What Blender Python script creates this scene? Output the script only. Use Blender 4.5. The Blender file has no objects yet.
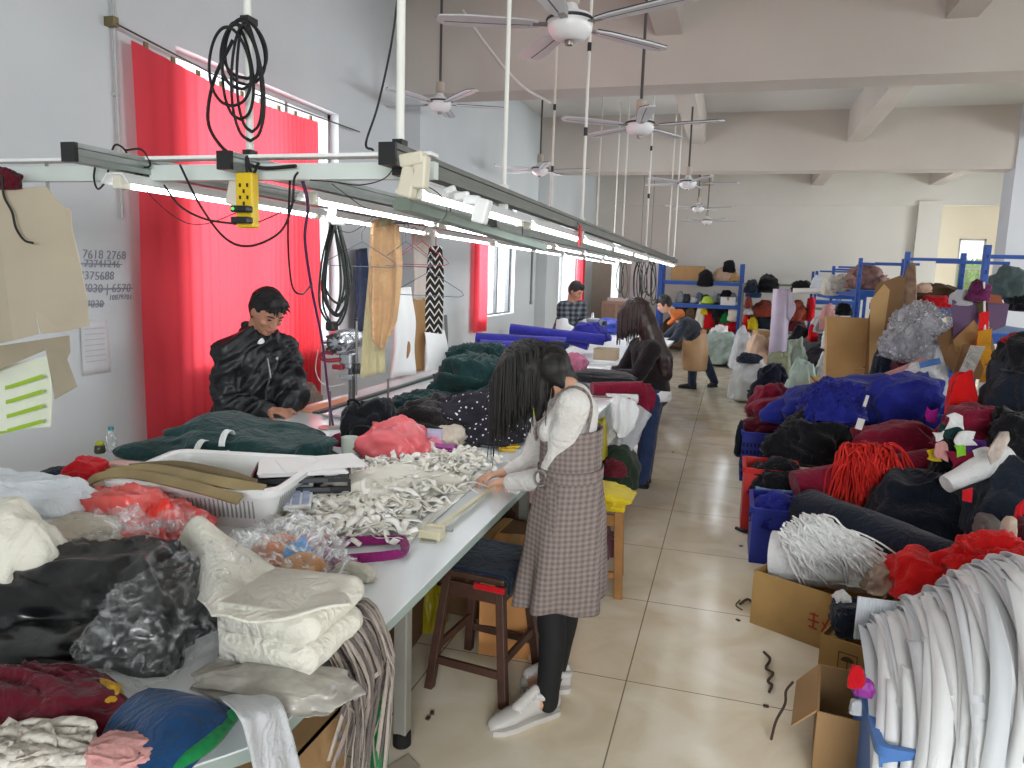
import bpy, bmesh, math, random
import numpy as np
from mathutils import Vector, Matrix, noise as mn
PI = math.pi
SC = bpy.context.scene
COL = SC.collection

# ------------------------------------------------------------------ camera
CAM_H, FPX = 1.64, 742.0
YAW, PITCH, ROLL = [math.radians(a) for a in (16.2, 8.3, 1.8)]
_r0 = np.array([math.cos(YAW), math.sin(YAW), 0.0]); _f0 = np.array([-math.sin(YAW), math.cos(YAW), 0.0]); _z = np.array([0, 0, 1.0])
_fw = _f0 * math.cos(PITCH) - _z * math.sin(PITCH); _u0 = _z * math.cos(PITCH) + _f0 * math.sin(PITCH)
_rt = _r0 * math.cos(ROLL) + _u0 * math.sin(ROLL); _up = _u0 * math.cos(ROLL) - _r0 * math.sin(ROLL)
CAMP = np.array([0, 0, CAM_H])
cam_data = bpy.data.cameras.new('camera'); cam = bpy.data.objects.new('camera', cam_data); COL.objects.link(cam)
cam_data.sensor_fit = 'HORIZONTAL'; cam_data.sensor_width = 36.0; cam_data.lens = FPX / 1024 * 36.0
cam_data.clip_start = 0.05; cam_data.clip_end = 200
cam.matrix_world = Matrix(((_rt[0], _up[0], -_fw[0], 0), (_rt[1], _up[1], -_fw[1], 0), (_rt[2], _up[2], -_fw[2], CAM_H), (0, 0, 0, 1)))
SC.camera = cam

# ------------------------------------------------------------------ world, light, exposure
SC.view_settings.view_transform = 'Standard'; SC.view_settings.look = 'None'
SC.view_settings.gamma = 1.0; SC.view_settings.use_curve_mapping = False
SC.view_settings.exposure = 0.24
SC.cycles.max_bounces = 8; SC.cycles.diffuse_bounces = 5; SC.cycles.sample_clamp_indirect = 6.0
world = bpy.data.worlds.new('overcast_sky'); SC.world = world; world.use_nodes = True
world.node_tree.nodes['Background'].inputs[0].default_value = (0.93, 0.97, 1.0, 1)
world.node_tree.nodes['Background'].inputs[1].default_value = 1.5

def daylight(loc, target, sx, sy, power, color=(0.94, 0.97, 1.0)):
    l = bpy.data.lights.new('window_and_fill_light', 'AREA'); l.shape = 'RECTANGLE'; l.size = sx; l.size_y = sy; l.energy = power; l.color = color
    o = bpy.data.objects.new('window_and_fill_light', l); COL.objects.link(o); o.location = loc
    o.rotation_euler = (Vector(target) - Vector(loc)).to_track_quat('-Z', 'Y').to_euler()
    return o
DAY = [((-4.3, 5.2, 2.1), (0, 5.6, 1.2), 2.6, 2.0, 85), ((-4.3, 11.0, 1.9), (0, 11, 1.0), 2.0, 1.6, 130), ((-4.3, 16.4, 1.8), (0, 16, 1), 1.6, 1.5, 90),
       ((8.6, 4.2, 2.2), (0, 4.4, .3), 3.0, 1.8, 260), ((8.6, 10.3, 2.2), (0, 10, .6), 3.0, 1.8, 330), ((8.6, 16.0, 2.2), (0, 15, 0.9), 3.0, 1.8, 360),  # fill added from the right, through windows out of view
       ((4.9, 22.3, 2.1), (4.5, 18, 1.2), 1.6, 2.0, 90), ((1.6, -4.6, 2.3), (0.2, 3, .6), 3.2, 1.8, 300)]  # passage daylight, then a lamp added behind the camera to brighten the front
for d in DAY: daylight(*d)

# ------------------------------------------------------------------ measuring helpers (a pixel's ray met with a height, a depth or a wall)
def ray(px, py): return _rt * (px - 512) / FPX - _up * (py - 384) / FPX + _fw
def G(px, py, z=0.0): d = ray(px, py); return Vector(CAMP + d * (z - CAM_H) / d[2])
def D(px, py, y): d = ray(px, py); return Vector(CAMP + d * y / d[1])
def W(px, py, x): d = ray(px, py); return Vector(CAMP + d * x / d[0])

# ------------------------------------------------------------------ mesh builder
class MB:
    def __init__(s): s.v = []; s.f = []; s.m = []
    def add(s, v, f, m=0):
        b = len(s.v); s.v += [tuple(p) for p in v]; s.f += [tuple(i + b for i in q) for q in f]; s.m += [m] * len(f); return s
    def box(s, c, size, rot=None, m=0):
        x, y, z = [k / 2 for k in size]; R = rot if rot is not None else Matrix.Identity(3)
        if isinstance(R, (int, float)): R = Matrix.Rotation(R, 3, 'Z')
        P = [Vector(c) + R @ Vector((a * x, b * y, d * z)) for a in (-1, 1) for b in (-1, 1) for d in (-1, 1)]
        return s.add(P, [(0, 1, 3, 2), (4, 6, 7, 5), (0, 4, 5, 1), (2, 3, 7, 6), (0, 2, 6, 4), (1, 5, 7, 3)], m)
    def prism(s, poly, z0, z1, m=0):
        n = len(poly); P = [(x, y, z0) for x, y in poly] + [(x, y, z1) for x, y in poly]
        return s.add(P, [tuple(range(n - 1, -1, -1)), tuple(range(n, 2 * n))] + [(i, (i + 1) % n, n + (i + 1) % n, n + i) for i in range(n)], m)
    def rings(s, R, cap=True, m=0):
        n = len(R[0]); P = [p for r in R for p in r]; F = []
        for i in range(len(R) - 1):
            for j in range(n):
                F.append((i * n + j, i * n + (j + 1) % n, (i + 1) * n + (j + 1) % n, (i + 1) * n + j))
        if cap: F.append(tuple(range(n - 1, -1, -1))); F.append(tuple(range((len(R) - 1) * n, len(R) * n)))
        return s.add(P, F, m)
    def tube(s, pts, r, n=8, cap=True, m=0):
        pts = [Vector(p) for p in pts]; R = []; rr = r if isinstance(r, (list, tuple)) else [r] * len(pts); prev = None
        for i, p in enumerate(pts):
            t = (pts[min(i + 1, len(pts) - 1)] - pts[max(i - 1, 0)]); t = t.normalized() if t.length > 1e-9 else Vector((0, 0, 1))
            if prev is None:
                a = Vector((0, 0, 1)) if abs(t.z) < .9 else Vector((1, 0, 0)); a = (a - t * a.dot(t)).normalized()
            else:
                a = prev - t * prev.dot(t); a = a.normalized() if a.length > 1e-6 else t.orthogonal().normalized()
            b = t.cross(a); prev = a
            R.append([p + (a * math.cos(2 * PI * k / n) + b * math.sin(2 * PI * k / n)) * rr[i] for k in range(n)])
        return s.rings(R, cap, m)
    def lathe(s, prof, c=(0, 0, 0), n=24, m=0, sx=1, sy=1, rot=None):
        R = rot if rot is not None else Matrix.Identity(3)
        return s.rings([[Vector(c) + R @ Vector((r * sx * math.cos(2 * PI * k / n), r * sy * math.sin(2 * PI * k / n), z)) for k in range(n)] for r, z in prof], True, m)
    def ball(s, c, r, n=14, rot=None, m=0):
        rx, ry, rz = r if isinstance(r, (tuple, list)) else (r, r, r); R = rot if rot is not None else Matrix.Identity(3); h = max(6, n // 2 + 1)
        return s.rings([[Vector(c) + R @ Vector((rx * math.sin(t) * math.cos(2 * PI * k / n), ry * math.sin(t) * math.sin(2 * PI * k / n), -rz * math.cos(t))) for k in range(n)]
                        for t in [max(1e-3, min(PI - 1e-3, PI * i / h)) for i in range(h + 1)]], True, m)
    def grid(s, fn, nu, nv, m=0):
        P = [fn(i / (nu - 1), j / (nv - 1)) for i in range(nu) for j in range(nv)]
        return s.add(P, [(i * nv + j, (i + 1) * nv + j, (i + 1) * nv + j + 1, i * nv + j + 1) for i in range(nu - 1) for j in range(nv - 1)], m)
    def ribbon(s, pts, nrm, w, m=0, th=0.0012):
        pts = [Vector(p) for p in pts]; R = []
        for i, p in enumerate(pts):
            t = pts[min(i + 1, len(pts) - 1)] - pts[max(i - 1, 0)]; t = t.normalized() if t.length > 1e-9 else Vector((1, 0, 0))
            nn = Vector(nrm[i] if isinstance(nrm, list) else nrm); sd = t.cross(nn); sd = sd.normalized() if sd.length > 1e-6 else t.orthogonal().normalized()
            up = sd.cross(t).normalized(); a = sd * w / 2; b = up * th / 2
            R.append([p - a - b, p + a - b, p + a + b, p - a + b])
        return s.rings(R, True, m)
    def band(s, pts, sides, w, th=0.0016, m=0):       # a strip whose cross direction is given at every point
        R = []
        for i, p in enumerate(pts):
            p = Vector(p); t = Vector(pts[min(i + 1, len(pts) - 1)]) - Vector(pts[max(i - 1, 0)]); sd = Vector(sides[i]); t = t.normalized(); sd = (sd - t * sd.dot(t)).normalized(); up = sd.cross(t); a = sd * w / 2; b = up * th / 2
            R.append([p - a - b, p + a - b, p + a + b, p - a + b])
        return s.rings(R, True, m)
    def round(s, p0, r0, p1, r1, n=14):           # a tapered limb segment with round ends
        p0, p1 = Vector(p0), Vector(p1)
        k = 6; s.tube([p0.lerp(p1, i / k) for i in range(k + 1)], [r0 + (r1 - r0) * i / k for i in range(k + 1)], n)
        s.ball(p0, r0 * 1.0, n); s.ball(p1, r1 * 1.0, n); return s
    def limb(s, pr, n=14):
        for (a, ra), (b, rb) in zip(pr[:-1], pr[1:]): s.round(a, ra, b, rb, n)
        return s
    def mesh(s, name, mats, origin=(0, 0, 0), smooth=True, mat3=None):
        me = bpy.data.meshes.new(name); o = Vector(origin)
        V = [(Vector(p) - o) for p in s.v]
        if mat3 is not None: V = [mat3 @ p for p in V]
        me.from_pydata([tuple(p) for p in V], [], s.f); 
        for mt in (mats if isinstance(mats, (list, tuple)) else [mats]): me.materials.append(mt)
        if any(s.m): me.polygons.foreach_set('material_index', s.m)
        if smooth: me.polygons.foreach_set('use_smooth', [True] * len(s.f))
        me.update(); return me

def base_of(mb):
    a = np.array(mb.v); return Vector(((a[:, 0].min() + a[:, 0].max()) / 2, (a[:, 1].min() + a[:, 1].max()) / 2, a[:, 2].min()))
def tag(o, label=None, cat=None, group=None, kind=None):
    if label: o['label'] = label
    if cat: o['category'] = cat
    if group: o['group'] = group
    if kind: o['kind'] = kind
    return o
def thing(name, label, cat, loc=(0, 0, 0), rz=0.0, group=None):
    o = bpy.data.objects.new(name, None); COL.objects.link(o); o.location = loc; o.rotation_euler = (0, 0, rz); o.empty_display_size = .05
    return tag(o, label, cat, group)
WORLD = {}
def obj(name, mb, mat, parent=None, smooth=True, bevel=0.0, sub=0, solid=0.0, world=False, auto=True, label=None):
    """one mesh object; under a parent its builder's points are local to the parent's root (world=True: given in world space)"""
    if parent is None:
        og = base_of(mb); me = mb.mesh(name, mat, og, smooth); o = bpy.data.objects.new(name, me); o.location = og
    else:
        if world:
            chain = []; p = parent
            while p is not None: chain.append(p); p = p.parent
            M = Matrix.Identity(4)
            for p in reversed(chain): M = M @ (Matrix.Translation(p.location) @ p.rotation_euler.to_matrix().to_4x4())
            Mi = M.inverted(); mb.v = [tuple(Mi @ Vector(q)) for q in mb.v]
        else:                       # nested parents: points are still in the root's frame
            p = parent; off = Vector((0, 0, 0))
            while p.parent is not None: off += p.location; p = p.parent
            if off.length: mb.v = [tuple(Vector(q) - off) for q in mb.v]
        og = base_of(mb); me = mb.mesh(name, mat, og, smooth); o = bpy.data.objects.new(name, me); o.location = og; o.parent = parent
    COL.objects.link(o)
    if smooth and auto: 
        me.set_sharp_from_angle(angle=math.radians(42)) if hasattr(me, 'set_sharp_from_angle') else None
    if solid: md = o.modifiers.new('thickness', 'SOLIDIFY'); md.thickness = solid; md.offset = 0
    if bevel: md = o.modifiers.new('bevel', 'BEVEL'); md.width = bevel; md.segments = 2; md.limit_method = 'ANGLE'
    if sub: md = o.modifiers.new('subdiv', 'SUBSURF'); md.levels = sub; md.render_levels = sub
    if label: o['label'] = label
    return o
def struct(name, mb, mat, parent=None, **k):
    o = obj(name, mb, mat, parent, **k)
    if parent is None: o['kind'] = 'structure'
    return o
def dup(root, loc=None, rz=None, label=None, group=None):
    r = root.copy(); COL.objects.link(r)
    if loc is not None: r.location = loc
    if rz is not None: r.rotation_euler = (0, 0, rz)
    if label: r['label'] = label
    if group: r['group'] = group
    for ch in list(root.children):
        c = ch.copy(); COL.objects.link(c); c.parent = r
        for g in list(ch.children):
            d = g.copy(); COL.objects.link(d); d.parent = c
    return r
def spline(P, n=8):
    P = [Vector(p) for p in P]; Q = [P[0] * 2 - P[1]] + P + [P[-1] * 2 - P[-2]]; out = []
    for i in range(1, len(Q) - 2):
        a, b, c, d = Q[i - 1:i + 3]
        for k in range(n):
            t = k / n; out.append(.5 * (2 * b + (c - a) * t + (2 * a - 5 * b + 4 * c - d) * t * t + (3 * b - a - 3 * c + d) * t ** 3))
    return out + [P[-1]]

# ------------------------------------------------------------------ materials
def lin(c): return c / 12.92 if c <= .04045 else ((c + .055) / 1.055) ** 2.4
def rgb(h): h = h.lstrip('#'); return tuple(lin(int(h[i:i + 2], 16) / 255) for i in (0, 2, 4))
_M = {}
def mat(name, hexc, rough=.6, metal=0.0, var=.08, vscale=6.0, bump=0.0, bscale=60.0, spec=.5, sheen=0.0, trans=0.0, emit=0.0, alpha=1.0, hex2=None, fibre=None):
    if name in _M: return _M[name]
    m = bpy.data.materials.new(name); m.use_nodes = True; N = m.node_tree.nodes; L = m.node_tree.links; b = N['Principled BSDF']; c = rgb(hexc)
    tc = N.new('ShaderNodeTexCoord')
    if var or hex2:
        nz = N.new('ShaderNodeTexNoise'); nz.inputs['Scale'].default_value = vscale; nz.inputs['Detail'].default_value = 4; L.new(tc.outputs['Object'], nz.inputs['Vector'])
        rp = N.new('ShaderNodeValToRGB'); rp.color_ramp.elements[0].position = .32; rp.color_ramp.elements[1].position = .7
        c2 = rgb(hex2) if hex2 else tuple(min(1, k * (1 + var)) for k in c); c1 = c if hex2 else tuple(k * (1 - var) for k in c)
        rp.color_ramp.elements[0].color = (*c1, 1); rp.color_ramp.elements[1].color = (*c2, 1)
        L.new(nz.outputs['Fac'], rp.inputs['Fac']); L.new(rp.outputs['Color'], b.inputs['Base Color'])
    else: b.inputs['Base Color'].default_value = (*c, 1)
    b.inputs['Roughness'].default_value = rough; b.inputs['Metallic'].default_value = metal; b.inputs['Specular IOR Level'].default_value = spec
    if sheen: b.inputs['Sheen Weight'].default_value = sheen
    if trans: b.inputs['Transmission Weight'].default_value = trans
    if alpha < 1: b.inputs['Alpha'].default_value = alpha
    if emit: b.inputs['Emission Color'].default_value = (*c, 1); b.inputs['Emission Strength'].default_value = emit
    if bump:
        n2 = N.new('ShaderNodeTexNoise'); n2.inputs['Scale'].default_value = bscale; n2.inputs['Detail'].default_value = 3
        if fibre:
            mp = N.new('ShaderNodeMapping'); mp.inputs['Scale'].default_value = fibre; L.new(tc.outputs['Object'], mp.inputs['Vector']); L.new(mp.outputs['Vector'], n2.inputs['Vector'])
        else: L.new(tc.outputs['Object'], n2.inputs['Vector'])
        bp = N.new('ShaderNodeBump'); bp.inputs['Strength'].default_value = bump; bp.inputs['Distance'].default_value = .01
        L.new(n2.outputs['Fac'], bp.inputs['Height']); L.new(bp.outputs['Normal'], b.inputs['Normal'])
    _M[name] = m; return m
def cloth(name, hexc, var=.14, bump=.35, bscale=90, rough=.92, sheen=.15):
    """woven cloth: fine weave and soft crumples in the bump"""
    if name in _M: return _M[name]
    m = mat(name, hexc, rough, var=var, vscale=9, bump=bump, bscale=bscale, spec=.15, sheen=sheen); N = m.node_tree.nodes; L = m.node_tree.links; b = N['Principled BSDF']
    bp = [n for n in N if n.type == 'BUMP'][0]; tc = [n for n in N if n.type == 'TEX_COORD'][0]; w = N.new('ShaderNodeTexNoise'); w.inputs['Scale'].default_value = 9; w.inputs['Detail'].default_value = 2.5; w.inputs['Distortion'].default_value = 1.4; L.new(tc.outputs['Object'], w.inputs['Vector'])
    cr = N.new('ShaderNodeMath'); cr.operation = 'SUBTRACT'; cr.inputs[1].default_value = .5; ab = N.new('ShaderNodeMath'); ab.operation = 'ABSOLUTE'; L.new(w.outputs['Fac'], cr.inputs[0]); L.new(cr.outputs[0], ab.inputs[0])
    b2 = N.new('ShaderNodeBump'); b2.inputs['Strength'].default_value = .45; b2.inputs['Distance'].default_value = .05; b2.invert = True; L.new(ab.outputs[0], b2.inputs['Height']); L.new(bp.outputs['Normal'], b2.inputs['Normal']); L.new(b2.outputs['Normal'], b.inputs['Normal']); return m
def plastic(name, hexc, rough=.4, **k): return mat(name, hexc, rough, var=.04, **k)
def metal(name, hexc, rough=.4): return mat(name, hexc, rough, .85, var=.06)
def film(name, hexc, op=.35):
    """clear packing film: mostly see-through with bright glossy creases"""
    if name in _M: return _M[name]
    m = bpy.data.materials.new(name); m.use_nodes = True; N = m.node_tree.nodes; L = m.node_tree.links; b = N['Principled BSDF']; out = N['Material Output']
    b.inputs['Base Color'].default_value = (*rgb(hexc), 1); b.inputs['Roughness'].default_value = .12; b.inputs['Specular IOR Level'].default_value = .9
    tc = N.new('ShaderNodeTexCoord'); nz = N.new('ShaderNodeTexNoise'); nz.inputs['Scale'].default_value = 22; nz.inputs['Detail'].default_value = 6; nz.inputs['Distortion'].default_value = 2.0
    L.new(tc.outputs['Object'], nz.inputs['Vector']); bp = N.new('ShaderNodeBump'); bp.inputs['Strength'].default_value = .6; bp.inputs['Distance'].default_value = .03
    L.new(nz.outputs['Fac'], bp.inputs['Height']); L.new(bp.outputs['Normal'], b.inputs['Normal'])
    t = N.new('ShaderNodeBsdfTransparent'); mx = N.new('ShaderNodeMixShader'); rp = N.new('ShaderNodeMapRange')
    rp.inputs['From Min'].default_value = .5; rp.inputs['From Max'].default_value = .72; rp.inputs['To Min'].default_value = op * .22; rp.inputs['To Max'].default_value = min(1, op * 1.9)
    L.new(nz.outputs['Fac'], rp.inputs['Value']); L.new(rp.outputs['Result'], mx.inputs['Fac']); L.new(t.outputs[0], mx.inputs[1]); L.new(b.outputs[0], mx.inputs[2]); L.new(mx.outputs[0], out.inputs['Surface'])
    _M[name] = m; return m

# ------------------------------------------------------------------ cloth shapes
def nz(p, f=1.0, o=0.0): return mn.noise(Vector((p[0] * f + o, p[1] * f - o * .7, p[2] * f + o * .3)))
def folds(p, seed, k=9.0, ax=(1, 0, 0)):
    """cloth creases, -1..1: sharp ridges running along ax, bent by a slow drift"""
    a = Vector(ax).normalized(); q = Vector(p); s3 = Vector((seed * 1.7, -seed * .9, seed * .6))
    q = q + Vector((nz(q, 1.9, seed), nz(q, 1.9, seed + 11), nz(q, 1.9, seed + 23))) * .3
    st = q - a * q.dot(a) * .72; r1 = 1 - abs(mn.noise(st * k * .5 + s3)) * 2.2; r2 = 1 - abs(mn.noise(q * k * .95 - s3)) * 2.2
    return (max(-1, r1) * .62 + max(-1, r2) * .34 * (.6 + nz(q, 2.3, seed + 5)) + (1 - abs(mn.noise(q * k * 2.1 + s3)) * 2.4) * .13 - .34) * 1.9
def heap_mb(c, size, seed, rot=0.0, amp=.16, k=9.0, ax=(1, .2, .1), p=2.6, n=(56, 34), low=.22, under=.12, tilt=0.0, lean=None):
    sx, sy, sz = [s / 2 for s in size]; sz = size[2]; c = Vector(c); nu, nv = n; R = Matrix.Rotation(rot, 3, 'Z'); mb = MB(); S = min(sx, sy, sz * .8)
    if tilt: R = R @ Matrix.Rotation(tilt, 3, 'Y')
    rows = []
    for j in range(nv + 1):
        th = max(2e-3, min(PI - 2e-3, PI * j / nv)); row = []
        for i in range(nu):
            ph = 2 * PI * i / nu; d = Vector((math.sin(th) * math.cos(ph), math.sin(th) * math.sin(ph), -math.cos(th)))
            e = 2 / p; q = Vector([math.copysign(abs(t) ** (e if a < 2 else 1.0), t) for a, t in enumerate(d)])
            g = 1 + low * 1.5 * nz(d, 1.3, seed) + low * .8 * nz(d, 2.9, seed + 3)
            h = folds(d * .6 + Vector((seed * .37, 0, 0)), seed, k, ax) * amp; zt = max(0, q.z) ** .85 if q.z > 0 else q.z
            P = Vector((q.x * sx * g, q.y * sy * g, (zt * sz * (1 + low * .9 * nz(d, 1.7, seed + 7)) if q.z > 0 else q.z * sz * under)))
            if d.z > -.3: P += Vector((d.x, d.y, max(0, d.z))) * h * S
            if lean: P.x += lean[0] * max(0, P.z); P.y += lean[1] * max(0, P.z)
            row.append(c + R @ (P + Vector((0, 0, sz * under))))
        rows.append(row)
    mb.rings(rows, True); return mb
def heap(name, label, cat, c, size, m, seed=1, group=None, **k):
    return tag(obj(name, heap_mb(c, size, seed, **k), m, auto=False), label, cat, group)
def pheap(name, label, cat, bb, y, m, seed=1, depth=None, group=None, sink=0.0, ground=False, **k):
    """heap whose front foot stands at depth y, sized from the extent it shows there"""
    x0, y0, x1, y1 = bb; mx = (x0 + x1) / 2; y = G(mx, y1, .803).y if y is None else y; z0 = D(mx, y1, y).z; h0 = D(mx, y0, y).z - z0; d = depth or (D(x1, y1, y) - D(x0, y1, y)).length * .8
    for _ in range(12):
        yc = y + .38 * d; h = D(mx, y0, yc + .12 * d).z - z0
        if h > .34 * h0: break
        d *= .85
    a = D(x0, (y0 + y1) / 2, yc); b = D(x1, (y0 + y1) / 2, yc); w = (b - a).length; c = (a + b) / 2
    if ground: sink = max(0, z0)
    if 'n' not in k: k['n'] = (84, 50) if (x1 - x0) > 45 else ((56, 34) if (x1 - x0) > 18 else (30, 20))
    return heap(name, label, cat, (c.x, yc, z0 - sink), (w, d, h + sink), m, seed, group, **k)
def adopt(child, parent, name=None):
    child.parent = parent; child.location = child.location - parent.location
    for q in ('label', 'category', 'group'):
        if q in child: del child[q]
    if name: child.name = name
    return child
def scrap(name, label, cat, bb, y, m, seed=1, group=None, amp=.006, th=.004, lean=.04):
    """a flat crumpled snippet lying on the slope of a heap, its top further back"""
    r = random.Random(seed); x0, y0, x1, y1 = bb; j = lambda: r.uniform(-.18, .18); w, h = x1 - x0, y1 - y0
    CPs = [[D(x0 + w * (j() + .5 * v), y0 + h * (j() + .5 * u), y + lean * (1 - .5 * u) + r.uniform(-.008, .008)) for v in range(3)] for u in range(3)]
    return tag(obj(name, sheet_mb(CPs, 12, 12, amp, 1.3, seed, (0, -1, .5)), m, auto=False, solid=th), label, cat, group)
def bicubic(CP, u, v):
    def cr(P, t):
        n = len(P) - 1; x = min(max(t, 0), 1) * n; i = min(int(x), n - 1); f = x - i
        g = lambda k: P[k] if 0 <= k <= n else (P[0] * 2 - P[1] if k < 0 else P[n] * 2 - P[n - 1])
        a, b, c, d = g(i - 1), g(i), g(i + 1), g(i + 2)
        return .5 * (2 * b + (c - a) * f + (2 * a - 5 * b + 4 * c - d) * f * f + (3 * b - a - 3 * c + d) * f ** 3)
    return cr([cr([Vector(q) for q in row], v) for row in CP], u)
def sheet_mb(CP, nu=30, nv=30, amp=0.0, k=3.0, seed=1, nrm=(0, 0, 1), axis='v', pw=1.0, edge=0.0):
    """cloth through a grid of control points with folds pushed along nrm; axis = the direction the folds vary along"""
    N = Vector(nrm).normalized(); mb = MB(); f = lambda u, v: bicubic(CP, u, v)
    def fn(u, v):
        P = f(u, v)
        if amp:
            t = v if axis == 'v' else u; o = u if axis == 'v' else v
            h = math.sin(2 * PI * k * t + 2.2 * mn.noise(Vector((t * 2.1 + seed, o * 1.4, seed))) + seed) * .6 + mn.noise(Vector((t * k * 1.3, o * 2.6, seed * 3.1))) * .8
            P = P + N * amp * h
        if edge:
            e = 1.0 if (u < .001 or u > .999 or v < .001 or v > .999) else 0
            P = P + Vector((mn.noise(P * 17), mn.noise(P * 19 + Vector((5, 5, 5))), 0)) * edge * e
        return P
    mb.grid(fn, nu, nv); return mb
def sheet(name, label, cat, CP, m, parent=None, th=.004, group=None, **k):
    o = obj(name, sheet_mb(CP, **k), m, parent, auto=False, solid=th)
    return tag(o, label, cat, group) if parent is None else o
def roll_mb(p0, p1, r, seed=0, n=26, flat=1.0, wob=.05, m_end=1, turns=5, sag=0.0, taper=1.0):
    """a rolled bolt of cloth: lumpy cylinder whose ends show the wound layers"""
    p0, p1 = Vector(p0), Vector(p1); t = (p1 - p0).normalized(); a = Vector((0, 0, 1)); a = (a - t * a.dot(t)); a = a.normalized() if a.length > 1e-4 else Vector((1, 0, 0)); b = t.cross(a); mb = MB()
    def ring(s, k):
        c = p0.lerp(p1, s) - Vector((0, 0, 1)) * sag * 4 * s * (1 - s); R = r * k * (1 + (taper - 1) * s)
        out = []
        for i in range(n):
            h = 2 * PI * i / n; w = 1 + wob * (mn.noise(Vector((math.cos(h) * 1.5 + seed, math.sin(h) * 1.5, s * 3.5))) + .5 * mn.noise(Vector((h, s * 9, seed))))
            out.append(c + (a * math.cos(h) * flat + b * math.sin(h)) * R * w)
        return out
    L = 16
    mb.rings([ring(i / L, 1) for i in range(L + 1)], False, 0)
    for s, sg in ((0.0, -1), (1.0, 1)):
        R = []
        for j in range(turns * 2 + 1):
            k = 1 - j / (turns * 2 + .6); d = (.012 if j % 2 else 0.0)
            R.append([q - t * sg * d for q in ring(s, k)])
        if sg < 0: R = R[::-1]
        mb.rings(R, True, m_end)
    return mb
def roll(name, label, cat, p0, p1, r, m, seed=0, group=None, m2=None, **k):
    return tag(obj(name, roll_mb(p0, p1, r, seed, **k), [m, m2 or m], auto=True), label, cat, group)
def cable(name, label, cat, P, r, m, group=None, parent=None, n=6, world=True, k=8):
    mb = MB(); mb.tube(spline(P, k), r, n)
    o = obj(name, mb, m, parent, world=world and parent is not None)
    return tag(o, label, cat, group) if parent is None else o
def strips(name, label, cat, fn, n, m, kind=None, w=.02, parent=None, n_tone=1, rib=True, group=None):
    """n loose bands, each along the points fn(i, random) gives, in one mesh"""
    mb = MB(); rnd = random.Random(sum(map(ord, name)) + n)
    for i in range(n):
        P, N = fn(i, rnd); pts = spline(P, 5)
        if rib: mb.ribbon(pts, N, w * rnd.uniform(.75, 1.2), rnd.randrange(n_tone))
        else: mb.tube(pts, w / 2, 5, True, rnd.randrange(n_tone))
    o = obj(name, mb, m, parent, auto=False)
    if parent is None: tag(o, label, cat, group, kind)
    elif kind: o['kind'] = kind
    return o
def remesh(name, mb, m, vox=.01, smooth=4, wr=0.0, k=14.0, seed=1, ax=(0, 0, 1), parent=None, label=None):
    """union of the builder's overlapping solids as one continuous skin, with optional cloth wrinkles"""
    me = mb.mesh('tmp', m if not isinstance(m, (list, tuple)) else m[0]); t = bpy.data.objects.new('tmp', me); COL.objects.link(t)
    a = t.modifiers.new('r', 'REMESH'); a.mode = 'VOXEL'; a.voxel_size = vox
    if smooth: b = t.modifiers.new('s', 'SMOOTH'); b.factor = .5; b.iterations = smooth
    dg = bpy.context.evaluated_depsgraph_get(); m2 = bpy.data.meshes.new_from_object(t.evaluated_get(dg)); bpy.data.objects.remove(t)
    nv = len(m2.vertices); co = np.empty(nv * 3); m2.vertices.foreach_get('co', co); co = co.reshape(-1, 3)
    if wr:
        nr = np.empty(nv * 3); m2.vertices.foreach_get('normal', nr); nr = nr.reshape(-1, 3)
        h = np.array([folds(p, seed, k, ax) for p in co]); co = co + nr * (h * wr)[:, None]
    out = MB(); out.v = [tuple(p) for p in co]; out.f = [tuple(p.vertices) for p in m2.polygons]; out.m = [0] * len(out.f); bpy.data.meshes.remove(m2)
    o = obj(name, out, m, parent, auto=False, world=parent is not None)
    if label: o['label'] = label
    return o
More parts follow.
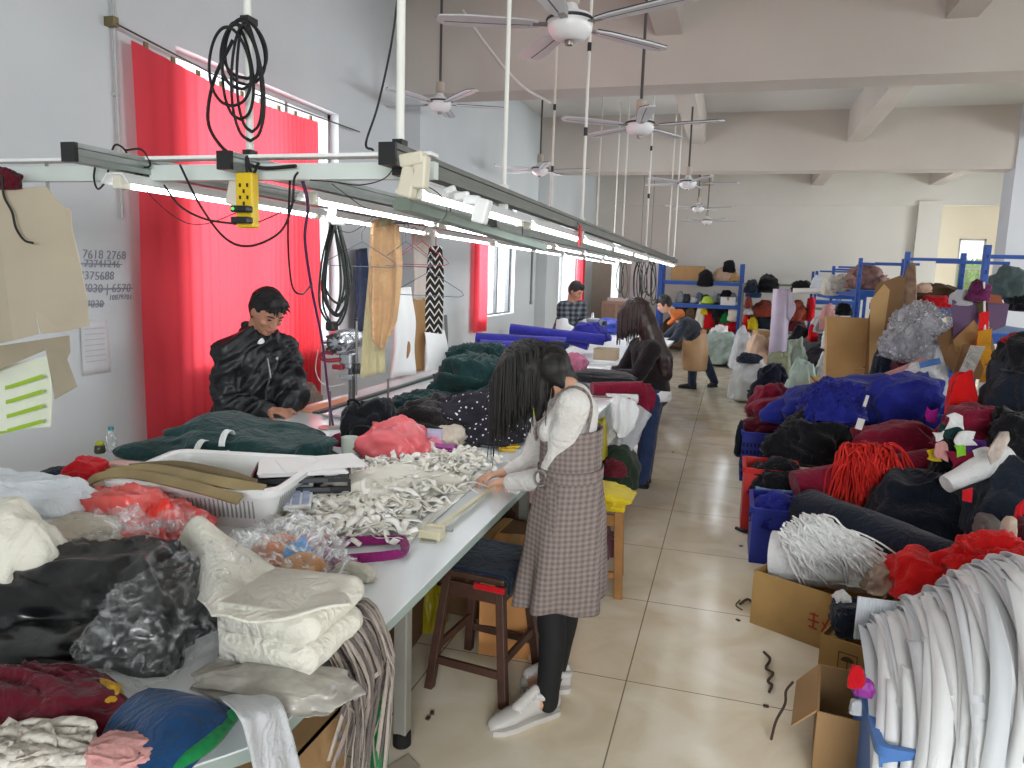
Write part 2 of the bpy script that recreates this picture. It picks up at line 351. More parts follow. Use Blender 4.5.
# ================================================================== THE SETTING
XL, XR, YB, ZC = -3.5, 7.2, 19.2, 4.45
def floor_mat():
    m = bpy.data.materials.new('polished_beige_tile'); m.use_nodes = True; N = m.node_tree.nodes; L = m.node_tree.links; b = N['Principled BSDF']
    tc = N.new('ShaderNodeTexCoord'); sx = N.new('ShaderNodeSeparateXYZ'); L.new(tc.outputs['Object'], sx.inputs[0])
    def M(op, a, bb=None):
        n = N.new('ShaderNodeMath'); n.operation = op
        for i, q in enumerate((a, bb)):
            if q is None: continue
            if isinstance(q, (int, float)): n.inputs[i].default_value = q
            else: L.new(q, n.inputs[i])
        return n.outputs[0]
    def line(ax): f = M('FRACT', M('DIVIDE', ax, .8035)); return M('LESS_THAN', M('ABSOLUTE', M('SUBTRACT', f, .5)), .0035)
    g = M('MAXIMUM', line(sx.outputs[0]), line(sx.outputs[1]))
    n1 = N.new('ShaderNodeTexNoise'); n1.inputs['Scale'].default_value = 2.6; n1.inputs['Detail'].default_value = 7; n1.inputs['Distortion'].default_value = .9; L.new(tc.outputs['Object'], n1.inputs['Vector'])
    rp = N.new('ShaderNodeValToRGB'); e = rp.color_ramp.elements; e[0].position = .33; e[0].color = (*rgb('d4c4a6'), 1); e[1].position = .68; e[1].color = (*rgb('eadfcc'), 1)
    L.new(n1.outputs['Fac'], rp.inputs['Fac'])
    mx = N.new('ShaderNodeMix'); mx.data_type = 'RGBA'; L.new(g, mx.inputs[0]); L.new(rp.outputs['Color'], mx.inputs[6]); mx.inputs[7].default_value = (*rgb('8a7a64'), 1)
    L.new(mx.outputs[2], b.inputs['Base Color'])
    n2 = N.new('ShaderNodeTexNoise'); n2.inputs['Scale'].default_value = 5; n2.inputs['Detail'].default_value = 5; L.new(tc.outputs['Object'], n2.inputs['Vector'])
    mr = N.new('ShaderNodeMapRange'); mr.inputs['To Min'].default_value = .07; mr.inputs['To Max'].default_value = .3; L.new(n2.outputs['Fac'], mr.inputs['Value']); L.new(mr.outputs['Result'], b.inputs['Roughness'])
    b.inputs['Specular IOR Level'].default_value = .55; bp = N.new('ShaderNodeBump'); bp.inputs['Strength'].default_value = .04; bp.inputs['Distance'].default_value = .02; L.new(n1.outputs['Fac'], bp.inputs['Height']); L.new(bp.outputs['Normal'], b.inputs['Normal'])
    return m
def wall_mat(name, h, h2):
    m = mat(name, h, .85, hex2=h2, vscale=.7, bump=.12, bscale=25, spec=.2); return m
WALL = wall_mat('white_plaster', 'c6cccf', 'd0d5d7'); BACKW = wall_mat('cream_plaster', 'cbc9c2', 'd4d2cb'); CEILM = wall_mat('ceiling_plaster', 'cccdca', 'd4d5d2'); BEAMM = wall_mat('beam_plaster', 'beb7af', 'c8c2bb')
ALU = metal('window_aluminium', 'b9bcbe', .35); DARKALU = metal('dark_window_frame', '6d7072', .4)
mb = MB(); mb.box(((XL + XR) / 2, 8.1, -.05), (XR - XL + .6, 29.6, .1))
f = MB(); f.v = [(x - (-.307 - .40175), y - (2.887 - .40175), z) for x, y, z in mb.v]; f.f = mb.f; f.m = mb.m
me = f.mesh('floor', floor_mat()); o = bpy.data.objects.new('floor', me); o.location = (-.307 - .40175, 2.887 - .40175, 0); COL.objects.link(o); o['kind'] = 'structure'
mb = MB(); mb.box(((XL + XR) / 2, 7.6, ZC + .08), (XR - XL + .6, 24.4, .16)); struct('ceiling', mb, CEILM)
def wall_with_holes(name, axis, pos, th, a0, a1, z1, holes, m):
    """a wall along y (axis 'x') or along x (axis 'y') with rectangular openings (a0, a1, z0, z1)"""
    mb = MB(); cuts = sorted({a0, a1} | {h[0] for h in holes} | {h[1] for h in holes})
    for p, q in zip(cuts[:-1], cuts[1:]):
        mid = (p + q) / 2; hs = sorted([h for h in holes if h[0] < mid < h[1]], key=lambda h: h[2]); z = 0
        for seg in [(h[2], h[3]) for h in hs] + [(z1, z1)]:
            if seg[0] > z + 1e-4:
                c = (pos, mid, (z + seg[0]) / 2); s = (th, q - p, seg[0] - z)
                mb.box(c if axis == 'x' else (mid, pos, c[2]), s if axis == 'x' else (q - p, th, s[2]))
            z = seg[1]
    return struct(name, mb, m, smooth=False)
LW = [(4.15, 6.2, .95, 3.02), (10.0, 12.0, 1.0, 2.75), (15.3, 17.4, 1.0, 2.7)]
NW = [(0.0, 3.2, 1.3, 3.1)]  # unseen opening behind the camera, added to let in front light
RW = [(2.6, 5.6, .95, 3.1), (8.8, 11.8, .95, 3.1), (14.6, 17.6, .95, 3.1)]  # unseen windows, added to fill the room with light from the right
wall_with_holes('wall_left', 'x', XL - .12, .24, -4.2, YB + .2, ZC, LW, WALL)
wall_with_holes('wall_near', 'y', -4.1, .2, XL - .24, XR + .24, ZC, NW, WALL)
wall_with_holes('wall_right', 'x', XR + .12, .24, -4.2, YB + .2, ZC, RW, WALL)
wall_with_holes('wall_back', 'y', YB + .1, .2, XL - .24, XR + .24, ZC, [(4.42, 6.4, 0.0, 3.62), (-3.08, -2.78, 1.05, 2.6)], BACKW)
wall_with_holes('wall_passage', 'y', 22.6, .2, 3.6, 7.4, ZC, [(5.66, 6.3, .95, 2.98)], wall_mat('passage_plaster', 'e9e4d8', 'f0ece2'))
mb = MB(); mb.box((3.7, 21.0, ZC / 2), (.2, 3.2, ZC)); mb.box((7.3, 21.0, ZC / 2), (.2, 3.2, ZC)); struct('wall_passage_sides', mb, wall_mat('passage_plaster', 'e9e4d8', 'f0ece2'), smooth=False)
mb = MB(); mb.box((5.5, 21.0, ZC + .08), (4.0, 3.4, .16)); struct('ceiling_passage', mb, CEILM, smooth=False)
GLASS = film('window_pane', 'eef4f6', .12)
def window(n, axis, pos, a0, a1, z0, z1, nm, fm, rail=None, fw=.045, parent=None):
    d = .07; w = lambda c, s: mb.box(c if axis == 'x' else (c[1], c[0], c[2]), s if axis == 'x' else (s[1], s[0], s[2]))
    mb = MB(); am = (a0 + a1) / 2; zm = (z0 + z1) / 2
    for z in (z0 + fw / 2, z1 - fw / 2): w((pos, am, z), (d, a1 - a0, fw))
    for a in (a0 + fw / 2, a1 - fw / 2): w((pos, a, zm), (d, fw, z1 - z0))
    for k in range(1, nm): w((pos, a0 + (a1 - a0) * k / nm, zm), (d * .8, fw, z1 - z0))
    if rail: w((pos, am, rail), (d * .8, a1 - a0, fw))
    t = struct('window_%d' % n, mb, fm, smooth=False)
    mb = MB(); w((pos, am, zm), (.006, a1 - a0 - fw, z1 - z0 - fw)); obj('pane', mb, GLASS, t, smooth=False, world=True)
    mb = MB(); w((pos + (.06 if pos < 0 else -.06) * (axis == 'x'), am, z0 + .01), (.16, a1 - a0 + .1, .03)); obj('sill', mb, WALL, t, smooth=False, world=True)
for i, (a0, a1, z0, z1) in enumerate(LW): window(i + 1, 'x', XL - .12, a0, a1, z0, z1, 3, DARKALU if i == 1 else ALU, None)
window(4, 'y', 22.56, 5.66, 6.3, .95, 2.98, 1, ALU, 2.2)
window(5, 'y', YB + .1, -3.08, -2.78, 1.05, 2.6, 1, mat('green_window_frame', 'a8cfb4', .5), None)
for i, (a0, a1, z0, z1) in enumerate(RW): window(6 + i, 'x', XR + .12, a0, a1, z0, z1, 3, ALU, 2.4)
# beams: the main ones cross the room, the lesser ones run down it
for i, y in enumerate((1.75, 7.56, 13.4)):
    mb = MB(); mb.box((1.85, y + .2, (3.5 + ZC) / 2), (XR - XL, .4, ZC - 3.5)); struct('trim_%d' % (i + 1), mb, BEAMM, smooth=False)
mb = MB(); mb.box((1.85, YB - .02, 3.98), (XR - XL, .1, .95)); struct('trim_4', mb, BACKW, smooth=False)
n = 5
for x in (-.75, 1.72, 4.2):
    for y0, y1 in ((2.15, 7.56), (7.96, 13.4), (13.8, 19.13)):
        mb = MB(); mb.box((x, (y0 + y1) / 2, 4.2), (.25, y1 - y0, .5)); struct('trim_%d' % n, mb, BEAMM, smooth=False); n += 1
# piers on the left wall and the free column on the right
for y in (7.56, 13.4):
    mb = MB(); mb.box((XL + .1, y + .2, 1.75), (.2, .4, 3.498)); struct('trim_%d' % n, mb, WALL, smooth=False); n += 1
mb = MB(); mb.box((4.26, 13.62, ZC / 2), (.5, .5, ZC)); struct('trim_%d' % n, mb, wall_mat('column_plaster', 'c9cdd4', 'd4d8de'), smooth=False); n += 1
mb = MB(); mb.box((4.12, YB - .06, 1.8), (.42, .12, 3.6)); struct('trim_%d' % n, mb, BACKW, smooth=False); n += 1
# conduit on the left wall, and a thinner one further along
PIPEW = plastic('white_conduit', 'd4d6d6', .45)
mb = MB(); p = W(117, 70, XL + .03); mb.tube([(XL + .02, p.y, 1.9), (XL + .02, p.y, 4.4)], .008, 8)
for z in (2.6, 3.4, 4.1): mb.box((XL + .012, p.y, z), (.02, .035, .015))
tag(obj('conduit', mb, plastic('grey_conduit', 'b4b8b6', .5)), 'thin grey conduit running down the left wall beside the red curtain', 'conduit')
a, b_ = W(533, 258, XL + .03), W(531, 303, XL + .03)
mb = MB(); mb.tube([(XL + .02, a.y, b_.z), (XL + .02, a.y, a.z + .1)], .02, 8); mb.box((XL + .02, a.y, b_.z), (.04, .07, .05))
tag(obj('conduit', mb, mat('dark_conduit', '85868a', .5)), 'short dark conduit on the left wall between the second and third windows', 'conduit')

# ------------------------------------------------------------------ curtains
def curtain_mat(name, h, tr=.6):
    m = bpy.data.materials.new(name); m.use_nodes = True; N = m.node_tree.nodes; L = m.node_tree.links; b = N['Principled BSDF']; out = N['Material Output']
    b.inputs['Base Color'].default_value = (*rgb(h), 1); b.inputs['Roughness'].default_value = .8; b.inputs['Specular IOR Level'].default_value = .15
    t = N.new('ShaderNodeBsdfTranslucent'); t.inputs['Color'].default_value = (*rgb(h), 1); mx = N.new('ShaderNodeMixShader'); mx.inputs['Fac'].default_value = tr
    L.new(b.outputs[0], mx.inputs[1]); L.new(t.outputs[0], mx.inputs[2]); L.new(mx.outputs[0], out.inputs['Surface']); return m
RED = curtain_mat('red_curtain_cloth', 'ee5460', .5)
def curtain(label, x, y0, y1, zt0, zt1, zb, n, amp, seed, pleat0=0.0):
    """hangs in the y direction; the pleats get closer past pleat0"""
    t = thing('red_curtain', label, 'curtain', (x, (y0 + y1) / 2, zb))
    mb = MB()
    def fn(u, v):
        y = y0 + (y1 - y0) * u; zt = zt0 + (zt1 - zt0) * u - .05 * math.sin(PI * u)
        w = (.25 + .75 * max(0, min(1, (u - pleat0) / .2))); a = amp * w * (.5 + .5 * v) 
        h = math.sin(2 * PI * n * (u ** 1.5) + mn.noise(Vector((u * 4 + seed, v * .8, 0))) * 1.5) * a + mn.noise(Vector((u * 3, v * 2, seed))) * .02
        return (x + h, y + mn.noise(Vector((u * 9, v * 1.5, seed))) * .012, zb + (zt - zb) * (1 - v))
    mb.grid(fn, 200, 26); obj('cloth', mb, RED, t, auto=False, world=True)
    mb = MB(); mb.tube([(x - .01, y0 - .1, zt0 + .06), (x - .01, (y0 + y1) / 2, (zt0 + zt1) / 2 + .0), (x - .01, y1 + .75, zt1 + .06)], .006, 6)
    obj('wire', mb, metal('curtain_wire', '5a564c', .5), t, world=True)
    for k in range(9):
        mb = MB(); u = (k + .5) / 9; z = zt0 + (zt1 - zt0) * u - .05 * math.sin(PI * u); mb.box((x, y0 + (y1 - y0) * u, z + .015), (.012, .03, .035)); obj('clip', mb, metal('curtain_clip', '8a7f60', .5), t, world=True)
    mb = MB(); mb.box((x - .04, y0 - .1, zt0 + .07), (.07, .04, .05)); obj('bracket', mb, metal('curtain_clip', '8a7f60', .5), t, world=True)
    return t
c0 = W(131, 40, XL + .07); c1 = W(318, 122, XL + .07)
curtain('tall red curtain hanging on a sagging wire behind the man in black', XL + .07, c0.y, c1.y, c0.z, c1.z, .25, 26, .035, 3, .62)
a = W(475, 240, XL + .06); b_ = W(489, 240, XL + .06)
curtain('narrow bunched red curtain strip beside the second window', XL + .06, a.y, b_.y, 2.75, 2.75, W(480, 331, XL).z, 3, .03, 8)
a = W(578, 250, XL + .06); b_ = W(586, 250, XL + .06)
curtain('furthest red curtain strip beside the third window', XL + .06, a.y, b_.y, 2.6, 2.6, .7, 3, .04, 12)
# outside: pale garden the far window shows
for i, (x, y, s, h) in enumerate(((5.7, 26, .8, '7f9a5a'), (7.2, 27.4, .9, '8aa564'), (8.7, 26.4, .75, '76935a'))):
    heap('shrub', ['pale green shrub outside the far window, left of three', 'pale green shrub outside the far window, middle of three', 'pale green shrub outside the far window, right of three'][i], 'shrub', (x, y, .0), (s * 1.6, s * 1.4, s * 2.4), mat('leaves_%d' % i, h, .8, var=.4, vscale=12), 40 + i, amp=.5, k=16)
mb = MB(); mb.box((6, 26, -.06), (12, 6, .1)); struct('ground_outside', mb, mat('outside_ground', 'b9b6a6', .9), smooth=False)
# the writing and the sheet of paper on the left wall
INK = mat('wall_ink', '9092a0', .8, var=0)
def text_on_wall(txt, px, py, size, label, strike=False):
    p = W(px, py, XL + .004); cu = bpy.data.curves.new('wall_note', 'FONT'); cu.body = txt; cu.size = size; cu.extrude = .0006; cu.shear = .12; cu.space_character = 1.05
    tmp = bpy.data.objects.new('tmp', cu); COL.objects.link(tmp); dg = bpy.context.evaluated_depsgraph_get(); me = bpy.data.meshes.new_from_object(tmp.evaluated_get(dg)); bpy.data.objects.remove(tmp)
    mb = MB(); Rm = Matrix(((0, 0, 1), (1, 0, 0), (0, 1, 0)))
    rnd = random.Random(len(txt)); mb.v = [tuple(p + Rm @ (Vector(v.co) * Vector((1, 1, 1)).x + Vector((0, mn.noise(Vector((v.co.x * 9, 0, size * 40))) * size * .14, 0)))) for v in me.vertices]
    mb.f = [tuple(q.vertices) for q in me.polygons]; mb.m = [0] * len(mb.f)
    if strike:
        w = max(v.co.x for v in me.vertices); mb.box(p + Vector((0, w / 2, size * .34)), (.002, w * 1.1, .006)); mb.box(p + Vector((0, w / 2, size * .26)), (.002, w * .9, .004), Matrix.Rotation(.03, 3, 'X'))
    return tag(obj('wall_note', mb, INK, smooth=False), label, 'handwriting')
text_on_wall('1. 7618 2768', 71, 258, .07, 'topmost handwritten line of digits on the white wall left of the curtain')
text_on_wall('2. 73741246', 74, 267, .062, 'crossed-out handwritten digits just under the topmost wall note', True)
text_on_wall('7375688', 79, 280, .068, 'handwritten digits in the middle of the wall notes, not crossed out')
text_on_wall('7030 | 6570', 82, 293, .07, 'handwritten digits with an upright bar, struck through with a long line', True)
text_on_wall('18879701', 109, 300, .042, 'small handwritten digits at right, close to the curtain edge')
text_on_wall('7030', 86, 308, .06, 'lowest handwritten wall note, struck through, above the pinned sheet', True)
a, b_ = W(80, 321, XL + .006), W(111, 372, XL + .006)
mb = MB(); mb.grid(lambda u, v: (XL + .006 + .006 * math.sin(u * 5) * v, a.y + (b_.y - a.y) * u, b_.z + (a.z - b_.z) * v), 8, 8)
t = obj('paper_sheet', mb, mat('grey_paper', 'd4d5d8', .8, var=.05), solid=.001); tag(t, 'blank grey-white sheet of paper stuck on the left wall under the handwriting', 'paper')
mb = MB()
for k in range(7): mb.box((XL + .014, a.y + (b_.y - a.y) * .45, a.z - (a.z - b_.z) * (.15 + .1 * k)), (.002, (b_.y - a.y) * .7, .004))
obj('printed_lines', mb, mat('faint_print', 'b4b5ba', .8, var=0), t, smooth=False, world=True)
# ================================================================== THE LIGHT RIG OVER THE TABLE
RZ = 1.965                                     # height of the rails
GREY = metal('grey_channel', 'a9b0ae', .45); DKRAIL = metal('dark_channel', '6f716c', .5); PALE = plastic('pale_channel', 'cfd8d4', .45); BLK = plastic('black_plastic', '1b1c1e', .45)
WHT = plastic('white_enamel', 'eceeee', .35); CAPG = plastic('ivory_cap', 'dad6c6', .5)
TUBE = mat('lit_tube', 'f4faff', .4, var=0, emit=9.0)
RAILX = {'right-hand': -.945, 'middle': -1.53, 'left-hand': -1.93}
def rail(which, y0, y1, m, w, h):
    x = RAILX[which]; t = thing('light_rail', '%s metal rail of the light rig hung over the cutting table' % which, 'light rail', (x, (y0 + y1) / 2, RZ))
    mb = MB(); P = [(-w / 2, -h / 2), (w / 2, -h / 2), (w / 2, -h * .2), (w * .38, -h * .16), (w * .38, h * .2), (w / 2, h * .24), (w / 2, h / 2), (-w / 2, h / 2)]
    mb.rings([[(px, y, pz) for px, pz in P] for y in (y0 - (y0 + y1) / 2, y1 - (y0 + y1) / 2)], True)
    obj('channel', mb, m, t, smooth=False)
    mb = MB(); mb.box((0, y0 - (y0 + y1) / 2 - .006, 0), (w * 1.02, .014, h * 1.02)); obj('end_cap', mb, BLK, t, smooth=False)
    return t
rail('right-hand', 1.95, 13.0, DKRAIL, .05, .06); rail('middle', 2.02, 13.0, GREY, .05, .055); rail('left-hand', 1.83, 13.0, GREY, .05, .055)
# the cross bar the rails are bolted to
t = thing('cross_bar', 'pale horizontal bar crossing the near end of the light rig above the table', 'cross bar', (-1.75, 2.14, RZ - .02))
mb = MB(); mb.box((0, 0, 0), (1.74, .035, .05)); obj('bar', mb, PALE, t, smooth=False)
mb = MB(); mb.box((0, -.012, .045), (1.74, .06, .01)); obj('cable_tray', mb, WHT, t, smooth=False)
for x in (-.18, .22, .8):
    mb = MB(); mb.box((x, -.03, .0), (.035, .03, .075)); mb.tube([(x, -.05, -.02), (x, -.05, .05)], .006, 6); obj('clamp', mb, BLK, t, smooth=False)
mb = MB(); mb.tube([(-.62, 0, .05), (-.62, 0, -.06)], .006, 6); obj('bolt', mb, GREY, t)
# fluorescent fittings
ORD = ['nearest', 'second', 'third', 'fourth', 'fifth', 'sixth', 'seventh', 'eighth', 'ninth', 'tenth']
def fitting(L, wide, m):
    t = thing('tube_light', 'tube light', 'tube light')
    mb = MB(); w = wide; mb.rings([[(px, y, pz) for px, pz in ((-w, -.03), (-w * .55, .0), (w * .55, .0), (w, -.03), (w * .96, -.034), (w * .5, -.006), (-w * .5, -.006), (-w * .96, -.034))] for y in (-L / 2, L / 2)], True)
    obj('reflector', mb, m, t, smooth=False)
    mb = MB(); mb.tube([(0, -L / 2 + .05, -.032), (0, L / 2 - .05, -.032)], .0135, 12); obj('tube', mb, TUBE, t)
    for s in (-1, 1):
        mb = MB(); mb.box((0, s * (L / 2 - .03), -.028), (.034, .045, .045)); obj('lamp_holder', mb, CAPG, t, smooth=False, bevel=.004)
    return t
fit0 = fitting(1.24, .055, WHT); first = True
for which, y0, n, dz in (('right-hand', 2.15, 8, -.05), ('middle', 2.5, 7, -.035), ('left-hand', 2.0, 8, -.035)):
    for k in range(n):
        lab = '%s lit fluorescent tube of its row, counted from the near end, under the %s rail' % (ORD[k], which)
        o = fit0 if first else dup(fit0); first = False
        o.location = (RAILX[which] + (-.02 if which == 'right-hand' else -.01), y0 + .62 + k * 1.32, RZ + dz); o['label'] = lab; o['group'] = 'fluorescent tubes of the light rig'
# an unlit grey-green fitting slung below the middle row
a, b = D(402, 205, 2.75), D(541, 247, 4.6); t = thing('unlit_fitting', 'unlit grey-green batten slung at a slant below the middle row of tubes', 'light fitting', (a + b) / 2)
mb = MB(); v = (b - a).normalized(); s_ = v.cross(Vector((0, 0, 1))).normalized(); u_ = s_.cross(v)
mb.rings([[p + s_ * x + u_ * z for x, z in ((-.035, -.02), (.035, -.02), (.045, .01), (.02, .03), (-.02, .03), (-.045, .01))] for p in (a, a.lerp(b, .5), b)], True); obj('batten', mb, mat('grey_green_enamel', '93a398', .5), t, smooth=False, world=True)
for q in (.25, .8):
    p = a.lerp(b, q); mb = MB(); mb.tube([p, p + Vector((0, 0, RZ - p.z))], .003, 5); obj('hanger_wire', mb, BLK, t, world=True)
p = a.lerp(b, .5); mb = MB(); mb.box(p + Vector((.03, -.02, .04)), (.05, .07, .04), .3); obj('starter', mb, mat('starter_grey', '4a4e4c', .5), t, smooth=False, world=True)
# drop pipes from the ceiling to the rails
def pole(px, py, rx, r, m, label, band=False, top=ZC, lean=0.0, zb=RZ):
    p = W(px, py, rx); t = thing('drop_pipe', label, 'pipe', (rx, p.y, zb)); mb = MB(); mb.tube([(0, 0, .0), (lean, 0, top - zb)], r, 10); obj('pipe', mb, m, t)
    mb = MB(); mb.lathe([(r * 2.6, top - zb - .02), (r * 2.6, top - zb - .002)], (lean, 0, 0), 12); obj('ceiling_flange', mb, m, t)
    for z in ([.55, 1.05] if band else []):
        mb = MB(); mb.lathe([(r * 1.35, z), (r * 1.35, z + .05)], (lean * z / (top - zb), 0, 0), 10); obj('joint', mb, BLK, t)
    mb = MB(); mb.box((0, 0, .0), (.03, .04, .1)); obj('clamp', mb, BLK if r > .01 else m, t, smooth=False)
    return t
PW = plastic('white_pipe', 'dfe0da', .45); PC = plastic('cream_pipe', 'd3d0c4', .5)
pole(250, 148, RAILX['middle'], .0125, PW, 'thick white pipe with the black cable coil, nearest on the middle rail'); pole(400, 142, RAILX['right-hand'], .0125, PW, 'thick white pipe dropping to the near end of the right-hand rail')
for i, (px, py, wh, band) in enumerate(((504, 188, 'right-hand', 0), (551, 205, 'middle', 1), (582, 218, 'right-hand', 1), (597, 226, 'left-hand', 0), (623, 231, 'middle', 0), (635, 236, 'left-hand', 0), (646, 243, 'right-hand', 1), (668, 253, 'right-hand', 0), (683, 257, 'right-hand', 0))):
    pos = ['second from the near end', 'third from the near end', 'third along, jointed in black', 'fourth along, thin', 'fifth along', 'sixth along, thin', 'last but two, jointed in black', 'last but one', 'furthest of all'][i]
    x = RAILX[wh]; p = W(px, py, x)
    if p.y > 12.95: px, py = None, None; p.y = 12.4
    t = pole(px, py, x, .0095, PC if i % 2 else PW, 'slim pipe from ceiling to %s rail, %s' % (wh, pos), bool(band)) if px else None
    if t is None:
        t = thing('drop_pipe', 'slim pipe from ceiling to %s rail, %s' % (wh, pos), 'pipe', (x, p.y, RZ)); mb = MB(); mb.tube([(0, 0, 0), (0, 0, ZC - RZ)], .0095, 8); obj('pipe', mb, PW, t)
        mb = MB(); mb.box((0, 0, 0), (.03, .04, .1)); obj('clamp', mb, BLK, t, smooth=False)
# ------------------------------------------------------------------ ceiling fans
FW = plastic('white_fan', 'e4e4e6', .35); FROD = plastic('dark_rod', '4a4a48', .4); FBL = plastic('pale_blade', 'cdd0d4', .3); FTR = plastic('blade_trim', '2c2e33', .4); FBR = metal('fan_bracket', '8e8880', .4)
def fan():
    t = thing('ceiling_fan', 'fan', 'ceiling fan')
    mb = MB(); mb.tube([(0, 0, .12), (0, 0, 1.5)], .013, 10); obj('rod', mb, FROD, t)
    mb = MB(); mb.lathe([(.035, .1), (.045, .11), (.042, .2), (.03, .21)], n=20); obj('rod_collar', mb, mat('fan_collar', 'b9ada0', .5), t)
    mb = MB(); mb.lathe([(.02, -.075), (.05, -.078), (.085, -.062), (.112, -.03), (.118, .015), (.105, .045), (.05, .06), (.03, .1)], n=32); obj('motor_housing', mb, FW, t)
    mb = MB(); mb.lathe([(.119, .012), (.124, .016), (.124, .024), (.119, .028)], n=32); obj('trim_ring', mb, FTR, t)
    mb = MB(); mb.lathe([(.004, -.1), (.02, -.098), (.024, -.08), (.022, -.072)], n=16); obj('cap', mb, FBR, t)
    for k in range(5):
        R = Matrix.Rotation(2 * PI * k / 5, 3, 'Z') @ Matrix.Rotation(.1, 3, 'X'); tr = lambda pts: [R @ Vector(q) for q in pts]
        mb = MB(); out = [(.16, -.035), (.24, -.055), (.5, -.07), (.64, -.066), (.675, -.03), (.68, .0), (.66, .05), (.5, .062), (.24, .05), (.16, .03)]; n_ = len(out)
        mb.add(tr([(x, y, -.004 + .02 * (x - .16)) for x, y in out] + [(x, y, .004 + .02 * (x - .16)) for x, y in out]), [tuple(range(n_ - 1, -1, -1)), tuple(range(n_, 2 * n_))] + [(i, (i + 1) % n_, n_ + (i + 1) % n_, n_ + i) for i in range(n_)])
        b = obj('blade', mb, FBL, t, smooth=False)
        mb = MB()
        mb.tube(tr([(x, y, .007 + .02 * (x - .16)) for x, y in out[:6]]), .0035, 5); mb.tube(tr([(x, y * .3, .0 + .02 * (x - .16)) for x, y in ((.2, -.03), (.4, -.05), (.64, -.05))]), .006, 5); obj('blade_edge', mb, FTR, b)
        mb = MB(); mb.box(R @ Vector((.13, 0, .0)), (.12, .035, .008), R); obj('blade_arm', mb, FBR, t, smooth=False)
    return t
f0 = fan(); CAMA = math.radians(16.2)
FANS = [((570, 25), 3.9, .0, 'nearest ceiling fan, large at the top of the picture above the aisle'), ((640, 126), 6.4, .25, 'second ceiling fan over the aisle, hung before the first beam'), ((440, 104), 7.1, .9, 'ceiling fan nearest the left wall, in front of the first pier'),
        ((540, 170), 10.2, .45, 'small distant ceiling fan over the left windows'), ((688, 183), 10.6, .5, 'third ceiling fan over the aisle, beyond the first beam'), ((698, 208), 15.2, .2, 'fourth ceiling fan over the aisle, beyond the second beam'), ((707, 221), 17.4, .7, 'furthest ceiling fan, small against the back wall')]
for i, ((px, py), y, a, lab) in enumerate(FANS):
    o = f0 if i == 0 else dup(f0); p = D(px, py, y); o.location = p; o.rotation_euler = (0, 0, CAMA + PI + a); o['label'] = lab; o['group'] = 'ceiling fans'
    top = (ZC if not (7.5 < y < 8 or 13.3 < y < 13.9) else 3.5) - p.z
    for ch in o.children:
        if ch.name.startswith('rod') and 'collar' not in ch.name:
            me = ch.data if i == 0 else ch.data.copy(); ch.data = me
            zmax = max(v.co.z for v in me.vertices)
            for v in me.vertices:
                if v.co.z > zmax - .01: v.co.z = top - ch.location.z
# ------------------------------------------------------------------ cables, power strip, hangers on the rig
RUB = mat('black_rubber', '17181a', .5, var=.1)
pp = W(250, 60, RAILX['middle']); bx, by = RAILX['middle'], pp.y
def loop(cx, cz, w, h, ph, y): return [(cx + w * math.sin(2 * PI * k / 12 + ph) + .006 * math.sin(4 * PI * k / 12 + ph * 5), y + .012 * math.cos(2 * PI * k / 12 + ph * 3), cz - h * math.cos(2 * PI * k / 12 + ph)) for k in range(13)]
t = thing('cable_coil', 'big coil of black cable hung on the nearest thick white pipe', 'cable', (bx, by, 2.0))
mb = MB(); top = D(245, 22, by - .03).z
for k, (cx, w, bot, ph) in enumerate(((244, 25, 84, .1), (245, 27, 78, .4), (250, 15, 132, .8), (240, 19, 120, .2), (243, 23, 90, .5), (252, 20, 142, .9), (236, 26, 108, .3))):
    a = D(cx, 20 + k * 2, by - .03); b = D(cx, bot, by - .03); ww = w * by / FPX; mb.tube(spline(loop(a.x, (a.z + b.z) / 2, ww, (a.z - b.z) / 2, ph * 0, by - .03 - .006 * k), 5), .005, 6)
mb.tube(spline([D(x, y, by - .05) for x, y in ((233, 40), (214, 80), (208, 120), (220, 145), (240, 160), (262, 168), (296, 166))], 6), .006, 6)
obj('cable', mb, RUB, t, world=True)
mb = MB(); mb.box(D(249, 21, by - .02), (.03, .05, .02)); obj('cable_tie', mb, BLK, t, world=True)
# yellow power strip hanging by a cable
yp = 2.02; a, b = D(247, 173, yp), D(247, 228, yp); t = thing('power_strip', 'yellow socket block hanging on a cable below the middle rail', 'power strip', (a.x, yp, b.z)); w = .062; h = a.z - b.z
YEL = plastic('yellow_plastic', 'd9b616', .45)
mb = MB(); mb.box((0, 0, h / 2), (w, .035, h)); obj('body', mb, YEL, t, smooth=False, bevel=.006)
for k, z in enumerate((.72, .5)):
    mb = MB()
    for x, zz in ((-.013, .008), (.013, .008), (0, -.01)): mb.box((x, -.0185, h * z + zz), (.006, .003, .011))
    obj('socket', mb, BLK, t, smooth=False)
for k, z in enumerate((.33, .13)):
    mb = MB(); mb.box((.0, -.03, h * z), (w * 1.0, .03, .02)); pl = obj('plug', mb, BLK, t, smooth=False, bevel=.005)
    if k == 0: mb = MB(); mb.ball((-.02, -.046, h * z), .004, 8); obj('green_light', mb, mat('led_green', '30ff40', .4, var=0, emit=4), pl)
mb = MB(); mb.tube(spline([(0, 0, h), (.0, 0, h + .05), (.004, .02, RZ - b.z - .04), (.0, .06, RZ - b.z)], 5), .005, 6); obj('cord', mb, RUB, t)
def cpx(label, pts, y, r, m=None, name='cable'):
    ys = y if isinstance(y, (list, tuple)) else [y] * len(pts); cable(name, label, 'cable', [D(px, py, yy) for (px, py), yy in zip(pts, ys)], r, m or RUB, 'loose cables of the light rig')
cpx('black cable drooping in a loop from the middle rail round below the yellow socket block', [(180, 165), (200, 205), (225, 238), (250, 246), (280, 232), (292, 205), (294, 180), (298, 172)], 2.04, .004)
